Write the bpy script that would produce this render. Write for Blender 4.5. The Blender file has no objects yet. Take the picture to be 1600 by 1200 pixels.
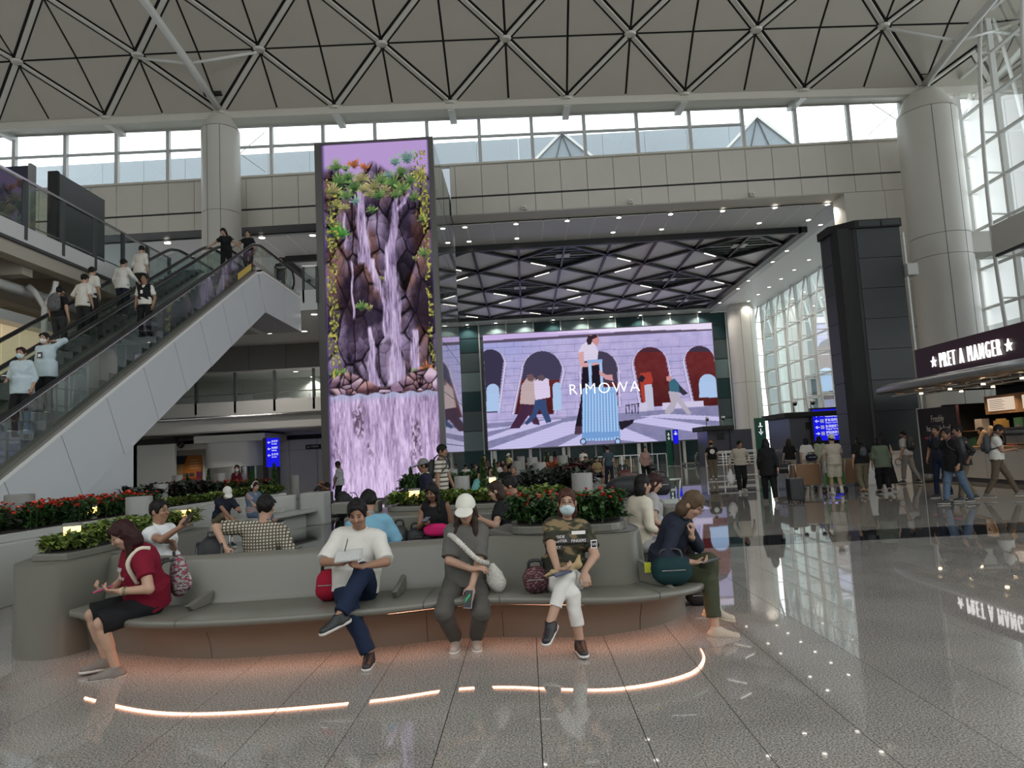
import bpy, math, random
import numpy as np
from mathutils import Vector, Matrix
rng = random.Random(7)
SC = bpy.context.scene
COL = SC.collection
# ---------------------------------------------------------------- camera
F_PX, CAM_H = 1105.0, 1.66
_p, _r, _y = math.atan(109 / 1105.0), math.radians(3.0), math.radians(-0.85)
FWD = np.array([math.sin(_y) * math.cos(_p), math.cos(_y) * math.cos(_p), math.sin(_p)])
_R0 = np.array([math.cos(_y), -math.sin(_y), 0.0]); _U0 = np.cross(_R0, FWD)
RIGHT = math.cos(_r) * _R0 - math.sin(_r) * _U0
UP = math.cos(_r) * _U0 + math.sin(_r) * _R0
CAM = np.array([0.0, 0.0, CAM_H])
cam_data = bpy.data.cameras.new('camera'); cam = bpy.data.objects.new('camera', cam_data); COL.objects.link(cam)
cam_data.sensor_width = 36.0; cam_data.lens = F_PX * 36.0 / 1600.0; cam_data.clip_end = 800; cam_data.clip_start = 0.05
M = Matrix.Identity(4)
for i in range(3):
    M[i][0], M[i][1], M[i][2], M[i][3] = RIGHT[i], UP[i], -FWD[i], CAM[i]
cam.matrix_world = M; SC.camera = cam
# ---------------------------------------------------------------- daylight and exposure
world = bpy.data.worlds.new('overcast_sky'); SC.world = world; world.use_nodes = True
_nt = world.node_tree; _bg = _nt.nodes['Background']
_bg.inputs['Color'].default_value = (0.93, 0.97, 1.0, 1); _bg.inputs['Strength'].default_value = 3.6
SC.view_settings.view_transform = 'Standard'; SC.view_settings.look = 'None'
SC.view_settings.gamma = 1.0; SC.view_settings.use_curve_mapping = False
SC.view_settings.exposure = -0.35
SC.cycles.max_bounces = 7; SC.cycles.diffuse_bounces = 4; SC.cycles.glossy_bounces = 3
SC.cycles.transparent_max_bounces = 16; SC.cycles.transmission_bounces = 3
SC.cycles.caustics_reflective = False; SC.cycles.caustics_refractive = False
SC.cycles.sample_clamp_indirect = 4.0
# ---------------------------------------------------------------- pixel to place
def ray(x, y): return FWD + RIGHT * (x - 800) / F_PX + UP * (600 - y) / F_PX
def uz(x, y, z=0.0):
    d = ray(x, y); return CAM + d * (z - CAM_H) / d[2]
def uy(x, y, Y):
    d = ray(x, y); return CAM + d * Y / d[1]
def ux(x, y, X):
    d = ray(x, y); return CAM + d * X / d[0]
def proj(P):
    v = np.asarray(P, float) - CAM; d = v @ FWD
    return 800 + F_PX * (v @ RIGHT) / d, 600 - F_PX * (v @ UP) / d
# ---------------------------------------------------------------- materials
_mats = {}
def mat(name, col, rough=0.5, metal=0.0, var=0.06, scale=18.0, emit=None, estr=0.0, spec=0.5, alpha=None, bump=0.0, coat=0.0, sheen=0.0):
    if name in _mats: return _mats[name]
    m = bpy.data.materials.new(name); m.use_nodes = True; nt = m.node_tree; b = nt.nodes['Principled BSDF']
    b.inputs['Roughness'].default_value = rough; b.inputs['Metallic'].default_value = metal
    b.inputs['Specular IOR Level'].default_value = spec; b.inputs['Coat Weight'].default_value = coat
    b.inputs['Sheen Weight'].default_value = sheen
    tc = nt.nodes.new('ShaderNodeTexCoord'); nz = nt.nodes.new('ShaderNodeTexNoise')
    nz.inputs['Scale'].default_value = scale; nz.inputs['Detail'].default_value = 3
    nt.links.new(tc.outputs['Object'], nz.inputs['Vector'])
    mx = nt.nodes.new('ShaderNodeMix'); mx.data_type = 'RGBA'
    mx.inputs[6].default_value = tuple(c * (1 - var) for c in col[:3]) + (1,)
    mx.inputs[7].default_value = tuple(min(1, c * (1 + var)) for c in col[:3]) + (1,)
    nt.links.new(nz.outputs['Fac'], mx.inputs[0]); nt.links.new(mx.outputs[2], b.inputs['Base Color'])
    if emit is not None:
        b.inputs['Emission Color'].default_value = tuple(emit[:3]) + (1,); b.inputs['Emission Strength'].default_value = estr
    if bump:
        bp = nt.nodes.new('ShaderNodeBump'); bp.inputs['Strength'].default_value = bump; bp.inputs['Distance'].default_value = 0.02
        nt.links.new(nz.outputs['Fac'], bp.inputs['Height']); nt.links.new(bp.outputs['Normal'], b.inputs['Normal'])
    _mats[name] = m; return m
def srgb(r, g, b):
    f = lambda c: ((c / 255.0) / 12.92) if c / 255.0 <= 0.04045 else (((c / 255.0) + 0.055) / 1.055) ** 2.4
    return (f(r), f(g), f(b))
def glass_mat(name, tint=(0.92, 0.97, 0.95), refl=0.12, rough=0.0):
    if name in _mats: return _mats[name]
    m = bpy.data.materials.new(name); m.use_nodes = True; nt = m.node_tree; nt.nodes.clear()
    out = nt.nodes.new('ShaderNodeOutputMaterial'); mix = nt.nodes.new('ShaderNodeMixShader')
    tr = nt.nodes.new('ShaderNodeBsdfTransparent'); gl = nt.nodes.new('ShaderNodeBsdfGlossy')
    nz = nt.nodes.new('ShaderNodeTexNoise'); nz.inputs['Scale'].default_value = 0.6
    tr.inputs['Color'].default_value = tuple(tint) + (1,); gl.inputs['Roughness'].default_value = rough
    gl.inputs['Color'].default_value = (0.95, 0.98, 0.97, 1)
    lw = nt.nodes.new('ShaderNodeLayerWeight'); lw.inputs['Blend'].default_value = 0.25
    mr = nt.nodes.new('ShaderNodeMath'); mr.operation = 'MULTIPLY_ADD'; mr.inputs[1].default_value = 0.8; mr.inputs[2].default_value = refl * 0.5
    nt.links.new(lw.outputs['Fresnel'], mr.inputs[0]); nt.links.new(mr.outputs[0], mix.inputs[0])
    nt.links.new(tr.outputs[0], mix.inputs[1]); nt.links.new(gl.outputs[0], mix.inputs[2]); nt.links.new(mix.outputs[0], out.inputs[0])
    _mats[name] = m; return m
def emit_mat(name, col, strength):
    if name in _mats: return _mats[name]
    m = bpy.data.materials.new(name); m.use_nodes = True; nt = m.node_tree; nt.nodes.clear()
    out = nt.nodes.new('ShaderNodeOutputMaterial'); e = nt.nodes.new('ShaderNodeEmission')
    e.inputs[0].default_value = tuple(col) + (1,); e.inputs[1].default_value = strength
    nt.links.new(e.outputs[0], out.inputs[0]); _mats[name] = m; return m
# ---------------------------------------------------------------- objects
def tag(o, label=None, cat=None, group=None, kind=None):
    if label: o['label'] = label
    if cat: o['category'] = cat
    if group: o['group'] = group
    if kind: o['kind'] = kind
    return o
def obj(name, me, m=None, parent=None, loc=None, rz=None):
    o = bpy.data.objects.new(name, me); COL.objects.link(o)
    if m is not None and me is not None and len(me.materials) == 0: me.materials.append(m)
    if parent is not None: o.parent = parent
    if loc is not None: o.location = loc
    if rz is not None: o.rotation_euler = (0, 0, rz)
    return o
def empty(name, loc=(0, 0, 0), rz=0.0, parent=None):
    o = bpy.data.objects.new(name, None); COL.objects.link(o); o.location = loc; o.rotation_euler = (0, 0, rz)
    o.empty_display_size = 0.1
    if parent is not None: o.parent = parent
    return o
def thing(name, label, cat, loc=(0, 0, 0), rz=0.0, group=None):
    return tag(empty(name, loc, rz), label, cat, group)
def copy_tree(o, parent=None):
    c = o.copy(); COL.objects.link(c); c.parent = parent
    for ch in list(o.children): copy_tree(ch, c)
    return c
def fast_mesh(name, V, Fq, smooth=False):
    V = np.asarray(V, np.float32).reshape(-1, 3); me = bpy.data.meshes.new(name)
    Fq = np.asarray(Fq, np.int32); n = Fq.shape[1]
    me.vertices.add(len(V)); me.vertices.foreach_set('co', V.ravel())
    me.loops.add(Fq.size); me.loops.foreach_set('vertex_index', Fq.ravel())
    me.polygons.add(len(Fq)); me.polygons.foreach_set('loop_start', np.arange(0, Fq.size, n, dtype=np.int32))
    if smooth: me.polygons.foreach_set('use_smooth', np.ones(len(Fq), bool))
    me.update(calc_edges=True); return me
class MB:
    """collects shapes that belong to one part"""
    def __init__(s): s.v = []; s.f = []; s.mi = []; s.cur = 0
    def add(s, vs, fs):
        n = len(s.v); s.v += [tuple(map(float, v)) for v in vs]; s.f += [tuple(n + i for i in f) for f in fs]; s.mi += [s.cur] * len(fs); return s
    def bx(s, x0, x1, y0, y1, z0, z1):
        return s.add([(x0, y0, z0), (x1, y0, z0), (x1, y1, z0), (x0, y1, z0), (x0, y0, z1), (x1, y0, z1), (x1, y1, z1), (x0, y1, z1)],
                     [(0, 3, 2, 1), (4, 5, 6, 7), (0, 1, 5, 4), (1, 2, 6, 5), (2, 3, 7, 6), (3, 0, 4, 7)])
    def bar(s, a, b, w, h, up=(0, 0, 1)):
        a, b = Vector(a), Vector(b); d = (b - a).normalized(); u = Vector(up); r = d.cross(u)
        if r.length < 1e-4: r = d.cross(Vector((1, 0, 0)))
        r.normalize(); u = r.cross(d); r *= w / 2; u *= h / 2
        return s.add([a - r - u, a + r - u, a + r + u, a - r + u, b - r - u, b + r - u, b + r + u, b - r + u],
                     [(0, 1, 2, 3), (7, 6, 5, 4), (0, 4, 5, 1), (1, 5, 6, 2), (2, 6, 7, 3), (3, 7, 4, 0)])
    def cone(s, a, b, ra, rb, n=16, cap=True):
        a, b = Vector(a), Vector(b); d = (b - a).normalized(); r = d.cross(Vector((0, 0, 1)))
        if r.length < 1e-4: r = Vector((1, 0, 0))
        r.normalize(); u = r.cross(d); vs = []
        for c, rad in ((a, ra), (b, rb)):
            for i in range(n):
                t = 2 * math.pi * i / n; vs.append(c + r * (rad * math.cos(t)) + u * (rad * math.sin(t)))
        fs = [(i, (i + 1) % n, n + (i + 1) % n, n + i) for i in range(n)]
        if cap: fs += [tuple(range(n))[::-1], tuple(range(n, 2 * n))]
        return s.add(vs, fs)
    def tube(s, pts, r, n=8, closed=False):
        pts = [Vector(p) for p in pts]; m = len(pts); rings = []; prev = None
        for i, p in enumerate(pts):
            if closed: d = pts[(i + 1) % m] - pts[i - 1]
            else: d = pts[min(i + 1, m - 1)] - pts[max(i - 1, 0)]
            d.normalize()
            if prev is None:
                q = d.cross(Vector((0, 0, 1)))
                if q.length < 1e-3: q = d.cross(Vector((1, 0, 0)))
            else: q = prev - d * prev.dot(d)
            q.normalize(); prev = q; w = d.cross(q); rr = r[i] if isinstance(r, (list, tuple)) else r
            rings.append([p + q * (rr * math.cos(2 * math.pi * k / n)) + w * (rr * math.sin(2 * math.pi * k / n)) for k in range(n)])
        vs = [v for g in rings for v in g]; fs = []
        for i in range(m if closed else m - 1):
            j = (i + 1) % m
            for k in range(n): fs.append((i * n + k, i * n + (k + 1) % n, j * n + (k + 1) % n, j * n + k))
        if not closed: fs += [tuple(range(n))[::-1], tuple((m - 1) * n + k for k in range(n))]
        return s.add(vs, fs)
    def lathe(s, prof, c=(0, 0, 0), n=24):
        vs = []; m = len(prof)
        for k in range(n):
            t = 2 * math.pi * k / n
            for r, z in prof: vs.append((c[0] + r * math.cos(t), c[1] + r * math.sin(t), c[2] + z))
        fs = [(k * m + i, ((k + 1) % n) * m + i, ((k + 1) % n) * m + i + 1, k * m + i + 1) for k in range(n) for i in range(m - 1)]
        return s.add(vs, fs)
    def prism(s, poly, z0, z1):
        n = len(poly); vs = [(p[0], p[1], z0) for p in poly] + [(p[0], p[1], z1) for p in poly]
        return s.add(vs, [tuple(range(n))[::-1], tuple(range(n, 2 * n))] + [(i, (i + 1) % n, n + (i + 1) % n, n + i) for i in range(n)])
    def ell(s, c, r, nu=12, nv=8):
        vs = []; fs = []
        for j in range(nv + 1):
            ph = math.pi * j / nv
            for i in range(nu):
                t = 2 * math.pi * i / nu
                vs.append((c[0] + r[0] * math.sin(ph) * math.cos(t), c[1] + r[1] * math.sin(ph) * math.sin(t), c[2] + r[2] * math.cos(ph)))
        for j in range(nv):
            for i in range(nu): fs.append((j * nu + i, (j + 1) * nu + i, (j + 1) * nu + (i + 1) % nu, j * nu + (i + 1) % nu))
        return s.add(vs, fs)
    def loft(s, rows, closed=False, cap=False):
        m = len(rows[0]); vs = [v for r in rows for v in r]; fs = []
        for j in range(len(rows) - 1):
            for i in range(m if closed else m - 1):
                fs.append((j * m + i, j * m + (i + 1) % m, (j + 1) * m + (i + 1) % m, (j + 1) * m + i))
        if cap: fs += [tuple(range(m))[::-1], tuple((len(rows) - 1) * m + i for i in range(m))]
        return s.add(vs, fs)
    def mesh(s, name, smooth=False):
        me = bpy.data.meshes.new(name); me.from_pydata(s.v, [], s.f)
        if smooth: me.polygons.foreach_set('use_smooth', np.ones(len(s.f), bool))
        me.update(); return me
    def build(s, name, m, parent=None, smooth=False, bevel=0.0, loc=None, rz=None, auto=None):
        me = s.mesh(name, smooth); ms = m if isinstance(m, (list, tuple)) else [m]
        for q in ms: me.materials.append(q)
        if len(ms) > 1: me.polygons.foreach_set('material_index', np.array(s.mi, np.int32))
        o = obj(name, me, None, parent, loc, rz)
        if bevel:
            b = o.modifiers.new('bevel', 'BEVEL'); b.width = bevel; b.segments = 2; b.limit_method = 'ANGLE'; b.angle_limit = 0.6
        if auto: me.set_sharp_from_angle(angle=auto)
        return o
def rounded(poly, r, n=5):
    """round the corners of a 2-D polygon"""
    out = []; m = len(poly)
    for i in range(m):
        p0, p, p1 = (Vector((poly[j % m][0], poly[j % m][1], 0)) for j in (i - 1, i, i + 1))
        a, b = p + (p0 - p).normalized() * min(r, (p0 - p).length / 2), p + (p1 - p).normalized() * min(r, (p1 - p).length / 2)
        for k in range(n + 1):
            t = k / n; q = a * (1 - t) ** 2 + p * 2 * t * (1 - t) + b * t * t; out.append((q.x, q.y))
    return out
def catmull(pts, n=8, closed=False):
    pts = [np.array(p, float) for p in pts]; m = len(pts); out = []
    for i in range(m if closed else m - 1):
        g = lambda j: pts[j % m] if closed else pts[max(0, min(m - 1, j))]
        p0, p1, p2, p3 = g(i - 1), g(i), g(i + 1), g(i + 2)
        for k in range(n):
            t = k / n; out.append(0.5 * ((2 * p1) + (-p0 + p2) * t + (2 * p0 - 5 * p1 + 4 * p2 - p3) * t * t + (-p0 + 3 * p1 - 3 * p2 + p3) * t ** 3))
    if not closed: out.append(pts[-1])
    return out
def text_part(name, s, size, m, parent=None, loc=(0, 0, 0), rot=(math.pi / 2, 0, 0), ext=0.004, align='LEFT', sx=1.0, bold=0.0, space=1.0):
    cu = bpy.data.curves.new(name, 'FONT'); cu.body = s; cu.size = size; cu.extrude = ext; cu.align_x = align; cu.offset = bold
    cu.resolution_u = 3
    if space != 1.0: cu.space_character = space
    tmp = bpy.data.objects.new(name, cu); COL.objects.link(tmp)
    me = bpy.data.meshes.new_from_object(tmp.evaluated_get(bpy.context.evaluated_depsgraph_get())); bpy.data.objects.remove(tmp); bpy.data.curves.remove(cu)
    me.name = name; me.materials.clear(); me.materials.append(m)
    o = bpy.data.objects.new(name, me); COL.objects.link(o)
    o.location = loc; o.rotation_euler = rot; o.scale = (sx, 1, 1)
    if parent is not None: o.parent = parent
    return o
# ================================================================ surfaces
def granite(name, c0, c1, c2, seams=False, rough=0.022, bw=0.6):
    m = bpy.data.materials.new(name); m.use_nodes = True; nt = m.node_tree; b = nt.nodes['Principled BSDF']; L = nt.links
    b.inputs['Roughness'].default_value = rough; b.inputs['Specular IOR Level'].default_value = 0.72
    geo = nt.nodes.new('ShaderNodeNewGeometry')
    n1 = nt.nodes.new('ShaderNodeTexNoise'); n1.inputs['Scale'].default_value = 82; n1.inputs['Detail'].default_value = 4; n1.inputs['Roughness'].default_value = 0.75
    n2 = nt.nodes.new('ShaderNodeTexNoise'); n2.inputs['Scale'].default_value = 1.1; n2.inputs['Detail'].default_value = 2
    vo = nt.nodes.new('ShaderNodeTexVoronoi'); vo.inputs['Scale'].default_value = 1.0 / bw; vo.distance = 'CHEBYCHEV'; vo.inputs['Randomness'].default_value = 0.0
    for n in (n1, n2, vo): L.new(geo.outputs['Position'], n.inputs['Vector'])
    cr = nt.nodes.new('ShaderNodeValToRGB'); e = cr.color_ramp.elements
    e[0].position = 0.36; e[0].color = c0 + (1,); e[1].position = 0.64; e[1].color = c2 + (1,)
    k = e.new(0.5); k.color = c1 + (1,)
    L.new(n1.outputs['Fac'], cr.inputs[0])
    mx = nt.nodes.new('ShaderNodeMix'); mx.data_type = 'RGBA'; mx.blend_type = 'MULTIPLY'; mx.inputs[0].default_value = 1.0
    r2 = nt.nodes.new('ShaderNodeMapRange'); r2.inputs['From Min'].default_value = 0.3; r2.inputs['From Max'].default_value = 0.7
    r2.inputs['To Min'].default_value = 0.86; r2.inputs['To Max'].default_value = 1.08
    L.new(n2.outputs['Fac'], r2.inputs[0]); L.new(cr.outputs[0], mx.inputs[6]); L.new(r2.outputs[0], mx.inputs[7])
    last = mx.outputs[2]
    if seams:
        gt = nt.nodes.new('ShaderNodeMath'); gt.operation = 'GREATER_THAN'; gt.inputs[1].default_value = 0.4945
        L.new(vo.outputs['Distance'], gt.inputs[0])
        m2 = nt.nodes.new('ShaderNodeMix'); m2.data_type = 'RGBA'; L.new(gt.outputs[0], m2.inputs[0]); L.new(last, m2.inputs[6]); m2.inputs[7].default_value = (0.07, 0.066, 0.06, 1); last = m2.outputs[2]
    L.new(last, b.inputs['Base Color']); return m
M_GRAN = granite('grey_granite', (0.06, 0.056, 0.050), (0.29, 0.272, 0.245), (0.56, 0.525, 0.475))
M_GRANS = granite('grey_granite_far', (0.06, 0.056, 0.050), (0.29, 0.272, 0.245), (0.56, 0.525, 0.475), seams=True)
M_BLACKGR = granite('black_granite', (0.008, 0.009, 0.011), (0.02, 0.022, 0.026), (0.05, 0.052, 0.06), seams=True)
M_GROUT = mat('grout', (0.035, 0.033, 0.03), 0.8)
M_WHITE = mat('white_panel', (0.62, 0.595, 0.53), 0.45, var=0.03, scale=1.5)
M_WHITE2 = mat('pale_panel', (0.60, 0.60, 0.585), 0.4, var=0.03, scale=1.2)
M_ROOF = mat('roof_panel', (0.45, 0.42, 0.36), 0.55, var=0.05, scale=0.8)
M_BEAM = mat('roof_beam', (0.60, 0.58, 0.52), 0.5)
M_BLACK = mat('black_gap', (0.01, 0.01, 0.01), 0.7)
M_STEEL = mat('white_steel', (0.68, 0.68, 0.65), 0.4, var=0.03)
M_COL = mat('column_cladding', (0.58, 0.56, 0.51), 0.42, var=0.03, scale=1.0)
M_MULL = mat('mullion_grey', (0.55, 0.56, 0.55), 0.4)
M_GLASS = glass_mat('clear_glass', (0.93, 0.97, 0.97), 0.06)
M_GREENG = glass_mat('green_glass', (0.78, 0.90, 0.87), 0.10)
M_RAILG = glass_mat('rail_glass', (0.76, 0.85, 0.83), 0.16)
M_DGREY = mat('dark_grey', (0.05, 0.052, 0.055), 0.4)
M_MGREY = mat('mid_grey', (0.22, 0.22, 0.215), 0.45)
M_CHROME = mat('brushed_steel', (0.6, 0.6, 0.6), 0.25, metal=1.0)
M_RUBBER = mat('black_rubber', (0.012, 0.012, 0.013), 0.35)
M_LED = emit_mat('downlight_glow', (1.0, 0.95, 0.85), 9.0)
def S(o, label=None, cat=None): return tag(o, label, cat, kind='structure')

# ---------------------------------------------------------------- floor
TS, TX0, TY0 = 0.6, -9.0, 2.4
tiles = []
for j in range(20):
    for i in range(30):
        x, y = TX0 + i * TS, TY0 + j * TS
        vis = False
        for cx, cy in ((0.1, 0.1), (0.5, 0.1), (0.1, 0.5), (0.5, 0.5)):
            u, v = proj((x + cx, y + cy, 0)) if y + cy > 0.5 else (-1, -1)
            vis = vis or (0 <= u <= 1600 and 0 <= v <= 1200)
        if vis: tiles.append((x, y, j))
tiles = [t for t in tiles if t[2] <= 13][:300]
t_set = {(round(x, 2), round(y, 2)) for x, y, _ in tiles}
mb = MB(); YB = TY0 + 14 * TS
mb.bx(-40, 40, -14, TY0, -0.3, 0); mb.bx(-40, 40, YB, 80, -0.3, 0)
mb.bx(-40, TX0, TY0, YB, -0.3, 0); mb.bx(TX0 + 30 * TS, 40, TY0, YB, -0.3, 0)
floor = S(mb.build('floor', M_GRANS), 'polished speckled grey granite floor of the arrivals hall', 'floor')
mb = MB(); mb.bx(TX0, TX0 + 30 * TS, TY0, YB, -0.3, -0.006); mb.build('grout_bed', M_GROUT, floor)
g = 0.003
tile_me = MB().bx(g, TS - g, g, TS - g, -0.02, 0.0).mesh('tile'); tile_me.materials.append(M_GRAN)
mb = MB()
for j in range(14):
    for i in range(30):
        x, y = TX0 + i * TS, TY0 + j * TS
        if (round(x, 2), round(y, 2)) in t_set: obj('tile', tile_me, None, floor, (x, y, 0))
        else: mb.bx(x + g, x + TS - g, y + g, y + TS - g, -0.02, 0)
tag(mb.build('outer_tiles', M_GRAN, floor), kind='stuff')
mb = MB(); mb.bx(2.7, 40, 11.55, 12.75, 0, 0.0015); mb.build('dark_band', M_BLACKGR, floor)
mb = MB(); mb.bx(-3.2, 40, 23.6, 25.0, 0, 0.0015); mb.build('dark_band', M_BLACKGR, floor)
mb = MB(); mb.bx(-5.6, -3.0, 13.0, 27.0, 0, 0.0015); mb.build('dark_band', M_BLACKGR, floor)

# ---------------------------------------------------------------- vaulted roof with triangular panels
NROW = 13
ROWYZ = [(35.0, 0.0)]; _a = 36.4
for r in range(NROW):
    y, z = ROWYZ[-1]; ROWYZ.append((y - 3.1 * math.cos(math.radians(_a)), z + 3.1 * math.sin(math.radians(_a)))); _a -= 5.8
def rnode(i, r):
    y, z = ROWYZ[r]
    return np.array([-20.93 + 6.0 * i, y - .033 * i - .003 * i * i, 20.24 - .076 * i - .0134 * i * i + z])
ceiling = S(empty('ceiling'), 'pale vaulted roof of triangular panels between diagonal ribs', 'ceiling')
back = MB(); panels_far = MB(); beams_far = MB(); DN = np.array([0, 0, -1.0])
I0, I1 = -3, 8
def tri_panel(a, b, c, near, w=(0.09, 0.09, 0.09)):
    P = [np.array(p, float) for p in (a, b, c)]; n = np.cross(P[1] - P[0], P[2] - P[0]); n /= np.linalg.norm(n)
    if n[2] > 0: n = -n
    # inset every edge by its own width
    q = []
    lines = []
    for k in range(3):
        p0, p1 = P[k], P[(k + 1) % 3]; d = (p1 - p0) / np.linalg.norm(p1 - p0); inn = np.cross(n, d)
        if np.dot(P[(k + 2) % 3] - p0, inn) < 0: inn = -inn
        lines.append((p0 + inn * w[k], d))
    for k in range(3):
        (p, d), (p2, d2) = lines[k - 1], lines[k]; A = np.stack([d, -d2], 1)
        t = np.linalg.lstsq(A, p2 - p, rcond=None)[0]; q.append(p + d * t[0])
    v = [x + n * 0.07 for x in q] + [x + n * 0.02 for x in q]
    f = [(0, 1, 2), (5, 4, 3), (0, 3, 4, 1), (1, 4, 5, 2), (2, 5, 3, 0)]
    if near: MB().add(v, f).build('panel', M_ROOF, ceiling)
    else: panels_far.add(v, f)
def rib(a, b, near):
    a, b = np.array(a), np.array(b); d = (b - a) / np.linalg.norm(b - a); a2, b2 = a + d * 0.24 + DN * 0.055, b - d * 0.24 + DN * 0.055
    if near: MB().bar(a2, b2, 0.22, 0.08).build('rib', M_BEAM, ceiling)
    else: beams_far.bar(a2, b2, 0.22, 0.08)
WB, WJ = 0.22, 0.055
for r in range(NROW):
    near = r <= 2
    for k in range(I0 * 2, I1 * 2 + 1):
        if (k + r) % 2: continue
        i = k / 2.0; ok = near and -0.9 <= i <= 8
        A, B1, B0 = rnode(i, r), rnode(i + .5, r + 1), rnode(i - .5, r + 1)
        rib(A, B1, ok); rib(A, B0, ok)
        # triangle standing on row r between A and its right neighbour, apex in row r+1
        A2 = rnode(i + 1, r); mid = (A + A2) / 2
        tri_panel(A, mid, B1, ok, (WJ, WJ, WB)); tri_panel(mid, A2, B1, ok, (WJ, WB, WJ))
        # triangle hanging from row r+1 between B0 and B1, apex A
        mid = (B0 + B1) / 2
        tri_panel(B0, mid, A, ok, (WJ, WJ, WB)); tri_panel(mid, B1, A, ok, (WJ, WB, WJ))
        if ok: 
            MB().cone(A + DN * 0.03, A + DN * 0.13, 0.3, 0.24, 10).build('node_cover', M_BEAM, ceiling)
    rowA = [rnode(i / 2, r) for i in range(I0 * 2 - 1, I1 * 2 + 3)]; rowB = [rnode(i / 2, r + 1) for i in range(I0 * 2 - 1, I1 * 2 + 3)]
    back.loft([[tuple(p + np.array([0, 0, 0.02])) for p in rowA], [tuple(p + np.array([0, 0, 0.02])) for p in rowB]])
back.build('roof_lining', M_BLACK, ceiling)
tag(panels_far.build('far_panels', M_ROOF, ceiling), kind='stuff'); tag(beams_far.build('far_ribs', M_BEAM, ceiling), kind='stuff')
# edge girder and soffit strip that runs from the roof edge to the clerestory head
WY = 36.5
def zhead(X): return 20.24 - (X + 20.93) * 0.0215 - 0.22
mb = MB(); xs = np.linspace(-36, 26, 32)
def zA(X):
    i = (X + 20.93) / 6.0; return 20.24 - .076 * i - .0134 * i * i
def yA(X):
    i = (X + 20.93) / 6.0; return 35.0 - .033 * i - .003 * i * i
mb.loft([[(x, yA(x) - .06, zA(x) + .3), (x, yA(x) - .06, zA(x) - .4), (x, yA(x) + .2, zA(x) - .4), (x, yA(x) + .2, zA(x) + .3)] for x in xs], closed=True, cap=True)
mb.build('edge_girder', M_BEAM, ceiling)
mb = MB(); mb.loft([[(x, yA(x) + .1, zA(x) - 0.1) for x in xs], [(x, WY + .12, zhead(x) + 0.12) for x in xs]]); mb.build('eaves_soffit', M_BEAM, ceiling)
for i in range(-1, 8):
    p = rnode(i, 0); MB().bar(p + np.array([0, 0, -.3]), (p[0], WY, zhead(p[0]) - 0.0), 0.35, 0.3).build('eaves_bracket', M_STEEL, ceiling)

# ---------------------------------------------------------------- clerestory window band above the portal wall
win1 = S(empty('window_1'), 'long clerestory window band above the white panelled wall', 'window')
ZS = 17.2; MX = [-24.07 + 2.81 * k for k in range(-4, 17)]
for k, x in enumerate(MX): MB().bx(x - .09, x + .09, WY - .12, WY + .12, ZS, zhead(x) + .1).build('mullion', M_MULL, win1)
ZT = lambda x: ZS + (zhead(x) - ZS) * 0.62
for k in range(len(MX) - 1):
    x0, x1 = MX[k] + .09, MX[k + 1] - .09; tr = MX[k] < 12
    q = MB()
    zs = [(ZS, ZT(x0), ZT(x1)), (ZT(x0), zhead(x0), zhead(x1))] if tr else [(ZS, zhead(x0), zhead(x1))]
    for n_, (zb, za, zc) in enumerate(zs):
        zb1 = ZS if n_ == 0 else ZT(x1)
        MB().add([(x0, WY, zb), (x1, WY, zb1), (x1, WY, zc), (x0, WY, za)], [(0, 1, 2, 3)]).build('pane', M_GLASS, win1)
    if tr: MB().bar((x0, WY - .02, ZT(x0)), (x1, WY - .02, ZT(x1)), .16, .1).build('transom', M_MULL, win1)
for x0 in (-15.8, 18.8):
    for a, b in ((0, 1), (1, 0)):
        x1 = x0 + 2.7; MB().tube([(x0, WY - .3, ZS + .1 + a * 2.2), (x1, WY - .3, ZS + .1 + b * 2.2)], 0.02, 6).build('brace_rod', M_MULL, win1)
mb = MB(); mb.loft([[(x, WY - .15, zhead(x)) for x in xs], [(x, WY - .15, zhead(x) + .2) for x in xs]]); mb.build('head_rail', M_MULL, win1)
MB().bx(-36, 22.6, WY - .2, WY + .2, ZS - .1, ZS).build('sill', M_WHITE, win1)

# ---------------------------------------------------------------- portal wall: fascia panels and right jamb
ZSOF, ZJ, PXR = 14.42, 15.37, 17.47
TWX0, TWX1, TWY0, TWY1, TWZ = -8.47, -3.31, 29.35, 38.3, 15.5
wallb = S(empty('wall_back'), 'white panelled wall above the wide portal under the clerestory', 'wall')
for a, b in ((-36, TWX0 - .02), (TWX1 + .02, 22.6)):
    MB().bx(a, b, WY + .06, WY + 1.3, ZSOF, ZS - .1).build('wall_core', M_DGREY, wallb)
def panel_set(x0, x1, z0, z1, y, parent, w=1.405, ph=0.0, m=M_WHITE, gp=.012, th=.06, origin=-24.07):
    k0 = math.floor((x0 - origin) / w); k1 = math.ceil((x1 - origin) / w)
    for k in range(k0, k1):
        a, b = max(x0, origin + k * w), min(x1, origin + (k + 1) * w)
        if b - a < .05: continue
        MB().bx(a + gp, b - gp, y - th, y + .02, z0 + gp, z1 - gp).build('panel', m, parent)
for a, b in ((-30, TWX0 - .02), (TWX1 + .02, 22.4)):
    panel_set(a, b, ZJ + .04, ZS - .1, WY, wallb)
    panel_set(a, min(b, 22.4), ZSOF, ZJ - .04, WY, wallb)
MB().bx(PXR + .04, 22.6, WY + .06, WY + 1.3, 0, ZSOF).build('jamb_core', M_DGREY, wallb)
zz = [0, 2.3, 4.7, 7.1, 9.5, 11.9, ZSOF]
for a, b in zip(zz[:-1], zz[1:]):
    panel_set(PXR, 22.4, a, b, WY, wallb, w=2.1, origin=PXR)
    MB().bx(PXR - .02, PXR + .05, WY - .05, WY + 1.3, a + .012, b - .012).build('panel', M_WHITE, wallb)
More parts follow.
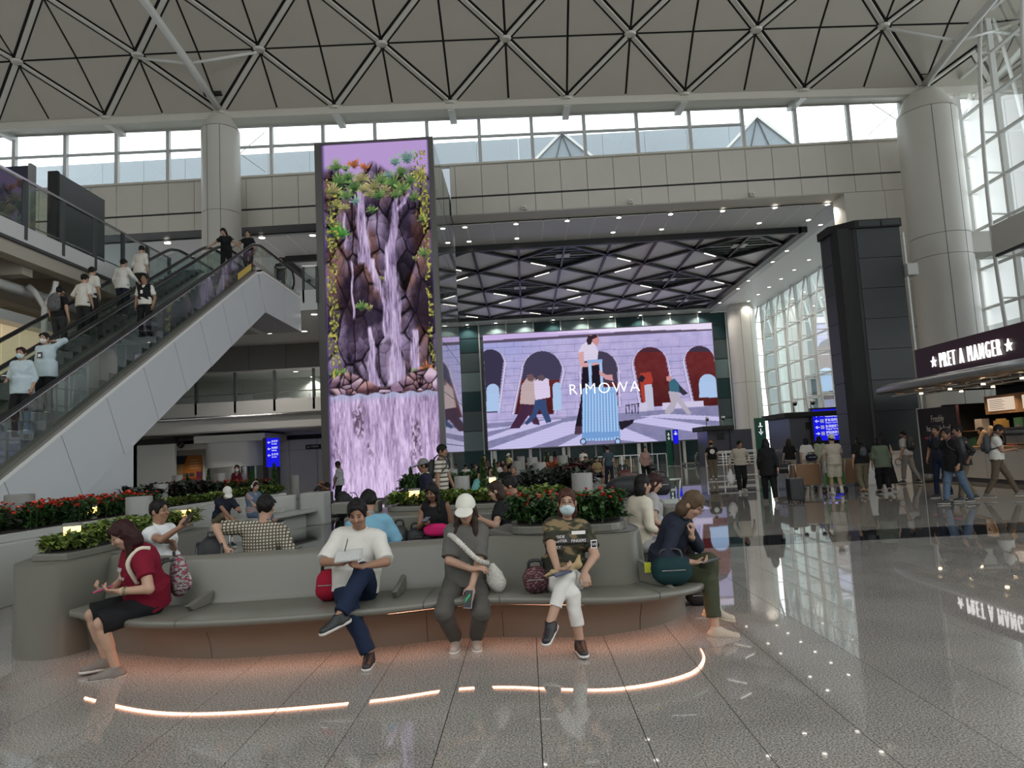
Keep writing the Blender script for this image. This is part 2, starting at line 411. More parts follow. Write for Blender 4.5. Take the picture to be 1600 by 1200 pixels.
MB().bx(TWX1, PXR, WY - .05, WY + 1.3, ZSOF - .03, ZSOF).build('soffit_lining', M_WHITE, wallb)
for x in (0.6, 6.2, 12.6): 
    o = MB().bx(-.12, .12, -.1, .1, -.22, 0); o.bx(-.05, .05, -.3, -.1, -.18, -.08)
    tag(o.build('soffit_camera', M_STEEL, loc=(x, WY - .2, ZSOF + .25)), 'small white camera box under the portal soffit', 'camera', 'camera boxes along the portal soffit')

# ---------------------------------------------------------------- hall beyond the portal
ZC = 14.28; GX = 22.8; FY = 68.0
ceil2 = S(empty('ceiling_2'), 'flat white plank ceiling of the hall beyond the portal', 'ceiling')
MB().bx(-30, GX + .3, WY + 1.3, FY + .4, ZC + .3, ZC + .5).build('ceiling_slab', M_MGREY, ceil2)
M_CEIL = mat('ceiling_plank', (0.62, 0.62, 0.63), 0.4, var=0.02)
LX0, LY0, LS = -2.62, 41.85, 2.83
FX0, FX1, FY0, FY1 = LX0 - 4 * LS, LX0 + 7 * LS, LY0, LY0 + 8 * 2.74
LSY = 2.74
for k in range(-14, 15):
    a, b = LX0 + (k) * 1.415 + .03, LX0 + (k + 1) * 1.415 - .03
    if b < -16 or a > GX: continue
    b = min(b, GX)
    if a > FX1 - .4: MB().bx(a, b, WY + 1.3, FY, ZC, ZC + .06).build('plank', M_CEIL, ceil2)
    else:
        MB().bx(a, b, WY + 1.3, FY0 - .2, ZC, ZC + .06).build('plank', M_CEIL, ceil2)
        MB().bx(a, b, FY1 + .2, FY, ZC, ZC + .06).build('plank', M_CEIL, ceil2)
# light gaps between the planks stay open to the pale slab above
MB().bx(-16, GX, WY + 1.3, FY, ZC + .004, ZC + .01).build('gap_lining', mat('joint_white', (.93, .93, .92), .5), ceil2)
# dark lattice raft
raft = tag(empty('ceiling_raft', (0, 0, 0)), 'black diamond lattice ceiling raft hung over the far hall', 'ceiling raft')
zr = ZC - .05
M_RAFT = mat('raft_black', (0.018, 0.018, 0.02), 0.4); M_RP = mat('raft_panel', (0.86, 0.85, 0.88), 0.4, var=0.02)
M_VENT = mat('vent_green', (0.05, 0.075, 0.07), 0.4)
for a, b, c, d in ((FX0, FX1, FY0 - .25, FY0 + .05), (FX0, FX1, FY1 - .05, FY1 + .25), (FX1 - .15, FX1 + .35, FY0 - .25, FY1 + .25), (FX0 - .3, FX0, FY0, FY1)):
    MB().bx(a, b, c, d, zr - .3, zr + .1).build('edge_beam', M_RAFT, raft)
def lat(i, j): return (LX0 + i * LS, LY0 + j * LSY)
vents = {(2, 1), (1, 4), (2, 7), (5, 4), (6, 7), (6, 1), (-2, 1), (-2, 6)}
ptri = {}
def raft_tri(pts, z, m, name='panel'):
    c = np.mean(np.array(pts), 0); q = [tuple(c + (np.array(p) - c) * 0.93) for p in pts]
    MB().prism(q if np.cross(np.array(q[1]) - q[0], np.array(q[2]) - q[0]) > 0 else q[::-1], z, z + .04).build(name, m, raft)
for i in range(-3, 8):
    for j in range(0, 9):
        if (i + j) % 2 == 0: continue
        cx, cy = lat(i, j); E = (cx + LS, cy); W_ = (cx - LS, cy); N_ = (cx, cy + LSY); S_ = (cx, cy - LSY)
        if (i, j) in vents:
            q = [E, N_, W_, S_]; MB().prism([(cx + (p[0] - cx) * .94, cy + (p[1] - cy) * .94) for p in q], zr + .02, zr + .06).build('vent_panel', M_VENT, raft)
            v = MB()
            for t in np.linspace(-.8, .8, 9):
                wv = (1 - abs(t)) * LS * .9; v.bar((cx - wv, cy + t * LSY, zr), (cx + wv, cy + t * LSY, zr), .06, .05)
            v.build('louvre', M_RAFT, raft)
            MB().bar((cx - LS * .8, cy, zr - .04), (cx + LS * .8, cy, zr - .04), .09, .05).bar((cx, cy - LSY * .8, zr - .04), (cx, cy + LSY * .8, zr - .04), .09, .05).bx(cx - .45, cx + .45, cy - .4, cy + .4, zr - .08, zr - .03).build('vent_cross', M_STEEL, raft)
            continue
        for s_ in (1, -1):
            T = E if s_ > 0 else W_
            if T[0] > FX1 + .1 or T[0] < FX0 - .1: continue
            if j == 0: raft_tri([(cx, cy), T, N_], zr, M_RP)
            elif j == 8: raft_tri([(cx, cy), T, S_], zr, M_RP)
            else: raft_tri([S_, T, N_], zr, M_RP)
seen = set()
for i in range(-3, 8):
    for j in range(0, 9):
        if (i + j) % 2: continue
        for di in (1, -1):
            if 0 <= j + 1 <= 8 and -4 <= i + di <= 7:
                a, b = lat(i, j), lat(i + di, j + 1); MB().bar((*a, zr - .1), (*b, zr - .1), .22, .2).build('lattice_bar', M_RAFT, raft)
                if (i * 3 + j * 5 + di) % 3 == 0:
                    A_, B_ = np.array(a), np.array(b); p0, p1 = A_ * .72 + B_ * .28, A_ * .38 + B_ * .62
                    MB().bar((*p0, zr - .215), (*p1, zr - .215), .09, .03).build('light_strip', emit_mat('strip_glow', (1, .95, .85), 2.5), raft)
    if i % 1 == 0 and FX0 < LX0 + i * LS < FX1:
        MB().bar((LX0 + i * LS, FY0, zr - .07), (LX0 + i * LS, FY1, zr - .07), .13, .14).build('long_bar', M_RAFT, raft)
# downlights
dl_ring = MB().lathe([(0.13, 0.0), (0.17, -.012), (0.17, 0.02), (0.13, 0.03)], n=16).mesh('ring', True); dl_ring.materials.append(M_STEEL)
dl_lens = MB().cone((0, 0, .008), (0, 0, -.004), .13, .13, 14).mesh('lens'); dl_lens.materials.append(M_LED)
def downlight(p, label, group, s=1.0, watts=0.0):
    t = thing('ceiling_light', label, 'ceiling light', tuple(p), 0, group); t.scale = (s, s, s)
    obj('ring', dl_ring, None, t); obj('lens', dl_lens, None, t)
    if watts:
        ld = bpy.data.lights.new('lamp_bulb', 'SPOT'); ld.energy = watts; ld.color = (1, .93, .84); ld.spot_size = math.radians(130); ld.spot_blend = .6; ld.shadow_soft_size = .12
        lo = bpy.data.objects.new('bulb', ld); COL.objects.link(lo); lo.parent = t; lo.location = (0, 0, -.03)
    return t
for k in range(8): 
    downlight((-2.72 + 2.835 * k, 38.1 - .05 * k, ZC - .012), 'round recessed downlight in the ceiling row just behind the portal', 'portal row downlights', 1.0, 420)
    if k not in (2, 5): downlight((-2.7 + 2.83 * k, 40.75 - .06 * k, ZC - .012), 'round recessed downlight along the front edge of the lattice raft', 'raft front downlights', 1.0, 420)
for y in (41.4, 46.86, 49.62, 55.14, 57.9, 63.42): downlight((18.25, y, ZC - .012), 'round recessed downlight beside the dark raft edge', 'downlights along raft side', 0.95, 420)
for k in range(1, 8): downlight((20.82, 44.1 + 2.76 * k - (.1 if k == 7 else 0), ZC - .012), 'round recessed downlight nearest the slanted glass facade', 'downlights along the glass', 0.95, 420)
for x in (-2.31, .46, 6.02, 8.87, 14.47, 17.29): downlight((x, 64.7, ZC - .012), 'round recessed downlight behind the lattice raft', 'raft rear downlights', 1.1, 420)
for x in (-5.03, -2.26, .52, 3.29, 6.07, 8.87, 11.69, 14.46, 17.35): downlight((x, 67.3, ZC - .012), 'round recessed downlight above the wide video screen', 'downlights over the screen', 1.1, 420)

# ---------------------------------------------------------------- glass facade on the right (bowstring mullions)
win2 = S(empty('window_2'), 'tall green tinted glass facade with white bowstring mullions beyond the portal', 'window')
win3 = S(empty('window_3'), 'bright glass facade with white bowstring mullions beside the right column', 'window')
def facade(win, ys, zs, glass, bow, top):
    for y in ys:
        MB().bx(GX - .12, GX + .12, y - .09, y + .09, zs[0], top).build('mullion', M_STEEL, win)
        n = 13; pts = []
        for k in range(n):
            t = k / (n - 1); pts.append((GX - .25 - bow * math.sin(math.pi * t) ** .8, y - .25 * math.sin(math.pi * t), zs[0] + t * (top - zs[0])))
        MB().tube(pts, .085, 8).build('bow_tube', M_STEEL, win, smooth=True)
        for z in zs[1:-1]:
            t = (z - zs[0]) / (top - zs[0]); MB().tube([(GX, y, z), (GX - .25 - bow * math.sin(math.pi * t) ** .8, y - .25 * math.sin(math.pi * t), z)], .045, 6).build('strut', M_STEEL, win)
    for y0, y1 in zip(ys[:-1], ys[1:]):
        for k in range(len(zs) - 1):
            MB().add([(GX, y0 + .09, zs[k]), (GX, y1 - .09, zs[k]), (GX, y1 - .09, zs[k + 1]), (GX, y0 + .09, zs[k + 1])], [(0, 1, 2, 3)]).build('pane', glass, win)
        for z in zs[1:]: MB().bx(GX - .1, GX + .06, y0 + .09, y1 - .09, z - .05, z + .05).build('transom', M_STEEL, win)
facade(win2, [37.8 + 2.83 * k for k in range(0, 11)], [0.05] + [1.75 + 1.57 * k for k in range(8)] + [ZC], M_GREENG, 0.95, ZC)
zs3 = [0.05, 1.8, 3.7, 5.6, 7.5, 9.45, 11.4, 13.35, 15.29, 17.23, 19.2, 21.1]
facade(win3, [34.8 - 2.83 * k for k in range(0, 12)][::-1], zs3, M_GLASS, 0.9, 21.1)
# far wall of the hall
wallf = S(empty('wall_far'), 'teal glass and grey panel end wall behind the wide video screen', 'wall')
M_TEAL = mat('teal_glass', (0.035, 0.075, 0.08), 0.12, var=0.1, scale=.4); M_TEAL2 = mat('pale_teal', (0.20, 0.27, 0.27), 0.2, var=.1, scale=.5); M_TEAL3 = mat('grey_teal', (0.10, 0.13, 0.135), 0.25)
MB().bx(-24, GX, FY, FY + .3, 0, ZC).build('wall_core', M_DGREY, wallf)
zf = [0.1, 2.1, 4.0, 5.9, 7.8, 9.7, 11.6, 13.0, ZC - .05]
for k in range(17):
    x0 = -22.6 + 2.66 * k
    for q in range(len(zf) - 1):
        m = [M_TEAL, M_TEAL3, M_TEAL2][(k * 7 + q * 5 + (k * q) % 3) % 3] if q < 7 else (M_TEAL2 if k % 3 else M_TEAL)
        if q == 0: m = M_TEAL
        MB().bx(x0 + .06, x0 + 2.6, FY - .05, FY, zf[q] + .05, zf[q + 1] - .05).build('glass_panel', m, wallf)
    MB().bx(x0 - .06, x0 + .06, FY - .14, FY - .02, 0, ZC).build('mullion', M_MULL, wallf)
for k in range(8): MB().cone((-3.2 + 3.6 * k, FY - 1.2, 0), (-3.2 + 3.6 * k, FY - 1.2, 2.2), .14, .14, 10).build('post', M_STEEL, wallf)
# ---------------------------------------------------------------- columns
def column(x, y, r, top, label, bands, z0=0.0):
    t = thing('roof_column', label, 'column', (x, y, z0)); top -= z0; bands = [b - z0 for b in bands]
    n = 40; zb = [0] + bands + [top - 1.55 * r / 1.0 * .75]
    for a, b in zip(zb[:-1], zb[1:]):
        o = MB().cone((0, 0, a + .012), (0, 0, b - .012), r, r, n).build('drum', M_COL, t, smooth=True); o.data.set_sharp_from_angle(angle=.6)
    MB().cone((0, 0, 0), (0, 0, zb[-1]), r - .03, r - .03, n).build('core', M_DGREY, t)
    o = MB().lathe([(r, zb[-1] + .01), (r * .62, zb[-1] + r * .78), (r * .3, zb[-1] + r * 1.0), (0.01, zb[-1] + r * 1.03)], n=n).build('cone_cap', M_COL, t, smooth=True); o.data.set_sharp_from_angle(angle=.5)
    MB().cone((0, 0, zb[-1] + r * .9), (0, 0, top + .1), .22, .22, 12).build('pin', M_BLACK, t)
    for s in (-.35, .35):
        a = math.pi * 1.5 + s; MB().bx(-.012, .012, -.004, .004, .1, zb[-1]).build('seam', M_DGREY, t, loc=(r * 1.001 * math.cos(a), r * 1.001 * math.sin(a), 0), rz=a + math.pi / 2)
    return t
colL = column(-14.94, 34.95, .95, 20.15, 'slim white roof column rising behind the escalators', [14.6], 8.76)
colR = column(21.05, 34.6, 1.36, 19.1, 'thick white roof column behind the dark slab tower', [5.0, 10.1, 11.15])
column(20.55, 65.0, 1.25, ZC + .9, 'white column in the far hall beside the wide video screen', [7.0])
# roof props that run from the column heads
for x, z0, sgn, cx, i in ((-14.94, 20.2, -1, 'slim', 1), (21.05, 19.0, 1, 'thick', 7)):
    t = thing('roof_prop', 'white tubular roof prop at the head of the %s column' % cx, 'prop', (x, 34.9, z0))
    MB().tube([(0, 0, 0), (0, -3.4, .62), (0, -7.6, 1.15), (0, -14, 3.2)], .17, 12).build('main_tube', M_STEEL, t, smooth=True)
    for h in (-.5, .5):
        nd = rnode(i + h, 1) - np.array([x, 34.9, z0]); MB().tube([(0, -3.4, .6), (nd[0] * .96, nd[1], nd[2] - .2)], .07, 8).build('stay', M_STEEL, t, smooth=True)
    MB().bx(-.45, .45, -.9, -.25, .4, .75).build('dark_housing', M_BLACK, t)
# ================================================================ painted LED screens (colours computed per cell, shown as light)
def vnoise(x, y, seed=0):
    xi, yi = np.floor(x).astype(np.int64), np.floor(y).astype(np.int64); fx, fy = x - xi, y - yi
    fx, fy = fx * fx * (3 - 2 * fx), fy * fy * (3 - 2 * fy)
    def h(a, b):
        n = (a * 374761393 + b * 668265263 + seed * 974634777) & 0x7fffffff; n = (n ^ (n >> 13)) * 1274126177 & 0x7fffffff
        return ((n ^ (n >> 16)) & 0xffff) / 65535.0
    return (h(xi, yi) * (1 - fx) + h(xi + 1, yi) * fx) * (1 - fy) + (h(xi, yi + 1) * (1 - fx) + h(xi + 1, yi + 1) * fx) * fy
def fbm(x, y, seed=0, o=4):
    s = 0; a = 0.5
    for k in range(o): s = s + a * vnoise(x * 2 ** k, y * 2 ** k, seed + k); a *= .5
    return s / (1 - .5 ** o)
def sm(a, b, x): t = np.clip((x - a) / (b - a), 0, 1); return t * t * (3 - 2 * t)
def lerp(a, b, t): return a + (b - a) * t[..., None]
def screen_mesh(name, nx, nz, w, h, colour, strength, parent, loc):
    xs, zs = np.linspace(0, w, nx + 1), np.linspace(0, h, nz + 1); X, Z = np.meshgrid(xs, zs)
    V = np.stack([X, np.zeros_like(X), Z], -1).reshape(-1, 3)
    i = np.arange(nx)[None, :] + (nx + 1) * np.arange(nz)[:, None]
    Fq = np.stack([i, i + 1, i + nx + 2, i + nx + 1], -1).reshape(-1, 4); me = fast_mesh(name, V, Fq)
    ca = me.color_attributes.new('picture', 'FLOAT_COLOR', 'POINT'); C = colour(X / w, Z / h)
    lin = np.where(C <= .04045, C / 12.92, ((np.clip(C, 0, 1) + .055) / 1.055) ** 2.4)
    ca.data.foreach_set('color', np.concatenate([lin, np.ones_like(lin[..., :1])], -1).astype(np.float32).ravel())
    m = bpy.data.materials.new(name); m.use_nodes = True; nt = m.node_tree; nt.nodes.clear()
    out = nt.nodes.new('ShaderNodeOutputMaterial'); e = nt.nodes.new('ShaderNodeEmission'); at = nt.nodes.new('ShaderNodeAttribute'); at.attribute_name = 'picture'
    e.inputs[1].default_value = strength; nt.links.new(at.outputs['Color'], e.inputs[0]); nt.links.new(e.outputs[0], out.inputs[0])
    me.materials.append(m); return obj(name, me, None, parent, loc)
C3 = lambda *c: np.array(c, float) / 255.0
def voro(u, v, n, seed, jx=1.0, jy=1.0):
    r = np.random.RandomState(seed); pts = r.rand(n, 2); best = np.full(u.shape, 9.); sec = np.full(u.shape, 9.); idx = np.zeros(u.shape, int)
    dx_, dy_ = np.zeros(u.shape), np.zeros(u.shape)
    for k, (a, b) in enumerate(pts):
        d = np.hypot((u - a) * jx, (v - b) * jy); new = d < best; sec = np.where(new, best, np.minimum(sec, d))
        dx_ = np.where(new, (u - a) * jx, dx_); dy_ = np.where(new, (v - b) * jy, dy_); idx = np.where(new, k, idx); best = np.where(new, d, best)
    return best, sec, idx, dx_, dy_
def paint_falls(u, v):
    w, h = 5.0, 15.3; x, y = u * w, v * h; full = lambda *c: np.broadcast_to(C3(*c), u.shape + (3,))
    wx = u + .05 * (fbm(x * 1.3, y * .8, 3) - .5); wy = v + .02 * (fbm(x * 1.1, y * .9, 5) - .5)
    d1, d2, idx, ddx, ddy = voro(wx, wy, 105, 11, 5.0, 7.2); sh = (idx * 37 % 19) / 19.0
    d3, d4, id2, ex, ey = voro(wx + .01, wy, 420, 12, 5.0, 9.0)
    tone = .36 + .34 * (sh - .5) + .55 * ddy - .35 * ddx + .35 * (fbm(x * 5, y * 3.2, 9, 5) - .5) + .5 * ey
    rock = lerp(full(48, 38, 56), full(200, 178, 216), np.clip(tone, 0, 1))
    rock = lerp(rock, lerp(full(60, 38, 36), full(170, 126, 116), np.clip(tone, 0, 1)), np.clip((fbm(x * .9, y * .6, 21) - .5) * 6, 0, .85))
    rock = rock * (1 - .75 * (1 - sm(0, .09, d2 - d1)))[..., None] * (1 - .3 * (1 - sm(0, .03, d4 - d3)))[..., None]
    cav = np.clip((fbm(u * 3.3 + 1, v * 6, 31) - .57) * 7, 0, .75) * sm(.33, .4, v) * (1 - sm(.8, .86, v)); rock = lerp(rock, full(34, 27, 40), cav)
    st = fbm(x * 9 + .15 * np.sin(y), y * .9, 41); st2 = fbm(x * 26, y * 2.0, 43)
    water = lerp(full(140, 118, 162), full(232, 214, 244), np.clip((st * .6 + st2 * .6 - .28) * 1.7, 0, 1))
    def fall(c0, c1, w0, w1, v0, v1, seed):
        t = np.clip((v1 - v) / (v1 - v0), 0, 1); c = c0 + (c1 - c0) * t + .008 * np.sin(t * 9 + seed); ww = w0 + (w1 - w0) * t; e = np.abs(u - c) / ww + .9 * (fbm(x * 12, y * 1.6, seed + 60) - .5)
        return np.clip((1.0 - e) * 2.2, 0, 1) * sm(v0 - .012, v0 + .004, v) * (1 - sm(v1 - .006, v1 + .006, v)) * np.clip(.35 + 1.1 * st2, 0, 1)
    fl = np.maximum.reduce([fall(.34, .37, .035, .075, .655, .865, 1), fall(.40, .50, .05, .04, .575, .665, 2), fall(.70, .60, .02, .055, .66, .85, 3), fall(.60, .64, .06, .075, .42, .67, 4), fall(.64, .62, .06, .11, .31, .43, 14), fall(.40, .42, .02, .06, .30, .47, 5), fall(.245, .25, .010, .012, .5, .66, 6), fall(.80, .79, .035, .055, .30, .455, 7), fall(.19, .20, .014, .014, .70, .80, 8), fall(.80, .70, .02, .03, .80, .845, 9), fall(.52, .56, .02, .04, .44, .58, 10)])
    col = lerp(rock, water, np.clip(fl * 1.1, 0, 1))
    mist = np.clip(1 - np.hypot((u - .6) / .16, (v - .35) / .05), 0, 1) * .6; col = lerp(col, full(206, 186, 224), mist)
    ridge = .915 + .05 * (fbm(u * 4, u * 0, 77) - .5) + .012 * np.sin(u * 17); col = lerp(col, lerp(full(170, 146, 200), full(188, 158, 214), v), sm(ridge - .01, ridge + .015, v))
    def clump(cu, cv, R, n, c0, c1, seed, up_=.5):
        dx, dy = (x - cu * w) / R, (y - cv * h) / R; ang = np.arctan2(dy, dx); rad = np.hypot(dx, dy); bl = vnoise(ang * n * 1.5 / math.pi + 40, rad * 1.2, seed); m = (rad < (.25 + .85 * bl) * np.where(dy < 0, up_, 1.0)); t = np.clip(bl * rad * 1.6 + .35 * (dy > 0) * (1 - rad), 0, 1)
        col[m] = lerp(full(*c0), full(*c1), t)[m]
    rr = np.random.RandomState(3); GR = [((30, 58, 34), (128, 160, 92)), ((62, 68, 44), (196, 186, 128)), ((32, 80, 36), (110, 178, 78)), ((66, 96, 100), (160, 186, 168)), ((96, 60, 40), (214, 130, 84)), ((34, 62, 38), (150, 176, 104))]
    for (cu, cv, R, n, gi) in ((.80, .945, .55, 14, 3), (.68, .935, .4, 12, 3), (.30, .935, .4, 14, 4), (.40, .925, .32, 12, 4), (.22, .925, .3, 12, 5), (.13, .93, .5, 26, 5), (.16, .885, .6, 24, 0), (.30, .87, .55, 26, 0), (.09, .86, .5, 22, 1), (.48, .868, .5, 34, 1), (.38, .86, .35, 30, 1), (.66, .872, .62, 30, 0), (.74, .855, .5, 30, 5), (.58, .855, .35, 26, 1), (.82, .88, .45, 26, 5), (.9, .9, .4, 20, 1), (.12, .742, .55, 34, 2), (.17, .735, .4, 30, 2), (.45, .80, .32, 22, 5), (.93, .765, .34, 20, 5), (.30, .828, .35, 20, 3), (.2, .81, .3, 20, 1), (.33, .525, .36, 28, 5), (.40, .52, .22, 24, 1), (.92, .665, .4, 22, 5), (.24, .90, .4, 40, 0), (.36, .89, .45, 44, 1), (.55, .885, .45, 44, 5), (.62, .90, .35, 40, 3), (.74, .905, .45, 40, 0), (.44, .845, .35, 44, 1), (.52, .84, .4, 44, 0), (.68, .84, .4, 44, 5), (.12, .82, .35, 40, 1), (.22, .845, .45, 40, 5), (.85, .83, .4, 36, 5), (.08, .77, .3, 36, 1), (.84, .655, .2, 18, 1), (.52, .602, .18, 20, 1), (.13, .335, .42, 22, 5), (.06, .34, .3, 20, 0), (.80, .335, .25, 16, 5), (.9, .345, .35, 12, 4), (.86, .325, .2, 12, 1)): clump(cu, cv, R, n, *GR[gi], int(cu * 97 + cv * 31), .45)
    for cu, wd, v0, v1, sd in ((.10, .045, .70, .86, 51), (.08, .03, .33, .72, 55), (.04, .02, .30, .9, 52), (.955, .022, .34, .8, 53), (.91, .05, .78, .97, 54), (.95, .03, .75, .93, 56)):
        n = fbm(x * 11, y * 9, sd); m = (np.abs(u - cu - .012 * np.sin(v * 40)) < wd) & (n > .52) & (v > v0) & (v < v1); col[m] = lerp(full(44, 60, 34), full(196, 184, 96), np.clip((n - .5) * 5, 0, 1))[m]
    e1, e2, ei, ex, ey = voro(u, (v - .272) / .085, 46, 23, 5.0, 1.25); hgt = .325 + .022 * np.sin(u * 9) + .02 * (fbm(u * 7, u * 0, 88) - .5)
    band = sm(.284, .288, v) * (1 - sm(hgt - .004, hgt + .004, v)); s2 = (ei * 29 % 13) / 13.0
    stone = lerp(lerp(full(70, 46, 52), full(150, 120, 150), s2), lerp(full(196, 150, 150), full(226, 206, 230), s2), np.clip(.35 + ey * 3.4 + .5 * (fbm(x * 8, y * 8, 4) - .5), 0, 1)) * (1 - .8 * (1 - sm(0, .07, e2 - e1)))[..., None]; col = lerp(col, stone, band)
    cur = fbm(x * 10, y * 1.0, 61) * .55 + fbm(x * 26, y * 4, 62) * .45; low = lerp(full(136, 114, 152), full(232, 208, 246), np.clip((cur - .28) * 2.2 + .3 * (1 - v / .28), 0, 1))
    hole = np.clip((fbm(x * 2.3, y * .7, 64) - .52) * 7, 0, 1) * np.clip((fbm(x * 15, y * 7, 65) - .42) * 7, 0, 1) * sm(.05, .15, v); low = lerp(low, full(84, 66, 86), hole * .85); low = lerp(low, full(170, 184, 216), sm(.258, .283, v) * .65)
    col = lerp(low, col, sm(.282, .285, v + .003 * np.sin(u * 40))); edge = np.maximum(1 - sm(0, .03, u), sm(.978, 1, u)); col = lerp(col, full(84, 70, 120), edge * .8)
    return np.clip(col, 0, 1)
# ---------------------------------------------------------------- waterfall tower
tower = thing('video_tower', 'tall glass-clad tower with a waterfall picture on its LED face', 'video tower', (TWX0, TWY0, 0))
TW, TD = TWX1 - TWX0, TWY1 - TWY0
M_BRONZE = mat('bronze_frame', (0.13, 0.125, 0.12), 0.35, metal=.3)
M_TGLASS = mat('grey_mirror_glass', (0.34, 0.37, 0.36), 0.03, metal=0.75, var=.04, scale=.6)
MB().bx(.02, TW - .1, .25, TD, 0, TWZ - .05).build('core', M_MGREY, tower)
MB().bx(0, .3, 0, .3, 0, TWZ).build('left_post', M_BRONZE, tower); MB().bx(TW - .22, TW, 0, .3, 0, TWZ).build('right_post', M_BRONZE, tower)
MB().bx(.3, TW - .22, .0, .3, TWZ - .08, TWZ).build('top_rail', M_BRONZE, tower); MB().bx(.3, TW - .22, .0, .3, 0, .14).build('plinth', M_BRONZE, tower)
screen_mesh('led_picture', 200, 600, TW - .52, TWZ - .22, paint_falls, 1.15, tower, (.3, .12, .14))
nz_ = 7; hz = TWZ / nz_
for k in range(nz_):
    for q in range(4):
        a, b = .34 + q * (TD - .34) / 4, .34 + (q + 1) * (TD - .34) / 4
        MB().bx(TW - .1, TW - .02, a + .015, b - .015, k * hz + .015, (k + 1) * hz - .015).build('side_pane', M_TGLASS, tower)
# ---------------------------------------------------------------- wide advertising screen
def inpoly(X, Y, poly):
    c = np.zeros(X.shape, bool); n = len(poly)
    for i in range(n):
        (x0, y0), (x1, y1) = poly[i], poly[(i + 1) % n]
        if y0 == y1: continue
        t = (Y - y0) / (y1 - y0); c ^= ((t >= 0) & (t < 1)) & (X < x0 + t * (x1 - x0))
    return c
def paint_ad(u, v):
    t = 1 - v; X = 225 + 1075 * u + 25 * t; Y = 610 - 52 * u + 540 * t          # drawing units of the layout sketch
    base = lambda *c: np.broadcast_to(C3(*c), u.shape + (3,)).copy()
    n = fbm(u * 30, v * 16, 5); col = lerp(base(160, 158, 200), base(206, 196, 226), np.clip(.2 + .7 * u * 0 + n * .8, 0, 1))
    col = lerp(col, base(146, 160, 214), sm(.45, 0, u) * .5 * sm(.45, 1, v))
    course = (np.mod(Y + .04 * X, 34) < 2.6) & (Y > 640); col[course] *= .78
    jt = (np.mod(X + 40 * (np.floor((Y + .04 * X) / 34) % 2), 82) < 2.5) & (Y > 640); col[jt] *= .87
    def put(poly, c, a=1.0, soft=False):
        m = inpoly(X, Y, poly); col[m] = col[m] * (1 - a) + np.array(C3(*c)) * a; return m
    top = Y < 628 - .058 * (X - 225) + 8; col[top] = C3(206, 186, 226)
    cor = (Y > 628 - .058 * (X - 225) + 8) & (Y < 640 - .05 * (X - 225) + 8); col[cor] = C3(96, 86, 104)
    put([(480, 604), (1302, 553), (1302, 588), (1000, 592)], (240, 232, 248))
    def arch(cx, w, ytop, ybot, lean, fill, red=None, rim=16):
        for k, (ww, c) in enumerate(((w + rim + 14, (118, 110, 144)), (w + rim + 10, (214, 206, 232)), (w + 8, (120, 110, 140)), (w + 3, (198, 188, 216)), (w, fill))):
            r = ww / 2.0; pts = [(cx - r + lean * (ybot - ytop), ybot)] + [(cx + r * math.cos(a), ytop + r - r * math.sin(a) * 1.02) for a in np.linspace(math.pi, 0, 15)] + [(cx + r + lean * (ybot - ytop), ybot)]
            m = put(pts, c)
        if red is not None:
            yy = sm(ytop + w * .5, ybot, Y); m2 = m & (Y > ytop + w * red); col[m2] = (C3(108, 44, 44) * (1 - .25 * yy[m2][:, None]) + .06 * (fbm(X[m2] * .05, Y[m2] * .05, 3)[:, None] - .5))
        return m
    arch(262, 120, 678, 975, -.10, (60, 56, 76)); arch(505, 180, 688, 985, -.14, (70, 66, 88), .75)
    arch(772, 165, 690, 950, .0, (72, 66, 84), .9); arch(1010, 152, 672, 950, .12, (78, 46, 56), .15); arch(1240, 135, 668, 950, .14, (66, 56, 70), .2)
    for cx, cy, w, hh in ((272, 905, 60, 130), (572, 900, 40, 130), (1275, 855, 84, 110)):
        pts = [(cx - w / 2, cy + hh / 2)] + [(cx + w / 2 * math.cos(a), cy - hh / 2 + w / 2 - w / 2 * math.sin(a)) for a in np.linspace(math.pi, 0, 9)] + [(cx + w / 2, cy + hh / 2)]
        put(pts, (176, 206, 232))
    put([(960, 795), (1010, 788), (1020, 830), (990, 900), (975, 960), (965, 900)], (176, 66, 52)); put([(980, 850), (1015, 845), (1022, 975), (985, 975)], (196, 200, 214)); put([(965, 800), (950, 830), (970, 838), (985, 815)], (40, 36, 48))
    put([(955, 935), (990, 930), (990, 978), (955, 980)], (210, 206, 222)); put([(1060, 935), (1250, 925), (1255, 965), (1060, 972)], (214, 208, 226))
    gy = 1028 - .075 * (X - 235); ground = Y > gy; gcol = lerp(base(126, 126, 158), base(150, 148, 178), fbm(u * 40, v * 30, 8)); col[ground] = gcol[ground]
    for poly in ([(245, 1090), (420, 1030), (520, 1010), (600, 1008), (245, 1110)], [(250, 1145), (430, 1145), (690, 1060), (690, 1010), (600, 1022)], [(690, 1135), (560, 1140), (690, 1075)], [(860, 1105), (860, 1040), (1060, 1120), (1040, 1125)], [(900, 1020), (1330, 1090), (1330, 1050), (1000, 1000)], [(960, 998), (1330, 1020), (1330, 1000), (1080, 985)], [(245, 1050), (400, 1035), (245, 1065)]):
        m = inpoly(X, Y, poly) & ground; col[m] = C3(206, 202, 232)
    # fence, bicycles
    for a in range(890, 960, 14): put([(a, 940), (a + 4, 940), (a + 4, 985), (a, 985)], (56, 50, 62))
    put([(888, 944), (956, 934), (956, 938), (888, 948)], (56, 50, 62))
    # passers-by
    put([(400, 935), (440, 935), (470, 945), (430, 1000), (395, 1050), (350, 1050), (385, 990)], (70, 44, 66)); put([(440, 940), (485, 1010), (490, 1035), (460, 1030), (430, 970)], (74, 46, 66))
    put([(405, 850), (430, 815), (470, 815), (480, 860), (470, 940), (398, 935)], (196, 176, 170)); put([(430, 800), (455, 795), (470, 815), (455, 832), (435, 825)], (120, 92, 92))
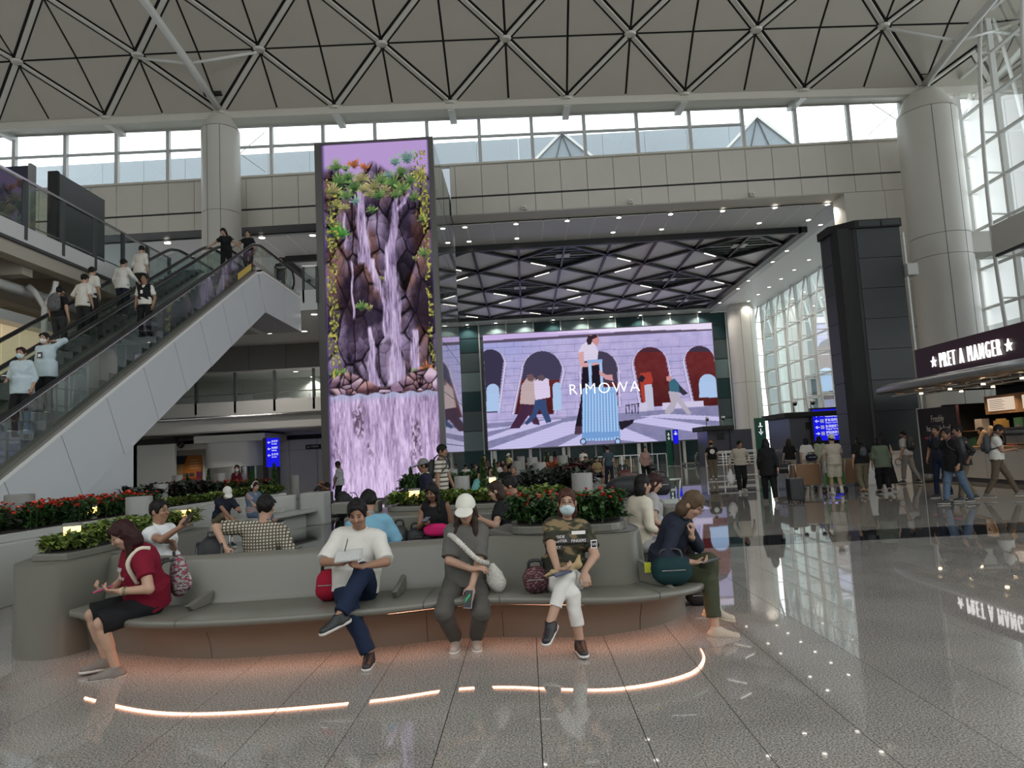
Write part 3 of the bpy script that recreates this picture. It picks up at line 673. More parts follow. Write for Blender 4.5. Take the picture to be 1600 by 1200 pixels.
    put([(470, 915), (520, 915), (525, 960), (545, 1020), (520, 1025), (490, 960), (470, 1000), (430, 1035), (420, 1025), (455, 980)], (58, 78, 116)); put([(465, 830), (500, 808), (535, 820), (540, 905), (470, 918)], (226, 214, 232)); put([(480, 805), (505, 798), (520, 815), (505, 828), (485, 825)], (100, 84, 90))
    put([(1090, 880), (1130, 880), (1160, 930), (1195, 985), (1175, 990), (1130, 930), (1110, 975), (1080, 990), (1070, 975), (1100, 930)], (186, 180, 186)); put([(1095, 830), (1120, 820), (1145, 850), (1140, 885), (1095, 880)], (62, 110, 124)); put([(1082, 812), (1100, 806), (1110, 822), (1095, 835), (1082, 828)], (206, 150, 140)); put([(1140, 850), (1182, 890), (1160, 900), (1140, 885)], (54, 52, 64))
    # woman with suitcase
    put([(700, 735), (765, 735), (775, 790), (790, 870), (735, 900), (712, 860), (690, 1050), (655, 1040), (680, 930), (690, 800)], (34, 28, 40)); put([(855, 1020), (930, 1010), (920, 1030), (870, 1060), (858, 1050)], (40, 34, 46)); put([(655, 1040), (690, 1040), (690, 1075), (650, 1080)], (80, 60, 72))
    put([(690, 660), (720, 640), (750, 650), (768, 690), (762, 740), (695, 735), (672, 695)], (226, 218, 230)); put([(672, 695), (700, 690), (700, 760), (686, 770), (676, 730)], (220, 172, 168)); put([(686, 745), (770, 735), (775, 750), (700, 765)], (220, 168, 168))
    put([(728, 612), (765, 612), (775, 640), (762, 665), (745, 650), (735, 640)], (208, 150, 146)); put([(722, 615), (760, 610), (766, 622), (742, 632), (735, 655), (720, 660), (712, 640)], (58, 40, 46))
    put([(720, 735), (735, 735), (735, 865), (722, 865)], (176, 206, 236)); put([(772, 733), (784, 733), (788, 860), (775, 860)], (176, 206, 236)); put([(716, 730), (786, 728), (786, 742), (716, 745)], (150, 186, 226))
    put([(770, 780), (800, 800), (830, 800), (835, 830), (800, 822), (772, 800)], (214, 160, 160))
    m = inpoly(X, Y, [(690, 868), (705, 860), (838, 858), (848, 872), (862, 1090), (850, 1105), (700, 1110), (685, 1100)])
    rib_ = .5 + .5 * np.sin((X - (Y - 860) * .02 * (X - 770) / 80) * 2 * math.pi / 13.6); c = lerp(base(112, 158, 204), base(186, 220, 246), rib_); col[m] = c[m]
    put([(690, 880), (850, 872), (851, 884), (690, 892)], (140, 184, 226)); put([(688, 1070), (862, 1064), (862, 1090), (690, 1100)], (120, 166, 212))
    for cx in (690, 850):
        d = np.hypot(X - cx, Y - 1112); col[d < 15] = C3(64, 66, 80); col[d < 10] = C3(170, 204, 240)
    col = col * np.where((np.mod(v * 130, 1) < .12)[..., None], .95, 1.0)
    return np.clip(col * np.array([.98, .97, 1.02]) * 1.02, 0, 1)
SX0, SX1, SZ0, SZ1, SY = -3.5, 18.05, 2.12, 12.93, 66.0
wide = thing('video_screen', 'wide video screen showing an arcade and a pale blue suitcase', 'screen', (SX0, SY, 0))
MB().bx(-.08, SX1 - SX0 + .08, .05, .5, SZ0 - .1, SZ1 + .08).build('screen_frame', M_BRONZE, wide)
screen_mesh('picture', 430, 216, SX1 - SX0, SZ1 - SZ0, paint_ad, 1.15, wide, (0, 0, SZ0))
M_WGLOW = emit_mat('white_letter_glow', (1, .98, 1), 1.6)
tw_ = text_part('lettering', 'RIMOWA', 1.45, M_WGLOW, wide, ((SX1 - SX0) * .515, -.03, 6.85), align='CENTER', ext=.005, space=1.18, bold=-.012)
for x in (.6, 7, 14, 20.8): MB().bx(x - .15, x + .15, .2, .5, 0, SZ0 - .1).build('support_post', M_STEEL, wide)
# ================================================================ escalators (run away from the viewer, rising 30 degrees)
SL = .569
def zst(Y): return SL * Y - 5.30                       # nosing line
YT, ZLAND = (8.76 + 5.30) / SL, 8.76
YBOT = 5.30 / SL
M_CLAD = mat('escalator_cladding', (0.50, 0.52, 0.53), 0.35, var=.02, scale=.7); M_STEP = mat('step_metal', (0.10, 0.10, 0.105), 0.4, metal=.5)
M_DECK = mat('deck_steel', (0.30, 0.28, 0.25), 0.35, metal=.6)
def escalator(xr, label, clad):
    t = thing('escalator', label, 'escalator', (0, 0, 0)); xl = xr - 1.5
    up = lambda dz: [(y, max(zst(y), 0) + dz) for y in (YBOT - 1.6, YBOT, YT)] + [(29.3, ZLAND + dz)]
    def strip(x0, x1, d0, d1, name, m, ys=None):
        b = MB(); rows = []
        for y in ys or [YBOT - 1.6, YBOT - .2, YBOT + .4, YT - .4, YT + .3, 29.2]:
            z = min(max(zst(y), 0.0), ZLAND); rows.append([(x0, y, z + d0), (x1, y, z + d0), (x1, y, z + d1), (x0, y, z + d1)])
        return b.loft(rows, closed=True, cap=True).build(name, m, t)
    # outer cladding panels, joints square to the slope
    xp = xr if clad else xr
    if clad:
        ys = [9.3 + 1.52 * k for k in range(-1, 11)]
        for a, b in zip(ys[:-1], ys[1:]):
            q = []
            for y in (a, b):
                top = (y, zst(y) - .03); k = 1.74 * SL / (1 + SL * SL); bot = (y + k, zst(y) - .03 - 1.74 + SL * k); q.append((top, bot))
            (t0, b0), (t1, b1) = q; g_ = .012
            if b1[1] > 7.2: b1 = (25.2, 7.25)
            vs = [(xp, t0[0] + g_, t0[1]), (xp, t1[0] - g_, t1[1]), (xp, b1[0] - g_, max(.02, b1[1])), (xp, b0[0] + g_, max(.02, b0[1]))]
            if t0[1] < .1: continue
            MB().add(vs + [(xp - .05, v[1], v[2]) for v in vs], [(0, 3, 2, 1), (4, 5, 6, 7), (0, 1, 5, 4), (1, 2, 6, 5), (2, 3, 7, 6), (3, 0, 4, 7)]).build('cladding_panel', M_CLAD, t)
        for a, b in ((25.25, 27.2), (27.22, 29.3)):
            top0 = min(zst(a), ZLAND) + .35 * 0; lo = 7.25
            vs = [(xp, a if a > 26 else 24.35, ZLAND - .03), (xp, b, ZLAND - .03), (xp, b, lo), (xp, a, lo)]
            MB().add(vs + [(xp - .05, v[1], v[2]) for v in vs], [(0, 3, 2, 1), (4, 5, 6, 7), (0, 1, 5, 4), (1, 2, 6, 5), (2, 3, 7, 6), (3, 0, 4, 7)]).build('cladding_panel', M_CLAD, t)
        # support wall under the lower end
        for a, b in ((10.2, 12.4), (12.42, 14.6), (14.62, 16.75)):
            za, zb = zst(a) - 1.74 + .02, zst(b) - 1.74 + .02
            vs = [(xp - .06, a, 0), (xp - .06, b, 0), (xp - .06, b, max(.05, zb) + .5), (xp - .06, a, max(.05, za) + .5)]
            MB().add(vs + [(v[0] - .1, v[1], v[2]) for v in vs], [(0, 1, 2, 3), (7, 6, 5, 4), (0, 4, 5, 1), (1, 5, 6, 2), (2, 6, 7, 3), (3, 7, 4, 0)]).build('support_panel', M_CLAD, t)
        MB().bx(xp - 1.45, xp - .06, 16.6, 16.75, 0, zst(16.75) - 1.7).build('support_end', M_CLAD, t)
    b = MB(); b.loft([[(xl + .03, y, max(.02, z)), (xr - .03, y, max(.02, z))] for y, z in ((YBOT, .02), (9.3 + 3.2, zst(12.5) - 1.76), (25.2, 7.24), (29.3, 7.24))]); b.build('underside', M_MGREY, t)
    strip(xr - .28, xr, -.03, .05, 'deck', M_DECK); strip(xl, xl + .28, -.03, .05, 'deck', M_DECK)
    strip(xr - .02, xr + .015, -.10, -.02, 'trim_strip', M_STEEL)
    # steps
    sm_ = MB().bx(xl + .29, xr - .29, -.36, 0, -.2, 0).mesh('step'); sm_.materials.append(M_STEP); y = YBOT + .35
    while y < YT + .1: obj('step', sm_, None, t, (0, y, min(zst(y), ZLAND))); y += .3515
    MB().bx(xl + .29, xr - .29, YT, 29.3, ZLAND - .2, ZLAND - .01).build('landing_plate', M_STEP, t)
    for xg in (xr - .13, xl + .13):
        ys = [YBOT + .3] + [10.6 + 1.6 * k for k in range(9)] + [YT + .4, 26.8, 28.6]
        for a, b in zip(ys[:-1], ys[1:]):
            za, zb = min(zst(a), ZLAND), min(zst(b), ZLAND)
            MB().add([(xg, a + .01, za + .05), (xg, b - .01, zb + .05), (xg, b - .01, zb + .92), (xg, a + .01, za + .92)], [(0, 1, 2, 3)]).build('glass_pane', M_RAILG, t)
        path = [(xg, YBOT - .9, .45), (xg, YBOT - 1.1, .75), (xg, YBOT - .8, .97), (xg, YBOT, .98)] + [(xg, y, zst(y) + .97) for y in np.linspace(YBOT + 1, YT - .5, 10)] + [(xg, YT + .1, ZLAND + .9), (xg, YT + .8, ZLAND + .98), (xg, 28.4, ZLAND + .97), (xg, 28.8, ZLAND + .8), (xg, 28.9, ZLAND + .5), (xg, 28.7, ZLAND + .2)]
        MB().tube(catmull(path, 4), .045, 8).build('handrail', M_RUBBER, t, smooth=True)
        MB().tube(catmull([(p[0], p[1], p[2] - .055) for p in path[3:-3]], 3), .022, 6).build('rail_channel', M_CHROME, t, smooth=True)
    return t
e1 = escalator(-9.2, 'grey clad escalator carrying people down, beside the flower planters', True)
e2 = escalator(-10.95, 'escalator carrying people up, beyond the down escalator', False)
st = MB().add([(-9.32, 23.0, zst(23.0) + .12), (-9.32, 24.2, zst(24.2) + .12), (-9.32, 24.2, zst(24.2) + .34), (-9.32, 23.0, zst(23.0) + .34)], [(0, 1, 2, 3)]).add([(-9.31, 23.0, zst(23.0) + .12), (-9.31, 24.2, zst(24.2) + .12), (-9.31, 24.2, zst(24.2) + .34), (-9.31, 23.0, zst(23.0) + .34)], [(0, 3, 2, 1)])
st.build('warning_sticker', mat('sticker_yellow', (.55, .38, .07), .5), e1)['label'] = 'yellow warning sticker'
# ---------------------------------------------------------------- upper gallery on the left
GXE = -14.1
gal = S(empty('floor_2'), 'upper gallery slab with coffered beige underside above the escalators', 'floor')
M_BEIGE = mat('beige_soffit', (0.42, 0.38, 0.31), .6, var=.03)
MB().bx(-24, GXE, 6, 29.3, ZLAND - .25, ZLAND).build('slab', M_WHITE2, gal)
MB().bx(GXE - .05, GXE + .04, 6, 29.2, 8.42, 8.9).build('edge_fascia', M_WHITE2, gal); MB().bx(GXE - .02, GXE + .06, 6, 29.2, 8.34, 8.42).build('edge_strip', M_DGREY, gal)
MB().bx(GXE - .5, GXE - .05, 6, 29.2, 7.95, 8.42).build('edge_beam', M_BEIGE, gal)
for y in (10, 13.4, 16.8, 20.2, 23.6, 27): MB().bx(-24, GXE - .5, y, y + .45, 7.7, 8.5).build('cross_beam', M_BEIGE, gal)
MB().bx(-17.2, -16.7, 6, 29, 7.5, 8.0).build('edge_beam', M_BEIGE, gal)
MB().tube([(-15.4, 8, 7.5), (-15.4, 29, 7.5)], .16, 10).build('pipe', M_STEEL, gal, smooth=True)
MB().tube([(-14.6, 21.2, 3.0), (-14.6, 21.2, 6.9), (-14.9, 21.2, 7.4), (-15.1, 21.2, 7.6)], .09, 8).tube([(-14.6, 21.2, 6.9), (-14.3, 21.2, 7.4), (-14.25, 21.2, 7.7)], .08, 8).build('y_prop', M_STEEL, gal, smooth=True)
MB().bx(-36, TWX0 - .03, 29.3, 36.4, ZLAND - .6, ZLAND).build('landing_slab', M_CEIL, gal)
MB().bx(-24, TWX0 - .05, 29.22, 29.32, ZLAND - .62, ZLAND + .25).build('landing_fascia', M_WHITE2, gal)
MB().bx(-36, TWX0 - .03, 36.4, 52, ZLAND - .6, ZLAND).build('rear_slab', M_CEIL, gal)
rail = thing('gallery_railing', 'glass railing with dark posts along the upper gallery edge', 'railing', (GXE, 6, ZLAND))
ys = [.3 + 1.66 * k for k in range(14)]
for k, y in enumerate(ys): MB().bx(-.04, .06, y - .06, y + .06, -.25, 1.5).build('post', M_DGREY, rail)
for a, b in zip(ys[:-1], ys[1:]):
    MB().add([(0, a + .07, .08), (0, b - .07, .08), (0, b - .07, 1.45), (0, a + .07, 1.45)], [(0, 1, 2, 3)]).build('glass_pane', M_RAILG, rail)
MB().bx(-.05, .05, .2, ys[-1] + .1, 1.5, 1.57).build('top_rail', M_CHROME, rail); MB().tube([(-.12, .2, .3), (-.12, ys[-1], .3)], .025, 6).build('lower_rail', M_CHROME, rail)
rail2 = thing('gallery_railing', 'short glass railing beside the escalator head and the video tower', 'railing', (-9.1, 29.3, ZLAND))
for x in (-1.9 + 1.95, .62): MB().bx(x - .04, x + .04, -.08, .02, -.3, 1.25).build('post', M_DGREY, rail2)
MB().add([(.1, -.03, .1), (.58, -.03, .1), (.58, -.03, 1.15), (.1, -.03, 1.15)], [(0, 1, 2, 3)]).build('glass_pane', M_RAILG, rail2); MB().bx(0, .63, -.07, .0, 1.25, 1.32).build('top_rail', M_CHROME, rail2)
b = thing('display_board', 'tall black display board standing on the upper gallery', 'board', (-15.0, 22.2, ZLAND)); MB().bx(-.1, .1, 0, 2.6, 0, 2.9).build('board_panel', M_DGREY, b); MB().bx(-.16, .16, -.12, .0, 0, 2.9).build('edge_post', M_BLACK, b)
b = thing('display_board', 'navy display board at the near end of the upper gallery', 'board', (-17.0, 21.9, ZLAND)); MB().bx(-1.2, 1.35, 0, .15, .6, 3.05).build('board_panel', mat('navy', (.012, .014, .035), .3), b); MB().bx(1.35, 1.45, -.05, .2, 0, 3.1).build('edge_post', M_MGREY, b)
# backlit cream wall beyond the escalators
bw = S(empty('wall_left'), 'cream backlit wall panels beyond the escalators', 'wall')
M_CREAM = mat('backlit_cream', (.75, .66, .48), .5, emit=(1.0, .80, .50), estr=.42)
for k in range(6): MB().bx(-15.6, -15.4, 9.5 + 2.2 * k + .01, 9.5 + 2.2 * (k + 1) - .01, 0.0, 6.3).build('light_panel', M_CREAM, bw)
MB().bx(-16.0, -14.9, 9, 24.5, 6.3, 6.6).build('soffit_edge', M_WHITE2, bw)
# ---------------------------------------------------------------- floors and walls at the back left
wl = S(empty('wall_left_2'), 'white panelled ground floor wall under the lower gallery', 'wall')
GY = 40.0
MB().bx(-34, TWX0 - .02, GY + .1, GY + .4, 0, 3.6).build('wall_core', M_MGREY, wl)
for k in range(17):
    a = -8.6 - 1.6 * (k + 1); 
    for z0, z1 in ((0.05, 2.5), (2.52, 3.1), (3.35, 4.2)): MB().bx(a + .012, a + 1.588, GY - .02, GY + .1, z0, z1).build('panel', M_WHITE2, wl)
MB().bx(-24, TWX0 - .03, GY - .06, GY + .02, 3.1, 3.35).build('black_band', M_BLACK, wl)
# rounded volume beside the poster
poly = rounded([(-16.9, 36.6), (-14.2, 36.6), (-13.8, 40.2), (-16.9, 40.2)], .9, 6)
MB().prism(poly, 1.75, 3.05).build('rounded_wall', M_WHITE2, wl, smooth=True).data.set_sharp_from_angle(angle=.6)
MB().prism(rounded([(-16.85, 36.65), (-14.25, 36.65), (-13.85, 40.2), (-16.85, 40.2)], .9, 6), 0, 1.73).build('mirror_base', mat('mirror_steel', (.45, .46, .45), .12, metal=1), wl, smooth=True).data.set_sharp_from_angle(angle=.6)
MB().bx(-17.2, -13.5, 36.5, 40.2, 3.05, 3.42).build('bulkhead', M_WHITE2, wl)
MB().bx(-24, -18.15, 36.4, 36.6, .02, 3.1).build('return_wall', M_WHITE2, wl)
MB().bx(-24, -18.1, 36.3, 36.7, 3.1, 3.4).build('black_band', M_BLACK, wl)
mez = S(empty('floor_3'), 'lower gallery slab with white fascia and glass railing at the back left', 'floor')
MB().bx(-34, TWX0 - .03, 36.0, 52, 3.55, 3.75).build('slab', M_WHITE2, mez)
MB().bx(-34, TWX0 - .03, 35.9, 36.4, 3.6, 4.25).build('edge_beam', M_WHITE2, mez); MB().bx(-34, TWX0 - .03, 36.2, 36.4, 4.3, 5.1).build('upstand', M_WHITE2, mez)
MB().tube([(-34, 35.85, 4.28), (TWX0 - .05, 35.85, 4.28)], .1, 8).build('pipe', M_CHROME, mez, smooth=True)
r3 = thing('gallery_railing', 'glass railing with dark posts along the lower gallery at the back', 'railing', (0, 36.3, 0))
xs3 = [-8.75 - 2.05 * k for k in range(9)]
for x in xs3: MB().bx(x - .06, x + .06, -.1, .05, 4.5, 6.62).build('post', M_DGREY, r3)
for a, b in zip(xs3[1:], xs3[:-1]): MB().add([(a + .07, 0, 5.12), (b - .07, 0, 5.12), (b - .07, 0, 6.55), (a + .07, 0, 6.55)], [(0, 1, 2, 3)]).build('glass_pane', M_RAILG, r3)
MB().bx(xs3[-1], TWX0 - .05, -.06, .04, 6.6, 6.68).build('top_rail', M_CHROME, r3)
MB().tube([(xs3[-1], .15, 5.5), (TWX0 - .05, .15, 5.5)], .03, 6).build('lower_rail', M_CHROME, r3)
wm = S(empty('wall_left_3'), 'lit white wall panels of the lower gallery', 'wall')
for k in range(13):
    a = -8.6 - 2.0 * (k + 1); MB().bx(a + .012, a + 1.988, 41.5, 41.7, 3.8, 6.8).build('panel', M_WHITE2, wm)
    MB().bx(a + .012, a + 1.988, 37.4, 37.6, 6.8, 8.15).build('bulkhead_panel', M_MGREY, wm)
MB().bx(-36, TWX0 - .03, 52, 52.3, 0, ZC).build('rear_wall', M_WHITE2, wm)
MB().bx(-36, -24.5, 4, 52, 0, 8.4).build('side_wall', M_WHITE2, wm)
for x, y, z in ((-12.42, 38.4, 6.78), (-12.33, 41.2, 6.78)): downlight((x, y, z), 'round downlight in the low soffit over the lower gallery', 'lower gallery downlights', 1.0, 260)
MB().bx(-34, TWX0 - .03, 37.6, 52, 6.8, 6.9).build('low_ceiling', M_CEIL, wm)
for x, y in ((-8.9, 30.2), (-13.37, 33.9), (-12.26, 34.0), (-10.52, 34.0)): downlight((x, y, ZLAND - .61), 'round downlight under the gallery slabs at the back left', 'under gallery downlights', 1.0, 320)
MB().bx(-20.2, -17.2, 38.0, 39.98, 2.8, 3.1).build('recess_bulkhead', M_WHITE2, wl)
downlight((-18.74, 38.6, 2.79), 'round downlight under the bulkhead over the orange poster', None, .9, 120)
for x, y in ((-19.25, 37.9), (-13.97, 37.9), (-11.18, 38.0), (-19.22, 40.5)): downlight((x, y, ZC - .012), 'round downlight in the dark ceiling behind the slim column', 'rear left downlights', 1.3, 260)
MB().bx(-36, TWX0, WY + 1.3, 52, ZC + .05, ZC + .1).build('left_ceiling', M_CEIL, ceil2)
# ================================================================ things on the right
M_DT = mat('tower_slate', (0.030, 0.034, 0.036), 0.3, var=.08, scale=.5); M_DT2 = mat('tower_slate_side', (0.045, 0.045, 0.052), 0.35)
DY = 30.0; dx0, dx1 = uy(1341, 400, DY)[0], uy(1412, 400, DY)[0]; dzt = uy(1372, 343, DY)[2]
dt = thing('slab_tower', 'tall black panelled slab tower in front of the portal jamb', 'tower', (dx0, DY, 0)); dw = dx1 - dx0
zs_ = np.linspace(0, dzt - .35, 9)
MB().bx(-.75, dw - .02, .08, 1.8, 0, dzt - .3).build('core', M_BLACK, dt)
for a, b in zip(zs_[:-1], zs_[1:]):
    MB().bx(.02, dw - .06, 0, .08, a + .01, b - .01).build('front_panel', M_DT, dt)
    MB().prism([(-.3, .3), (0, .0), (.02, .08), (-.28, .36)], a + .004, b - .004).build('corner_panel', M_DT2, dt)
    MB().bx(-.78, -.72, .75, 1.8, a + .01, b - .01).build('side_panel', M_DT2, dt); MB().prism([(-.76, .72), (-.3, .3), (-.28, .36), (-.72, .76)], a + .01, b - .01).build('side_panel', M_DT2, dt)
MB().prism([(-.9, .7), (-.32, .18), (-.05, -.1), (dw, -.1), (dw, 1.8), (-.9, 1.8)], dzt - .35, dzt).build('crown', M_BLACK, dt)
for a, b in ((.08, dw * .52), (dw * .56, dw - .08)): MB().bx(a, b, -.13, -.1, dzt - .3, dzt - .06).build('louvre', M_DT, dt)
MB().tube([(dw + .12, .1, 0), (dw + .12, .1, dzt - .6)], .05, 8).build('conduit', M_STEEL, dt); MB().bx(dw + .0, dw + .45, -.2, .3, 8.35, 8.85).build('junction_box', M_WHITE2, dt)
# ---------------------------------------------------------------- sandwich kiosk
M_MAROON = mat('maroon', (0.062, 0.022, 0.035), .4); M_CTR = mat('cream_counter', (.50, .46, .40), .4); M_WOOD = mat('oak', (.30, .17, .08), .45, var=.2, scale=6); M_ALU = mat('silver_canopy', (.42, .42, .42), .28, metal=.7)
KX = 14.2
kio = thing('food_kiosk', 'dark sandwich kiosk with a maroon sign and silver canopy', 'kiosk', (KX, 0, 0))
MB().bx(0, .12, 15.2, 25.6, 3.6, 4.62).build('sign_panel', M_MAROON, kio)
M_SIGN = emit_mat('sign_glow', (1, .97, .95), 2.0)
sg = kio.children[0]
text_part('lettering', 'PRET A MANGER', .74, M_SIGN, kio, (-.05, 22.5, 3.80), (math.pi / 2, 0, -math.pi / 2), ext=.03, align='CENTER', sx=.41, space=1.45, bold=-.014)
for cy in (24.42, 20.62):
    pts = [(cy - (.17 if k % 2 == 0 else .07) * math.sin(k * math.pi / 5), 4.04 + (.2 if k % 2 == 0 else .08) * math.cos(k * math.pi / 5)) for k in range(10)]
    MB().add([(-.06, p[0], p[1]) for p in pts] + [(-.02, p[0], p[1]) for p in pts] , [tuple(range(10)), tuple(range(19, 9, -1))] + [(k, (k + 1) % 10, 10 + (k + 1) % 10, 10 + k) for k in range(10)]).build('star', M_SIGN, kio)
rows = []
for y in (28.4, 27.9, 27.0, 25.8, 24, 20, 15):
    w_ = {28.4: .02, 27.9: .35, 27.0: .75}.get(y, 1.0)
    rows.append([(-.05 - 1.05 * w_ + dx, y, 3.28 + dz * (.35 + .65 * w_)) for dx, dz in ((0, 0), (.04, .12), (.2, .2), (.6 * w_, .26), (1.1 * w_, .3), (1.1 * w_, -.1), (.4 * w_, -.12), (.08, -.1))])
MB().loft(rows, closed=True, cap=True).build('canopy', M_ALU, kio, smooth=True)
MB().bx(.0, 7.5, 15, 26.6, 3.4, 3.6).build('roof_slab', M_DGREY, kio)
for k in range(9): MB().tube([(-.8, 16 + 1.2 * k, 3.1), (3.2, 16 + 1.2 * k, 3.1)], .035, 6).build('rod', M_CHROME, kio)
MB().tube([(-.5, 15.5, 3.06), (-.5, 26.5, 3.06)], .04, 6).build('rod', M_CHROME, kio); MB().tube([(.6, 15.5, 3.06), (.6, 26.5, 3.06)], .04, 6).build('rod', M_CHROME, kio)
M_WARM = emit_mat('warm_spot', (1, .7, .4), 12.0)
for bx_, by_ in ((1.2, 23.4), (1.2, 25.1), (-.2, 21.7), (-.2, 23.4)):
    ld = bpy.data.lights.new('kiosk_bulb', 'SPOT'); ld.energy = 70; ld.color = (1, .72, .45); ld.spot_size = 2.2; ld.spot_blend = .6; ld.shadow_soft_size = .08; lo = bpy.data.objects.new('bulb', ld); COL.objects.link(lo); lo.parent = kio; lo.location = (bx_, by_, 2.97)
for k in range(6): MB().cone((-.2, 16.6 + 1.7 * k, 3.0), (-.2, 16.6 + 1.7 * k, 3.05), .06, .05, 10).build('spot' if k > 1 else 'spot_offscreen', M_WARM, kio); MB().cone((1.2, 16.6 + 1.7 * k, 3.0), (1.2, 16.6 + 1.7 * k, 3.05), .06, .05, 10).build('spot' if k > 3 else 'spot_offscreen', M_WARM, kio)
for a, b in ((15.0, 17.4), (17.42, 19.8), (19.82, 22.3), (22.32, 24.9)): MB().bx(0, .08, a, b, .14, 1.06).build('counter_panel', M_CTR, kio)
MB().bx(.06, .9, 15, 24.9, 0, .14).build('kick', M_DGREY, kio); MB().bx(-.06, .9, 15, 24.9, 1.06, 1.12).build('counter_top', M_WOOD, kio); MB().bx(.08, .85, 15, 24.9, .14, 1.06).build('counter_body', M_DGREY, kio)
MB().bx(3.4, 3.6, 15, 26.6, 0, 3.4).build('rear_wall', mat('kiosk_black', (.012, .011, .011), .5), kio); MB().bx(1.2, 3.5, 26.2, 26.4, 0, 2.62).build('side_wall', M_BLACK, kio)
MB().bx(1.55, 2.0, 20.5, 25.9, 1.0, 1.06).build('shelf', M_WOOD, kio); MB().bx(1.55, 2.0, 20.5, 25.9, 1.6, 1.64).build('shelf', M_WOOD, kio)
mbx = thing('menu_lightbox', 'oak framed menu lightbox hanging over the kiosk counter', 'menu board', (15.9, 0, 2.15))
MB().bx(0, .3, 19.4, 24.7, 0, .62).build('box', M_WOOD, mbx)
M_MENU = emit_mat('menu_glow', (1, .80, .62), .85); M_INK = mat('menu_ink', (.14, .08, .06), .6)
for a in (23.2, 21.5, 19.8):
    p = MB().bx(-.03, .0, a, a + 1.3, .1, .53).build('menu_panel', M_MENU, mbx)
    for q in range(6): MB().bx(-.034, -.03, a + .45 + .1 * (q % 2), a + 1.2, .155 + .06 * q, .17 + .06 * q).build('print_line', M_INK, p)
MB().tube([(.15, 20.2, .62), (.15, 20.2, 1.25)], .02, 6).build('hanger', M_CHROME, mbx); MB().tube([(.15, 24.3, .62), (.15, 24.3, 1.25)], .02, 6).build('hanger', M_CHROME, mbx)
# poster board beside the counter
pb = thing('poster_board', 'maroon brick-patterned poster board with white lettering beside the kiosk', 'poster board', (15.2, 25.2, 0))
M_BRICK = bpy.data.materials.new('dark_brick_print'); M_BRICK.use_nodes = True; _n = M_BRICK.node_tree; _b = _n.nodes.new('ShaderNodeTexBrick'); _tc = _n.nodes.new('ShaderNodeTexCoord'); _mp = _n.nodes.new('ShaderNodeMapping'); _mp.inputs['Rotation'].default_value = (math.pi / 2, 0, math.pi / 2)
_n.links.new(_tc.outputs['Object'], _mp.inputs[0]); _n.links.new(_mp.outputs[0], _b.inputs['Vector']); _b.inputs['Scale'].default_value = 4.0; _b.inputs['Color1'].default_value = (.055, .02, .03, 1); _b.inputs['Color2'].default_value = (.085, .032, .045, 1); _b.inputs['Mortar'].default_value = (.02, .012, .014, 1); _b.inputs['Mortar Size'].default_value = .02
_n.links.new(_b.outputs['Color'], _n.nodes['Principled BSDF'].inputs['Base Color'])
MB().bx(0, .1, 0, 2.45, .08, 2.55).build('board', M_BRICK, pb); MB().bx(-.02, .12, 2.45, 2.5, 0, 2.6).build('edge_trim', M_STEEL, pb)
M_CHALK = mat('chalk_white', (.75, .72, .68), .6); M_PINKP = mat('pink_print', (.45, .04, .14), .5)
RW = (math.pi / 2, 0, -math.pi / 2)
for s_, z, sz, m in (('Freshly', 2.02, .36, M_CHALK), ('handmade food', 1.68, .30, M_CHALK), ('organic', 1.12, .2, M_CHALK), ('coffee', .9, .28, M_CHALK)): text_part('lettering', s_, sz, m, pb, (-.02, 1.15 if z > 1.5 else .75, z), RW, .003, 'CENTER', .8)
MB().bx(-.006, 0, .3, 2.1, 1.4, 1.48).build('pink_print', M_PINKP, pb)
for y in (.45, 1.55): MB().lathe([(.0, 0), (.16, 0), (.16, .006), (0, .006)], n=18).build('pink_print', M_PINKP, pb, loc=(-.004, y, 1.05)).rotation_euler = (0, -math.pi / 2, 0)
# goods on the kiosk counter
kz = 1.12
def small(name, label, cat, mbq, m, loc, group=None, smooth=True): return tag(mbq.build(name, m, smooth=smooth, loc=loc), label, cat, group)
M_BREAD = mat('bread_crust', (.52, .38, .24), .6, var=.2, scale=8)
for k, (y, lean) in enumerate(((22.95, .35), (22.6, .5), (22.25, .5))):
    small('baguette', ['short pale baguette lying against the display rack', 'long pale baguette leaning on the counter rack', 'long pale baguette beside the till on the kiosk counter'][k], 'bread', MB().tube(catmull([(0, 0, .05), (0, -.12, .2), (0, -.3, .42 + .1 * (k > 0)), (0, -.36, .48 + .12 * (k > 0))], 4), [.04] + [.075] * 11 + [.04], 8), M_BREAD, (14.45, y, kz), None)
t = thing('espresso_machine', 'chrome espresso machine on the kiosk counter', 'coffee machine', (14.72, 21.3, kz)); MB().bx(-.2, .3, -.5, .5, .05, .5).build('body', M_CHROME, t, bevel=.03); MB().bx(-.3, -.18, -.4, .4, .3, .38).build('group_head', M_RUBBER, t); MB().bx(-.25, .3, -.48, .48, .5, .56).build('cup_tray', M_DGREY, t)
t = thing('sauce_bottle', 'clear squeeze bottle with white cap on the kiosk counter', 'bottle', (14.4, 20.6, kz)); MB().lathe([(.0, 0), (.05, .01), (.05, .22), (.02, .28), (.0, .28)], n=14).build('bottle_body', M_CTR, t, smooth=True); MB().cone((0, 0, .28), (0, 0, .36), .022, .01, 10).build('cap', M_CHALK, t)
t = thing('card_till', 'black till screen on the kiosk counter', 'till', (14.5, 20.1, kz)); MB().bx(-.05, .05, -.22, .22, .08, .42).build('screen_case', M_RUBBER, t, bevel=.01); MB().cone((0, 0, 0), (0, 0, .1), .1, .03, 12).build('stand', M_RUBBER, t)
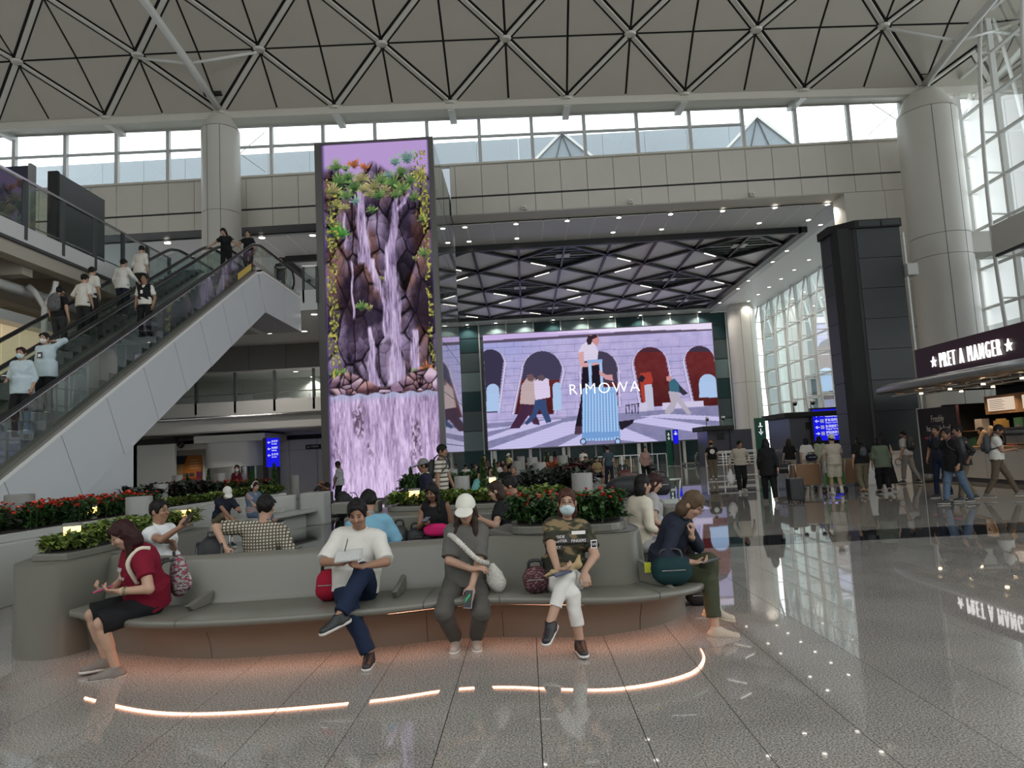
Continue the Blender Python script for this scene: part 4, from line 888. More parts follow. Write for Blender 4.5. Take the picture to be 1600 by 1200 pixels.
for k in range(10):
    y = 20.8 + .5 * k; c = [(.4, .05, .08), (.5, .32, .1), (.1, .12, .16), (.55, .5, .45), (.08, .2, .1)][k % 5]
    small('product_box', 'small packaged goods standing on the kiosk rear shelf', 'package', MB().bx(0, .25, 0, .4, 0, .28 + .05 * (k % 3)).bx(.02, .2, .05, .3, .28, .34), mat('pack%d' % (k % 5), c, .5), (15.8, y, 1.06 if k % 2 else 1.64), 'packages on the kiosk shelves', False)
t = thing('wall_notice', 'small orange-red notice on the black kiosk side wall', 'notice', (15.6, 26.18, 1.75)); MB().bx(0, .3, 0, .02, 0, .28).build('notice_plate', mat('notice_red', (.45, .09, .04), .5), t); MB().bx(.05, .25, -.004, 0, .1, .18).build('print', M_INK, t)
# ---------------------------------------------------------------- information kiosks and signs
M_BLUE = emit_mat('sign_blue', (.012, .012, .85), 1.1); M_SW = emit_mat('sign_white', (.9, .93, 1), 1.2); M_KIO = mat('kiosk_slate', (.075, .075, .095), .3, metal=.2); M_GRN = mat('sign_green', (.0, .085, .045), .4)
def glyphs(parent, x0, z, n, s, m, seed, y=-.03):
    """block characters made of straight strokes"""
    r = random.Random(seed); b = MB()
    for k in range(n):
        cx = x0 + k * s * 1.12; th = s * .1
        for q in range(3): zz_ = z + s * (.08 + .4 * q); b.bx(cx, cx + s * (.95 if r.random() > .3 else .6), y, y + .01, zz_, zz_ + th)
        for q in range(2 + (r.random() > .5)): xx = cx + s * (.1 + .38 * q); b.bx(xx, xx + th, y, y + .01, z + s * (.0 if r.random() > .4 else .3), z + s * .98)
    return b.build('sign_characters', m, parent)
def arrow(parent, cx, cz, s, a, m, y=-.03):
    o = MB().add([(-.5, 0, .07), (-.5, 0, -.07), (.1, 0, -.07), (.1, 0, .07)], [(0, 1, 2, 3)]).add([(.0, 0, .38), (.0, 0, .2), (.3, 0, 0), (.5, 0, 0)], [(0, 1, 2, 3)]).add([(.0, 0, -.38), (.0, 0, -.2), (.3, 0, 0), (.5, 0, 0)], [(3, 2, 1, 0)]).build('arrow', m, parent, loc=(cx, y, cz)); o.scale = (s, s, s); o.rotation_euler = (0, -a, 0); return o
KY = 40.2
def px(x, y, Y): p = uy(x, y, Y); return p[0], p[2]
x0, zt = px(1232, 645, KY); xs0, zs1 = px(1266, 641, KY); xs1, _ = px(1317, 641, KY); _, zs0 = px(1292, 688, KY)
ik = thing('information_kiosk', 'dark slate information kiosk with a blue direction screen', 'kiosk', (x0, KY, 0))
MB().bx(0, xs1 - x0 + 1.0, 0, 3.5, 0, zt - .3).build('cabin', M_KIO, ik); MB().bx(-.35, xs1 - x0 + .3, -.35, 3.6, zt - .3, zt).build('roof_rim', M_BLACK, ik, bevel=.05); MB().bx(xs0 - x0 - .1, xs1 - x0 + .35, -.25, 0, zs0 - .2, zs1 + .1).build('screen_case', M_RUBBER, ik)
MB().bx(.9, 1.25, -.06, 0, zt - 1.0, zt - .6).build('black_panel', M_BLACK, ik)
sc = MB().bx(xs0 - x0, xs1 - x0, -.28, -.25, zs0, zs1).build('blue_screen', M_BLUE, ik)
hh = (zs1 - zs0)
for k, (a, cj, en) in enumerate(((math.pi / 2, 8, 'Mainland/Macao Transport'), (math.pi, 6, 'Airport Lost & Found'), (math.pi, 7, 'Baggage Storage and Delivery'), (0, 8, 'HKIA Tower Two'))):
    z = zs1 - .30 - hh * .2 * k; bx_ = xs0 - x0
    arrow(sc, bx_ + .2, z, .24, a, M_SW, -.286); glyphs(sc, bx_ + .66, z - .03, cj, .145, M_SW, k, -.296); text_part('sign_words', en, .115, M_SW, sc, (bx_ + .66, -.29, z - .14), ext=.002)
    MB().bx(bx_ + .38, bx_ + .58, -.29, -.285, z - .1, z + .1).build('pictogram', mat('picto_pale', (.3, .3, .6), .4, emit=(.5, .5, .9), estr=.6), sc)
def cctv(loc, label):
    t = thing('dome_camera', label, 'camera', loc); MB().tube([(0, 0, 0), (0, 0, .55), (.0, -.08, .66), (.0, -.3, .66)], .035, 8).build('pole', M_STEEL, t, smooth=True); MB().cone((0, -.3, .66), (0, -.3, .52), .13, .13, 14).build('housing', M_STEEL, t, smooth=True); MB().ell((0, -.3, .5), (.12, .12, .14), 12, 8).build('dome', M_RUBBER, t, smooth=True)
for x, l in ((1243, 'black dome camera on the left corner of the slate kiosk roof'), (1271, 'black dome camera above the blue direction screen')): cctv((px(x, 640, KY)[0], KY + .3, zt), l)
LY_ = 52.0; x0, zt = px(1104, 666, LY_); x1, _ = px(1141, 666, LY_)
ik2 = thing('information_kiosk', 'dark slate kiosk standing in front of the wide video screen', 'kiosk', (x0, LY_, 0))
MB().bx(0, x1 - x0 + 1.5, 0, 3, 0, zt - .35).build('cabin', M_KIO, ik2); MB().bx(-.35, x1 - x0 + .2, -.35, 3.1, zt - .35, zt).build('roof_rim', M_BLACK, ik2, bevel=.05); MB().bx(.7, 1.2, -.06, 0, zt - 1.0, zt - .6).build('black_panel', M_BLACK, ik2); MB().bx(1.6, 1.66, -.03, 0, 0, zt - .4).build('corner_strip', M_BLACK, ik2)
cctv((px(1106, 660, LY_)[0], LY_ + .4, zt), 'dome camera on the left of the kiosk by the video screen'); cctv((px(1131, 660, LY_)[0], LY_ + .4, zt), 'dome camera on the right of the kiosk by the video screen')
def totem(x, ytop, Y, w, label, m, glyph=True):
    X_, zt = px(x, ytop, Y); t = thing('sign_totem', label, 'sign', (X_, Y, 0)); MB().bx(-w / 2, w / 2, 0, .16, 0.04, zt).build('sign_slab', m, t); MB().bx(-w / 2 - .05, w / 2 + .05, -.05, .21, 0, .04).build('base_plate', M_CHROME, t)
    if glyph: arrow(t, 0, zt - .65, .3, -math.pi / 2, M_SW, -.01); MB().bx(-.1, .1, -.008, 0, zt - .42, zt - .38).bx(-.03, .03, -.008, 0, zt - .42, zt - .22).build('pictogram', M_SW, t)
    return t, zt
totem(1187, 653, 33.5, .48, 'tall dark green exit totem beside the walkers', M_GRN); totem(1044, 672, 58.0, .42, 'slim green totem in front of the wide video screen', M_GRN)
t, zt = totem(1055, 671, 57.0, .42, 'slim totem with a blue lit sign near the green totem', M_DGREY, False); MB().bx(-.2, .2, -.03, 0, 1.8, zt - .05).build('blue_panel', M_BLUE, t); text_part('numerals', '2', .4, M_SW, t, (-.1, -.04, 2.5)); arrow(t, 0, zt - .35, .3, math.pi, M_SW, -.04)
# blue direction sign at the back left
bs_x, bs_z = px(418, 685, 36.2); bs_x1, bs_z0 = px(438, 729, 36.2)
bsn = thing('direction_sign', 'blue direction sign on black posts beside the rounded white wall', 'sign', (bs_x, 36.0, 0)); w_ = bs_x1 - bs_x
MB().bx(-.18, 0, 0, .2, 0, bs_z + .02).build('post', M_BLACK, bsn); MB().bx(w_ - .14, w_, .1, .2, 0, bs_z0).build('post', M_BLACK, bsn)
p = MB().bx(0, w_, 0, .1, bs_z0, bs_z).build('blue_panel', M_BLUE, bsn)
for k in range(3): arrow(p, .15, bs_z - .22 - .33 * k, .18, math.pi, M_SW, -.012); glyphs(p, .28, bs_z - .22 - .33 * k, 3, .1, M_SW, 40 + k, -.012); glyphs(p, .28, bs_z - .34 - .33 * k, 4, .06, M_SW, 50 + k, -.012)
ax, az = px(478, 702, 39.9); ax1, az1 = px(501, 694, 39.9)
asn = thing('arrow_sign', 'black arrow sign on the white wall beside the video tower', 'sign', (ax, 39.86, az)); p = MB().bx(0, ax1 - ax, 0, .1, 0, az1 - az).build('sign_plate', M_BLACK, asn); arrow(p, .17, (az1 - az) / 2, .2, math.pi, M_CHALK, -.01); glyphs(p, .32, .08, 4, .1, M_CHALK, 3, -.012)
po_x, po_z = px(273, 751, 39.9); po_x1, po_z1 = px(315, 711, 39.9)
pos = thing('wall_poster', 'orange poster with a dark corner on the white recess wall', 'poster', (po_x, 39.9, po_z)); w_, h_ = po_x1 - po_x, po_z1 - po_z
MB().bx(0, w_, 0, .06, 0, h_).build('poster_sheet', mat('poster_orange', (.42, .14, .02), .5), pos)
def flat(parent, pts, m, name='print', y=-.004): return MB().add([(p[0], y, p[1]) for p in pts], [tuple(range(len(pts)))]).build(name, m, parent)
ps = pos.children[0]
flat(ps, [(0, h_), (w_ * .48, h_), (w_ * .36, h_ * .66), (0, h_ * .66)], mat('poster_navy', (.02, .025, .05), .5)); flat(ps, [(0, h_ * .66), (w_ * .36, h_ * .66), (w_ * .22, .06), (0, .06)], mat('poster_sand', (.40, .26, .10), .5)); flat(ps, [(w_ * .2, 0), (w_, 0), (w_, .1), (w_ * .25, .1)], mat('poster_red', (.28, .03, .02), .5)); flat(ps, [(w_ * .8, .08), (w_, .08), (w_, .45), (w_ * .8, .45)], mat('poster_plum', (.12, .02, .06), .5), y=-.006)
for q in range(3): flat(ps, [(w_ * (.1 + .22 * q), .18), (w_ * (.28 + .22 * q), .18), (w_ * (.28 + .22 * q), .38), (w_ * (.1 + .22 * q), .38)], mat('poster_photo%d' % q, ((.30, .27, .22), (.10, .10, .10), (.05, .05, .05))[q], .5), y=-.006)
for q in range(4): flat(ps, [(w_ * .55, h_ * (.8 - .11 * q)), (w_ * (.85 + .05 * (q % 2)), h_ * (.8 - .11 * q)), (w_ * .85, h_ * (.815 - .11 * q)), (w_ * .55, h_ * (.815 - .11 * q))], M_CHALK, y=-.006)
for x in (272, 283): 
    t = thing('wall_symbol', 'round dark pictogram on the bulkhead over the poster' if x > 275 else 'round dark pictogram half hidden behind the return wall', 'sign', (px(x, 695, 37.96)[0], 37.96, px(x, 695, 37.96)[1])); o = MB().lathe([(.0, 0), (.19, 0), (.19, .02), (0, .02)], n=20).build('disc', M_DGREY, t); o.rotation_euler = (math.pi / 2, 0, 0); o2 = MB().bar((-.1, -.03, -.1), (.1, -.03, .1), .05, .01).build('symbol', M_CHALK, t)
# ---------------------------------------------------------------- barriers
M_WPIPE = mat('white_pipe', (.66, .66, .64), .35)
def pipe_barrier(x0, x1, Y, label, n):
    t = thing('barrier', label, 'barrier', (x0, Y, 0)); L_ = x1 - x0
    for k in range(n + 1): MB().tube([(L_ * k / n, 0, 0), (L_ * k / n, 0, 1.1)], .035, 8).build('post', M_WPIPE, t, smooth=True)
    for z in (.45, .78, 1.1): MB().tube([(0, 0, z), (L_, 0, z)], .03, 8).build('rail', M_WPIPE, t, smooth=True)
    return t
pipe_barrier(9.9, 12.7, 39.5, 'white pipe barrier behind the man in the orange cap', 3); pipe_barrier(17.3 - 5.5, 14.9, 46.0, 'white pipe barrier in front of the slate kiosk by the screen', 3)
def glass_barrier(x0, x1, Y, label, n):
    t = thing('glass_barrier', label, 'barrier', (x0, Y, 0)); L_ = (x1 - x0) / n
    for k in range(n + 1): MB().bx(L_ * k - .03, L_ * k + .03, -.03, .03, 0, 1.15).build('post', M_CHROME, t)
    for k in range(n): MB().add([(L_ * k + .05, 0, .12), (L_ * (k + 1) - .05, 0, .12), (L_ * (k + 1) - .05, 0, 1.05), (L_ * k + .05, 0, 1.05)], [(0, 1, 2, 3)]).build('glass_pane', M_RAILG, t)
    MB().bx(0, L_ * n, -.04, .04, 1.13, 1.19).build('top_rail', M_CHROME, t); return t
glass_barrier(12.0, 16.6, 34.6, 'glass barrier with steel posts behind the green totem', 5); glass_barrier(4.5, 9.2, 47.0, 'long steel barrier line across the far hall', 8)
for x, y, w_ in ((11.6, 24.6, 1.5),):
    t = thing('service_desk', 'white service desk with round cut-outs beside the luggage cart', 'desk', (x, y, 0)); MB().bx(0, w_, 0, .6, 0, 1.02).build('cabinet', M_WHITE2, t); MB().bx(-.03, w_ + .03, -.03, .63, 1.02, 1.06).build('worktop', M_WHITE2, t)
    for q in (.4, 1.1): o = MB().lathe([(.1, 0), (.13, 0), (.13, .01), (.1, .01)], n=18).build('ring', M_MGREY, t, loc=(q, -.005, .7)); o.rotation_euler = (math.pi / 2, 0, 0)
# right-hand gallery and its beam to the thick column
g4 = S(empty('floor_4'), 'gallery slab along the right glass facade with a beam to the thick column', 'floor')
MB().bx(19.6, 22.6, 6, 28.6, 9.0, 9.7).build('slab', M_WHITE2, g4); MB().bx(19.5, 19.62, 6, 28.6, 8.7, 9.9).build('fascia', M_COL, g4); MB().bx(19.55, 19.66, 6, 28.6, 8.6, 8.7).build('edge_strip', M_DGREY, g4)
MB().bx(21.6, 26, 33.6, 35.2, 10.12, 11.13).build('beam', M_COL, g4)
MB().bx(19.7, 22.6, 6, 28.6, 8.9, 9.0).build('soffit', M_WHITE2, g4)
# ---------------------------------------------------------------- outside, seen through the glass
M_EXT = mat('outside_wall', (.33, .37, .40), .7, var=.04, scale=.3); M_EXT2 = mat('outside_green', (.22, .40, .36), .5, var=.06, scale=.3); M_EXT3 = mat('outside_dark', (.10, .12, .13), .5)
ex = thing('roof_parapet', 'pale grey rooftop parapet seen through the clerestory glass', 'building', (0, 47, 15))
for k in range(20): MB().bx(-40 + 2.9 * k + .01, -40 + 2.9 * (k + 1) - .01, 0, .4, 0, 8.3).build('parapet_panel', M_EXT, ex)
for k, px_ in enumerate((878, 1182)):
    p = uy(px_, 208 if k == 0 else 183, 44.0); t = thing('roof_skylight', ['small pyramid skylight on the roof outside, nearer the waterfall tower', 'pyramid skylight on the roof outside, nearer the thick column'][k], 'skylight', (p[0], 44.0, p[2]))
    MB().add([(0, 0, 0), (-3.2, -.2, -3.1), (3.2, -.2, -3.1), (0, 2.5, -3.1)], [(0, 1, 2), (0, 2, 3), (0, 3, 1)]).build('glazing', mat('skylight_glass', (.22, .26, .29), .3), t)
    for a in ((-3.2, -.2, -3.1), (3.2, -.2, -3.1)): MB().bar((0, -.05, .05), (a[0], a[1] - .05, a[2]), .16, .16).build('ridge_bar', M_STEEL, t)
    for q in (.35, .65): MB().bar((0, -.07, -.1), ((q - .5) * 6, -.27, -3.1), .05, .05).build('glazing_bar', M_DGREY, t)
for (x0, x1, y0, y1, h, m, lab) in ((38, 46, 47, 64, 9.5, M_EXT2, 'green glass building outside the far facade'), (30, 33, 20, 44, 6.5, M_EXT3, 'dark low building outside the right facade'), (36, 46, 66, 90, 9, M_EXT, 'grey building outside beyond the video screen')):
    t = thing('building', lab, 'building', (x0, y0, 0)); MB().bx(0, x1 - x0, 0, y1 - y0, 0, h).build('wall', m, t); MB().bx(-.3, x1 - x0 + .3, -.3, y1 - y0 + .3, h, h + .4).build('roof', M_EXT, t)
    for q in range(6):
        for z in np.arange(1, h - 1.2, 2.4): MB().bx(-.05, 0, (y1 - y0) * (q + .15) / 6, (y1 - y0) * (q + .85) / 6, z, z + 1.5).build('window', M_TEAL3 if q % 2 else M_TEAL2, t)
# unseen wall added behind the viewer to cut frontal fill, open band left
wv = S(empty('wall_fill_block'), 'unseen white wall added behind the viewer to cut fill light, with an open band', 'wall')
MB().bx(-40, 40, -14.3, -14, 0, 7.0).build('wall_panel', M_WHITE2, wv); MB().bx(-40, -36, -14, 36, 0, 24).build('side_panel', M_WHITE2, wv)
MB().bx(-40, 40, -14.3, -14, 13.5, 27).build('upper_shade_panel', M_WHITE2, wv)
# ================================================================ curved benches and planters
M_BENCH = mat('bench_solid_surface', (.150, .145, .120), .34, var=.02, scale=1.0); M_PALE = mat('planter_pale', (.42, .42, .39), .35, var=.02, scale=1.0)
M_LEDW = emit_mat('bench_led', (1.0, .44, .27), 20.0); M_SOIL = mat('soil', (.02, .014, .01), .9, var=.4, scale=40)
ST_S = [(-4.24, 6.54), (-3.52, 6.04), (-2.93, 5.85), (-2.15, 5.84), (-1.33, 5.97), (-.74, 6.17), (-.3, 6.18), (.16, 6.05), (.63, 5.95), (1.04, 6.02), (1.42, 6.25), (1.62, 6.7), (1.68, 7.2)]
ST_J = [(-4.25, 7.1), (-3.4, 6.64), (-2.9, 6.6), (-2.1, 6.68), (-1.3, 6.82), (-.74, 6.88), (-.3, 6.78), (.16, 6.6), (.6, 6.52), (.9, 6.55), (1.05, 6.75), (1.12, 7.1), (1.1, 7.5)]
ST_T = [(-4.3, 7.25), (-3.4, 6.78), (-2.9, 6.79), (-2.1, 6.89), (-1.35, 7.03), (-.8, 7.12), (-.3, 7.1), (.16, 6.95), (.6, 6.86), (.95, 6.9), (1.06, 7.1), (1.1, 7.35), (1.06, 7.7)]
ST_B = [(-4.40, 7.0), (-3.43, 6.56), (-2.87, 6.4), (-2.25, 6.41), (-1.36, 6.52), (-.8, 6.67), (-.3, 6.66), (.15, 6.56), (.5, 6.53), (.95, 6.68), (1.3, 6.95), (1.5, 7.3), (1.55, 7.7)]
NS = 8
cS, cJ, cT, cB = (catmull(p, NS) for p in (ST_S, ST_J, ST_T, ST_B))
bench = thing('curved_bench', 'long grey curved bench with a glowing base in the open hall', 'bench', (-1.4, 6.6, 0)); BO = np.array([-1.4, 6.6])
def P3(p, z): return (p[0] - BO[0], p[1] - BO[1], z)
def seat_rows(k):
    b, s, j = cB[k], cS[k], cJ[k]; mix = lambda t: b + (s - b) * t
    return [P3(b, 0.0), P3(mix(.04), .12), P3(mix(.16), .25), P3(mix(.4), .335), P3(mix(.72), .372), P3(mix(.93), .385), P3(mix(.99), .40), P3(mix(1.0), .425), P3(mix(.99), .442), P3(mix(.95), .45), P3(s + (j - s) * .5, .445), P3(j, .44)]
cuts = [0, 2 * NS, 4 * NS + 5, 6 * NS, 9 * NS, 12 * NS]
for a, b in zip(cuts[:-1], cuts[1:]):
    o = MB().loft([seat_rows(k) for k in range(a, b + 1)]).build('seat_section', M_BENCH, bench, smooth=True)
    o = MB().loft([[P3(cJ[k], .43), P3(cJ[k] * .7 + cT[k] * .3, .5), P3(cJ[k] * .15 + cT[k] * .85, .8), P3(cT[k], .835), P3(cT[k] + np.array([0, .03]), .85), P3(cT[k] + np.array([0, .13]), .85), P3(cT[k] + np.array([0, .15]), .83), P3(cT[k] + np.array([0, .22]), .44)] for k in range(a, b + 1)]).build('backrest_section', M_BENCH, bench, smooth=True)
for k in cuts[1:-1]: MB().add([(*np.array(p)[:2], p[2]) for p in [tuple(np.array(q) + np.array([0, -.002, .002])) for q in seat_rows(k)]] + [tuple(np.array(q) + np.array([.008, -.002, .002])) for q in seat_rows(k)], [(i, i + 1, 13 + i, 12 + i) for i in range(11)]).build('seam', M_DGREY, bench)
kk = list(range(2, 12 * NS - 3))
for a, b in ((2, 30), (30, 58), (58, 93)):
    MB().loft([[P3(cB[k] + (cS[k] - cB[k]) * .57, .346), P3(cB[k] + (cS[k] - cB[k]) * .65, .354)] for k in range(a, b + 1)]).build('led_strip', M_LEDW, bench)['label'] = 'warm glowing light strip under the seat'
# rear seats on the far side of the backrest
k1 = 7 * NS
def rear_rows(k):
    j = cT[k] + np.array([0, .2]); s = j + np.array([0, .58]); b = j + np.array([0, .25]); mix = lambda t: b + (s - b) * t
    return [P3(j, .44), P3(j + np.array([0, .4]), .45), P3(s, .44), P3(s + np.array([0, .015]), .42), P3(s, .395), P3(mix(.5), .35), P3(mix(.1), .2), P3(b, 0)]
MB().loft([rear_rows(k) for k in range(NS, k1)]).build('rear_seat', M_BENCH, bench, smooth=True)
# seat dividers
for k, sc_ in ((1 * NS + 7, .7), (4 * NS + 1, .8), (6 * NS - 2, .9), (10 * NS - 4, 1.5)):
    j, s, t_ = cJ[k], cS[k], cT[k]; w = np.array([.022, 0]); q = [(j, .44), (j + (t_ - j) * .3, .44 + .16 * min(sc_, 1.15)), (j + (s - j) * .25, .44 + .13 * min(sc_, 1.2)), (j + (s - j) * .55, .44 + .06), (j + (s - j) * (.62 * sc_ if sc_ < 1 else .85), .445)]
    MB().add([P3(p - w, z) for p, z in q] + [P3(p + w, z) for p, z in q], [tuple(range(5))[::-1], tuple(range(5, 10))] + [(i, (i + 1) % 5, 5 + (i + 1) % 5, 5 + i) for i in range(5)]).build('seat_divider', M_BENCH, bench, bevel=.008)
# right-hand block behind the backrest with planter rim
blk = [tuple(cT[k] + np.array([0, .05])) for k in range(7 * NS - 4, 12 * NS, 4)] + [(1.0, 8.1), (.6, 8.5), (-.3, 8.4), (-.45, 7.9)]
MB().prism([(p[0] - BO[0], p[1] - BO[1]) for p in blk], 0, .85).build('planter_block', M_BENCH, bench, smooth=False, bevel=.02)
rim = rounded([(-.2, 7.18), (.8, 7.05), (1.0, 7.3), (.95, 8.0), (.5, 8.35), (-.2, 8.2)], .22, 5)
MB().prism([(p[0] - BO[0], p[1] - BO[1]) for p in rim], .85, .93).build('planter_rim', M_BENCH, bench, bevel=.012)
soil = lambda poly, z, par, o=BO: MB().prism([((p[0] - np.mean([q[0] for q in poly])) * .9 + np.mean([q[0] for q in poly]) - o[0], (p[1] - np.mean([q[1] for q in poly])) * .9 + np.mean([q[1] for q in poly]) - o[1]) for p in poly], z, z + .012).build('soil', M_SOIL, par)
soil(rim, .93, bench)
# left arm with planter tray
arm = rounded([(-4.97, 6.72), (-4.42, 6.55), (-4.24, 7.2), (-4.3, 8.3), (-4.5, 10.2), (-5.7, 10.3), (-5.5, 8.4)], .3, 8)
MB().prism([(p[0] - BO[0], p[1] - BO[1]) for p in arm], 0, .85).build('end_block', M_BENCH, bench, smooth=True, auto=.7)
tray = [(-4.9, 6.98), (-4.52, 6.92), (-4.48, 8.0), (-4.72, 10.0), (-5.5, 10.0), (-5.35, 8.2)]
MB().prism([(p[0] - BO[0], p[1] - BO[1]) for p in tray], .85, .92).build('planter_tray', M_BENCH, bench, bevel=.01); soil(tray, .92, bench)
# inner seat along the arm (where the man in the polo shirt sits)
MB().prism([(p[0] - BO[0], p[1] - BO[1]) for p in rounded([(-4.32, 7.7), (-3.75, 7.75), (-3.9, 9.9), (-4.45, 9.9)], .1)], .36, .45).build('arm_seat', M_BENCH, bench, bevel=.02); MB().prism([(p[0] - BO[0], p[1] - BO[1]) for p in [(-4.32, 7.8), (-4.0, 7.85), (-4.1, 9.8), (-4.45, 9.8)]], 0, .36).build('arm_seat_base', M_BENCH, bench)

# ---------------------------------------------------------------- plants
def leaf_mat(name, c0, c1, rough=.45):
    if name in _mats: return _mats[name]
    m = bpy.data.materials.new(name); m.use_nodes = True; nt = m.node_tree; b = nt.nodes['Principled BSDF']; g_ = nt.nodes.new('ShaderNodeNewGeometry'); cr = nt.nodes.new('ShaderNodeValToRGB')
    e = cr.color_ramp.elements; e[0].color = c0 + (1,); e[1].color = c1 + (1,); nt.links.new(g_.outputs['Random Per Island'], cr.inputs[0]); nt.links.new(cr.outputs[0], b.inputs['Base Color']); b.inputs['Roughness'].default_value = rough
    _mats[name] = m; return m
L_GREEN = leaf_mat('leaf_green', (.012, .04, .010), (.05, .115, .025)); L_VAR = leaf_mat('leaf_variegated', (.025, .07, .012), (.26, .33, .07)); L_DARK = leaf_mat('leaf_dark', (.008, .018, .010), (.07, .085, .06)); L_RED = leaf_mat('leaf_maroon', (.018, .008, .012), (.10, .022, .03)); L_CYP = leaf_mat('leaf_cypress', (.012, .035, .008), (.05, .10, .02)); PETAL = leaf_mat('petal_red', (.45, .02, .012), (.80, .10, .05)); L_ORNG = leaf_mat('bromeliad_orange', (.30, .05, .02), (.55, .16, .05))
nrs = np.random.RandomState(5)
def pt_in(poly, n):
    xs_ = np.array([p[0] for p in poly]); ys_ = np.array([p[1] for p in poly]); out = []
    while len(out) < n:
        X = nrs.uniform(xs_.min(), xs_.max(), 400); Y = nrs.uniform(ys_.min(), ys_.max(), 400); m = inpoly(X, Y, poly); out += list(zip(X[m], Y[m]))
    return np.array(out[:n])
def leaves(base, length, width, elev, nper, curl=.5):
    """folded leaves around each base point; returns verts, quads"""
    n = len(base) * nper; B = np.repeat(base, nper, 0); az = nrs.uniform(0, 2 * np.pi, n); el = np.radians(nrs.uniform(elev[0], elev[1], n)); Ln = length * nrs.uniform(.65, 1.25, n); Wd = width * nrs.uniform(.7, 1.2, n)
    d = np.stack([np.cos(az) * np.cos(el), np.sin(az) * np.cos(el), np.sin(el)], 1); side = np.stack([-np.sin(az), np.cos(az), np.zeros(n)], 1); up_ = np.cross(side, d)
    up_ *= np.sign(up_[:, 2:3] + 1e-9)
    st = B + d * (Ln * .1)[:, None]; mid = B + d * (Ln * .55)[:, None] + up_ * (Ln * .08)[:, None]; tip = B + d * Ln[:, None] - np.array([0, 0, 1]) * (Ln * curl * .4)[:, None]
    l_ = mid + side * (Wd / 2)[:, None] + up_ * (Wd * .2)[:, None]; r_ = mid - side * (Wd / 2)[:, None] + up_ * (Wd * .2)[:, None]
    V = np.stack([st, l_, mid, r_, tip], 1).reshape(-1, 3); i = np.arange(n)[:, None] * 5
    return V, np.concatenate([np.concatenate([i, i + 3, i + 2, i + 1], 1), np.concatenate([i + 1, i + 2, i + 3, i + 4], 1)], 0)
def bed(name, label, cat, poly, z, n, h, leaf, m, nper=10, flowers=0, fm=None, fs=.03, elev=(5, 75), layers=3, cz=0.0):
    c = np.mean(np.array(poly), 0); t = tag(empty(name, (c[0], c[1], z)), label, cat, None, 'stuff')
    p = pt_in(poly, n); base = np.concatenate([p - c, np.zeros((n, 1))], 1); allV = []; allF = []; off = 0
    for q in range(layers):
        b2 = base.copy(); b2[:, 2] = h * (q + .3) / layers * nrs.uniform(.7, 1.15, n); b2[:, :2] += nrs.normal(0, .03, (n, 2))
        V, Fq = leaves(b2, leaf[0], leaf[1], elev, nper); allV.append(V); allF.append(Fq + off); off += len(V)
    o = obj('foliage', fast_mesh('foliage', np.concatenate(allV), np.concatenate(allF), True), m, t)
    stems = MB()
    for k in range(0, n, 3): stems.cone((base[k, 0], base[k, 1], 0), (base[k, 0], base[k, 1], h * .8), .006, .003, 4, False)
    stems.build('stems', L_GREEN, t)
    if flowers:
        p = pt_in(poly, flowers); fb = np.concatenate([(p - c) * 1.06, (h * nrs.uniform(.75, 1.2, (flowers, 1)))], 1)
        V, Fq = leaves(fb, fs, fs * .9, (15, 60), 6, .1); obj('blossom', fast_mesh('blossom', V, Fq, True), fm or PETAL, t)
    return t
def cypress(X, Y, z, h, r, label):
    t = thing('conical_shrub', label, 'shrub', (X, Y, z)); n = 260; tt = nrs.uniform(0, 1, n) ** .8; a = nrs.uniform(0, 2 * np.pi, n); rr = r * (1 - tt) * nrs.uniform(.3, 1, n) * (1 + .2 * np.sin(tt * 20)); base = np.stack([rr * np.cos(a), rr * np.sin(a), .04 + tt * h * .9], 1)
    V, Fq = leaves(base, h * .13, h * .035, (45, 88), 3, -.1); obj('foliage', fast_mesh('foliage', V, Fq, True), L_CYP, t); MB().cone((0, 0, 0), (0, 0, h * .7), .02, .008, 6).build('stem', M_SOIL, t)
def bollard(X, Y, z, r, h, label, group=None):
    t = thing('planter_light', label, 'light', (X, Y, z), 0, group); 
    o = MB().lathe([(0.001, h), (r * .96, h), (r, h - .01), (r, .07), (r * .94, .06), (r * .94, .05), (.001, .05)], n=28).build('drum', M_BOL, t, smooth=True); o.data.set_sharp_from_angle(angle=.6)
    MB().lathe([(r * .8, .05), (r * .8, .0), (r * .4, 0)], n=16).build('foot', M_RUBBER, t); return t
M_BOL = mat('bollard_grey', (.20, .195, .18), .4, var=.02); M_LAMP = emit_mat('lamp_amber', (1.0, .62, .20), 5.0); M_LAMPW = mat('lamp_shell', (.3, .3, .28), .4)
def lamp(X, Y, z, r, h, label):
    t = thing('planter_lamp', label, 'lamp', (X, Y, z)); MB().cone((0, 0, 0), (0, 0, h * .4), r * .9, r * .9, 18).build('base', M_BOL, t, smooth=True).data.set_sharp_from_angle(angle=.6)
    MB().cone((0, 0, h * .4), (0, 0, h), r * .86, r * .86, 18, False).build('shade', M_LAMP, t, smooth=True); MB().cone((0, 0, h), (0, 0, h + .03), r, r, 18).build('cap', M_BOL, t)
V2 = lambda p: (p[0], p[1])
bed('bedding_plants', 'green variegated bedding plants in the tray at the bench end', 'plants', [(-4.85, 7.05), (-4.56, 7.0), (-4.55, 7.75), (-5.1, 7.85)], .93, 46, .10, (.12, .06), L_VAR, 8)
bed('bedding_plants', 'green variegated bedding plants behind the amber lamp on the bench arm', 'plants', [(-5.2, 7.95), (-4.62, 7.95), (-4.8, 9.9), (-5.4, 9.9)], .93, 110, .13, (.12, .06), L_VAR, 8)
lamp(-4.98, 7.72, .93, .095, .2, 'amber glowing lamp among plants on the bench arm')
bollard(-5.25, 9.55, .93, .165, .42, 'grey cylindrical light on the bench arm behind the woman in maroon')
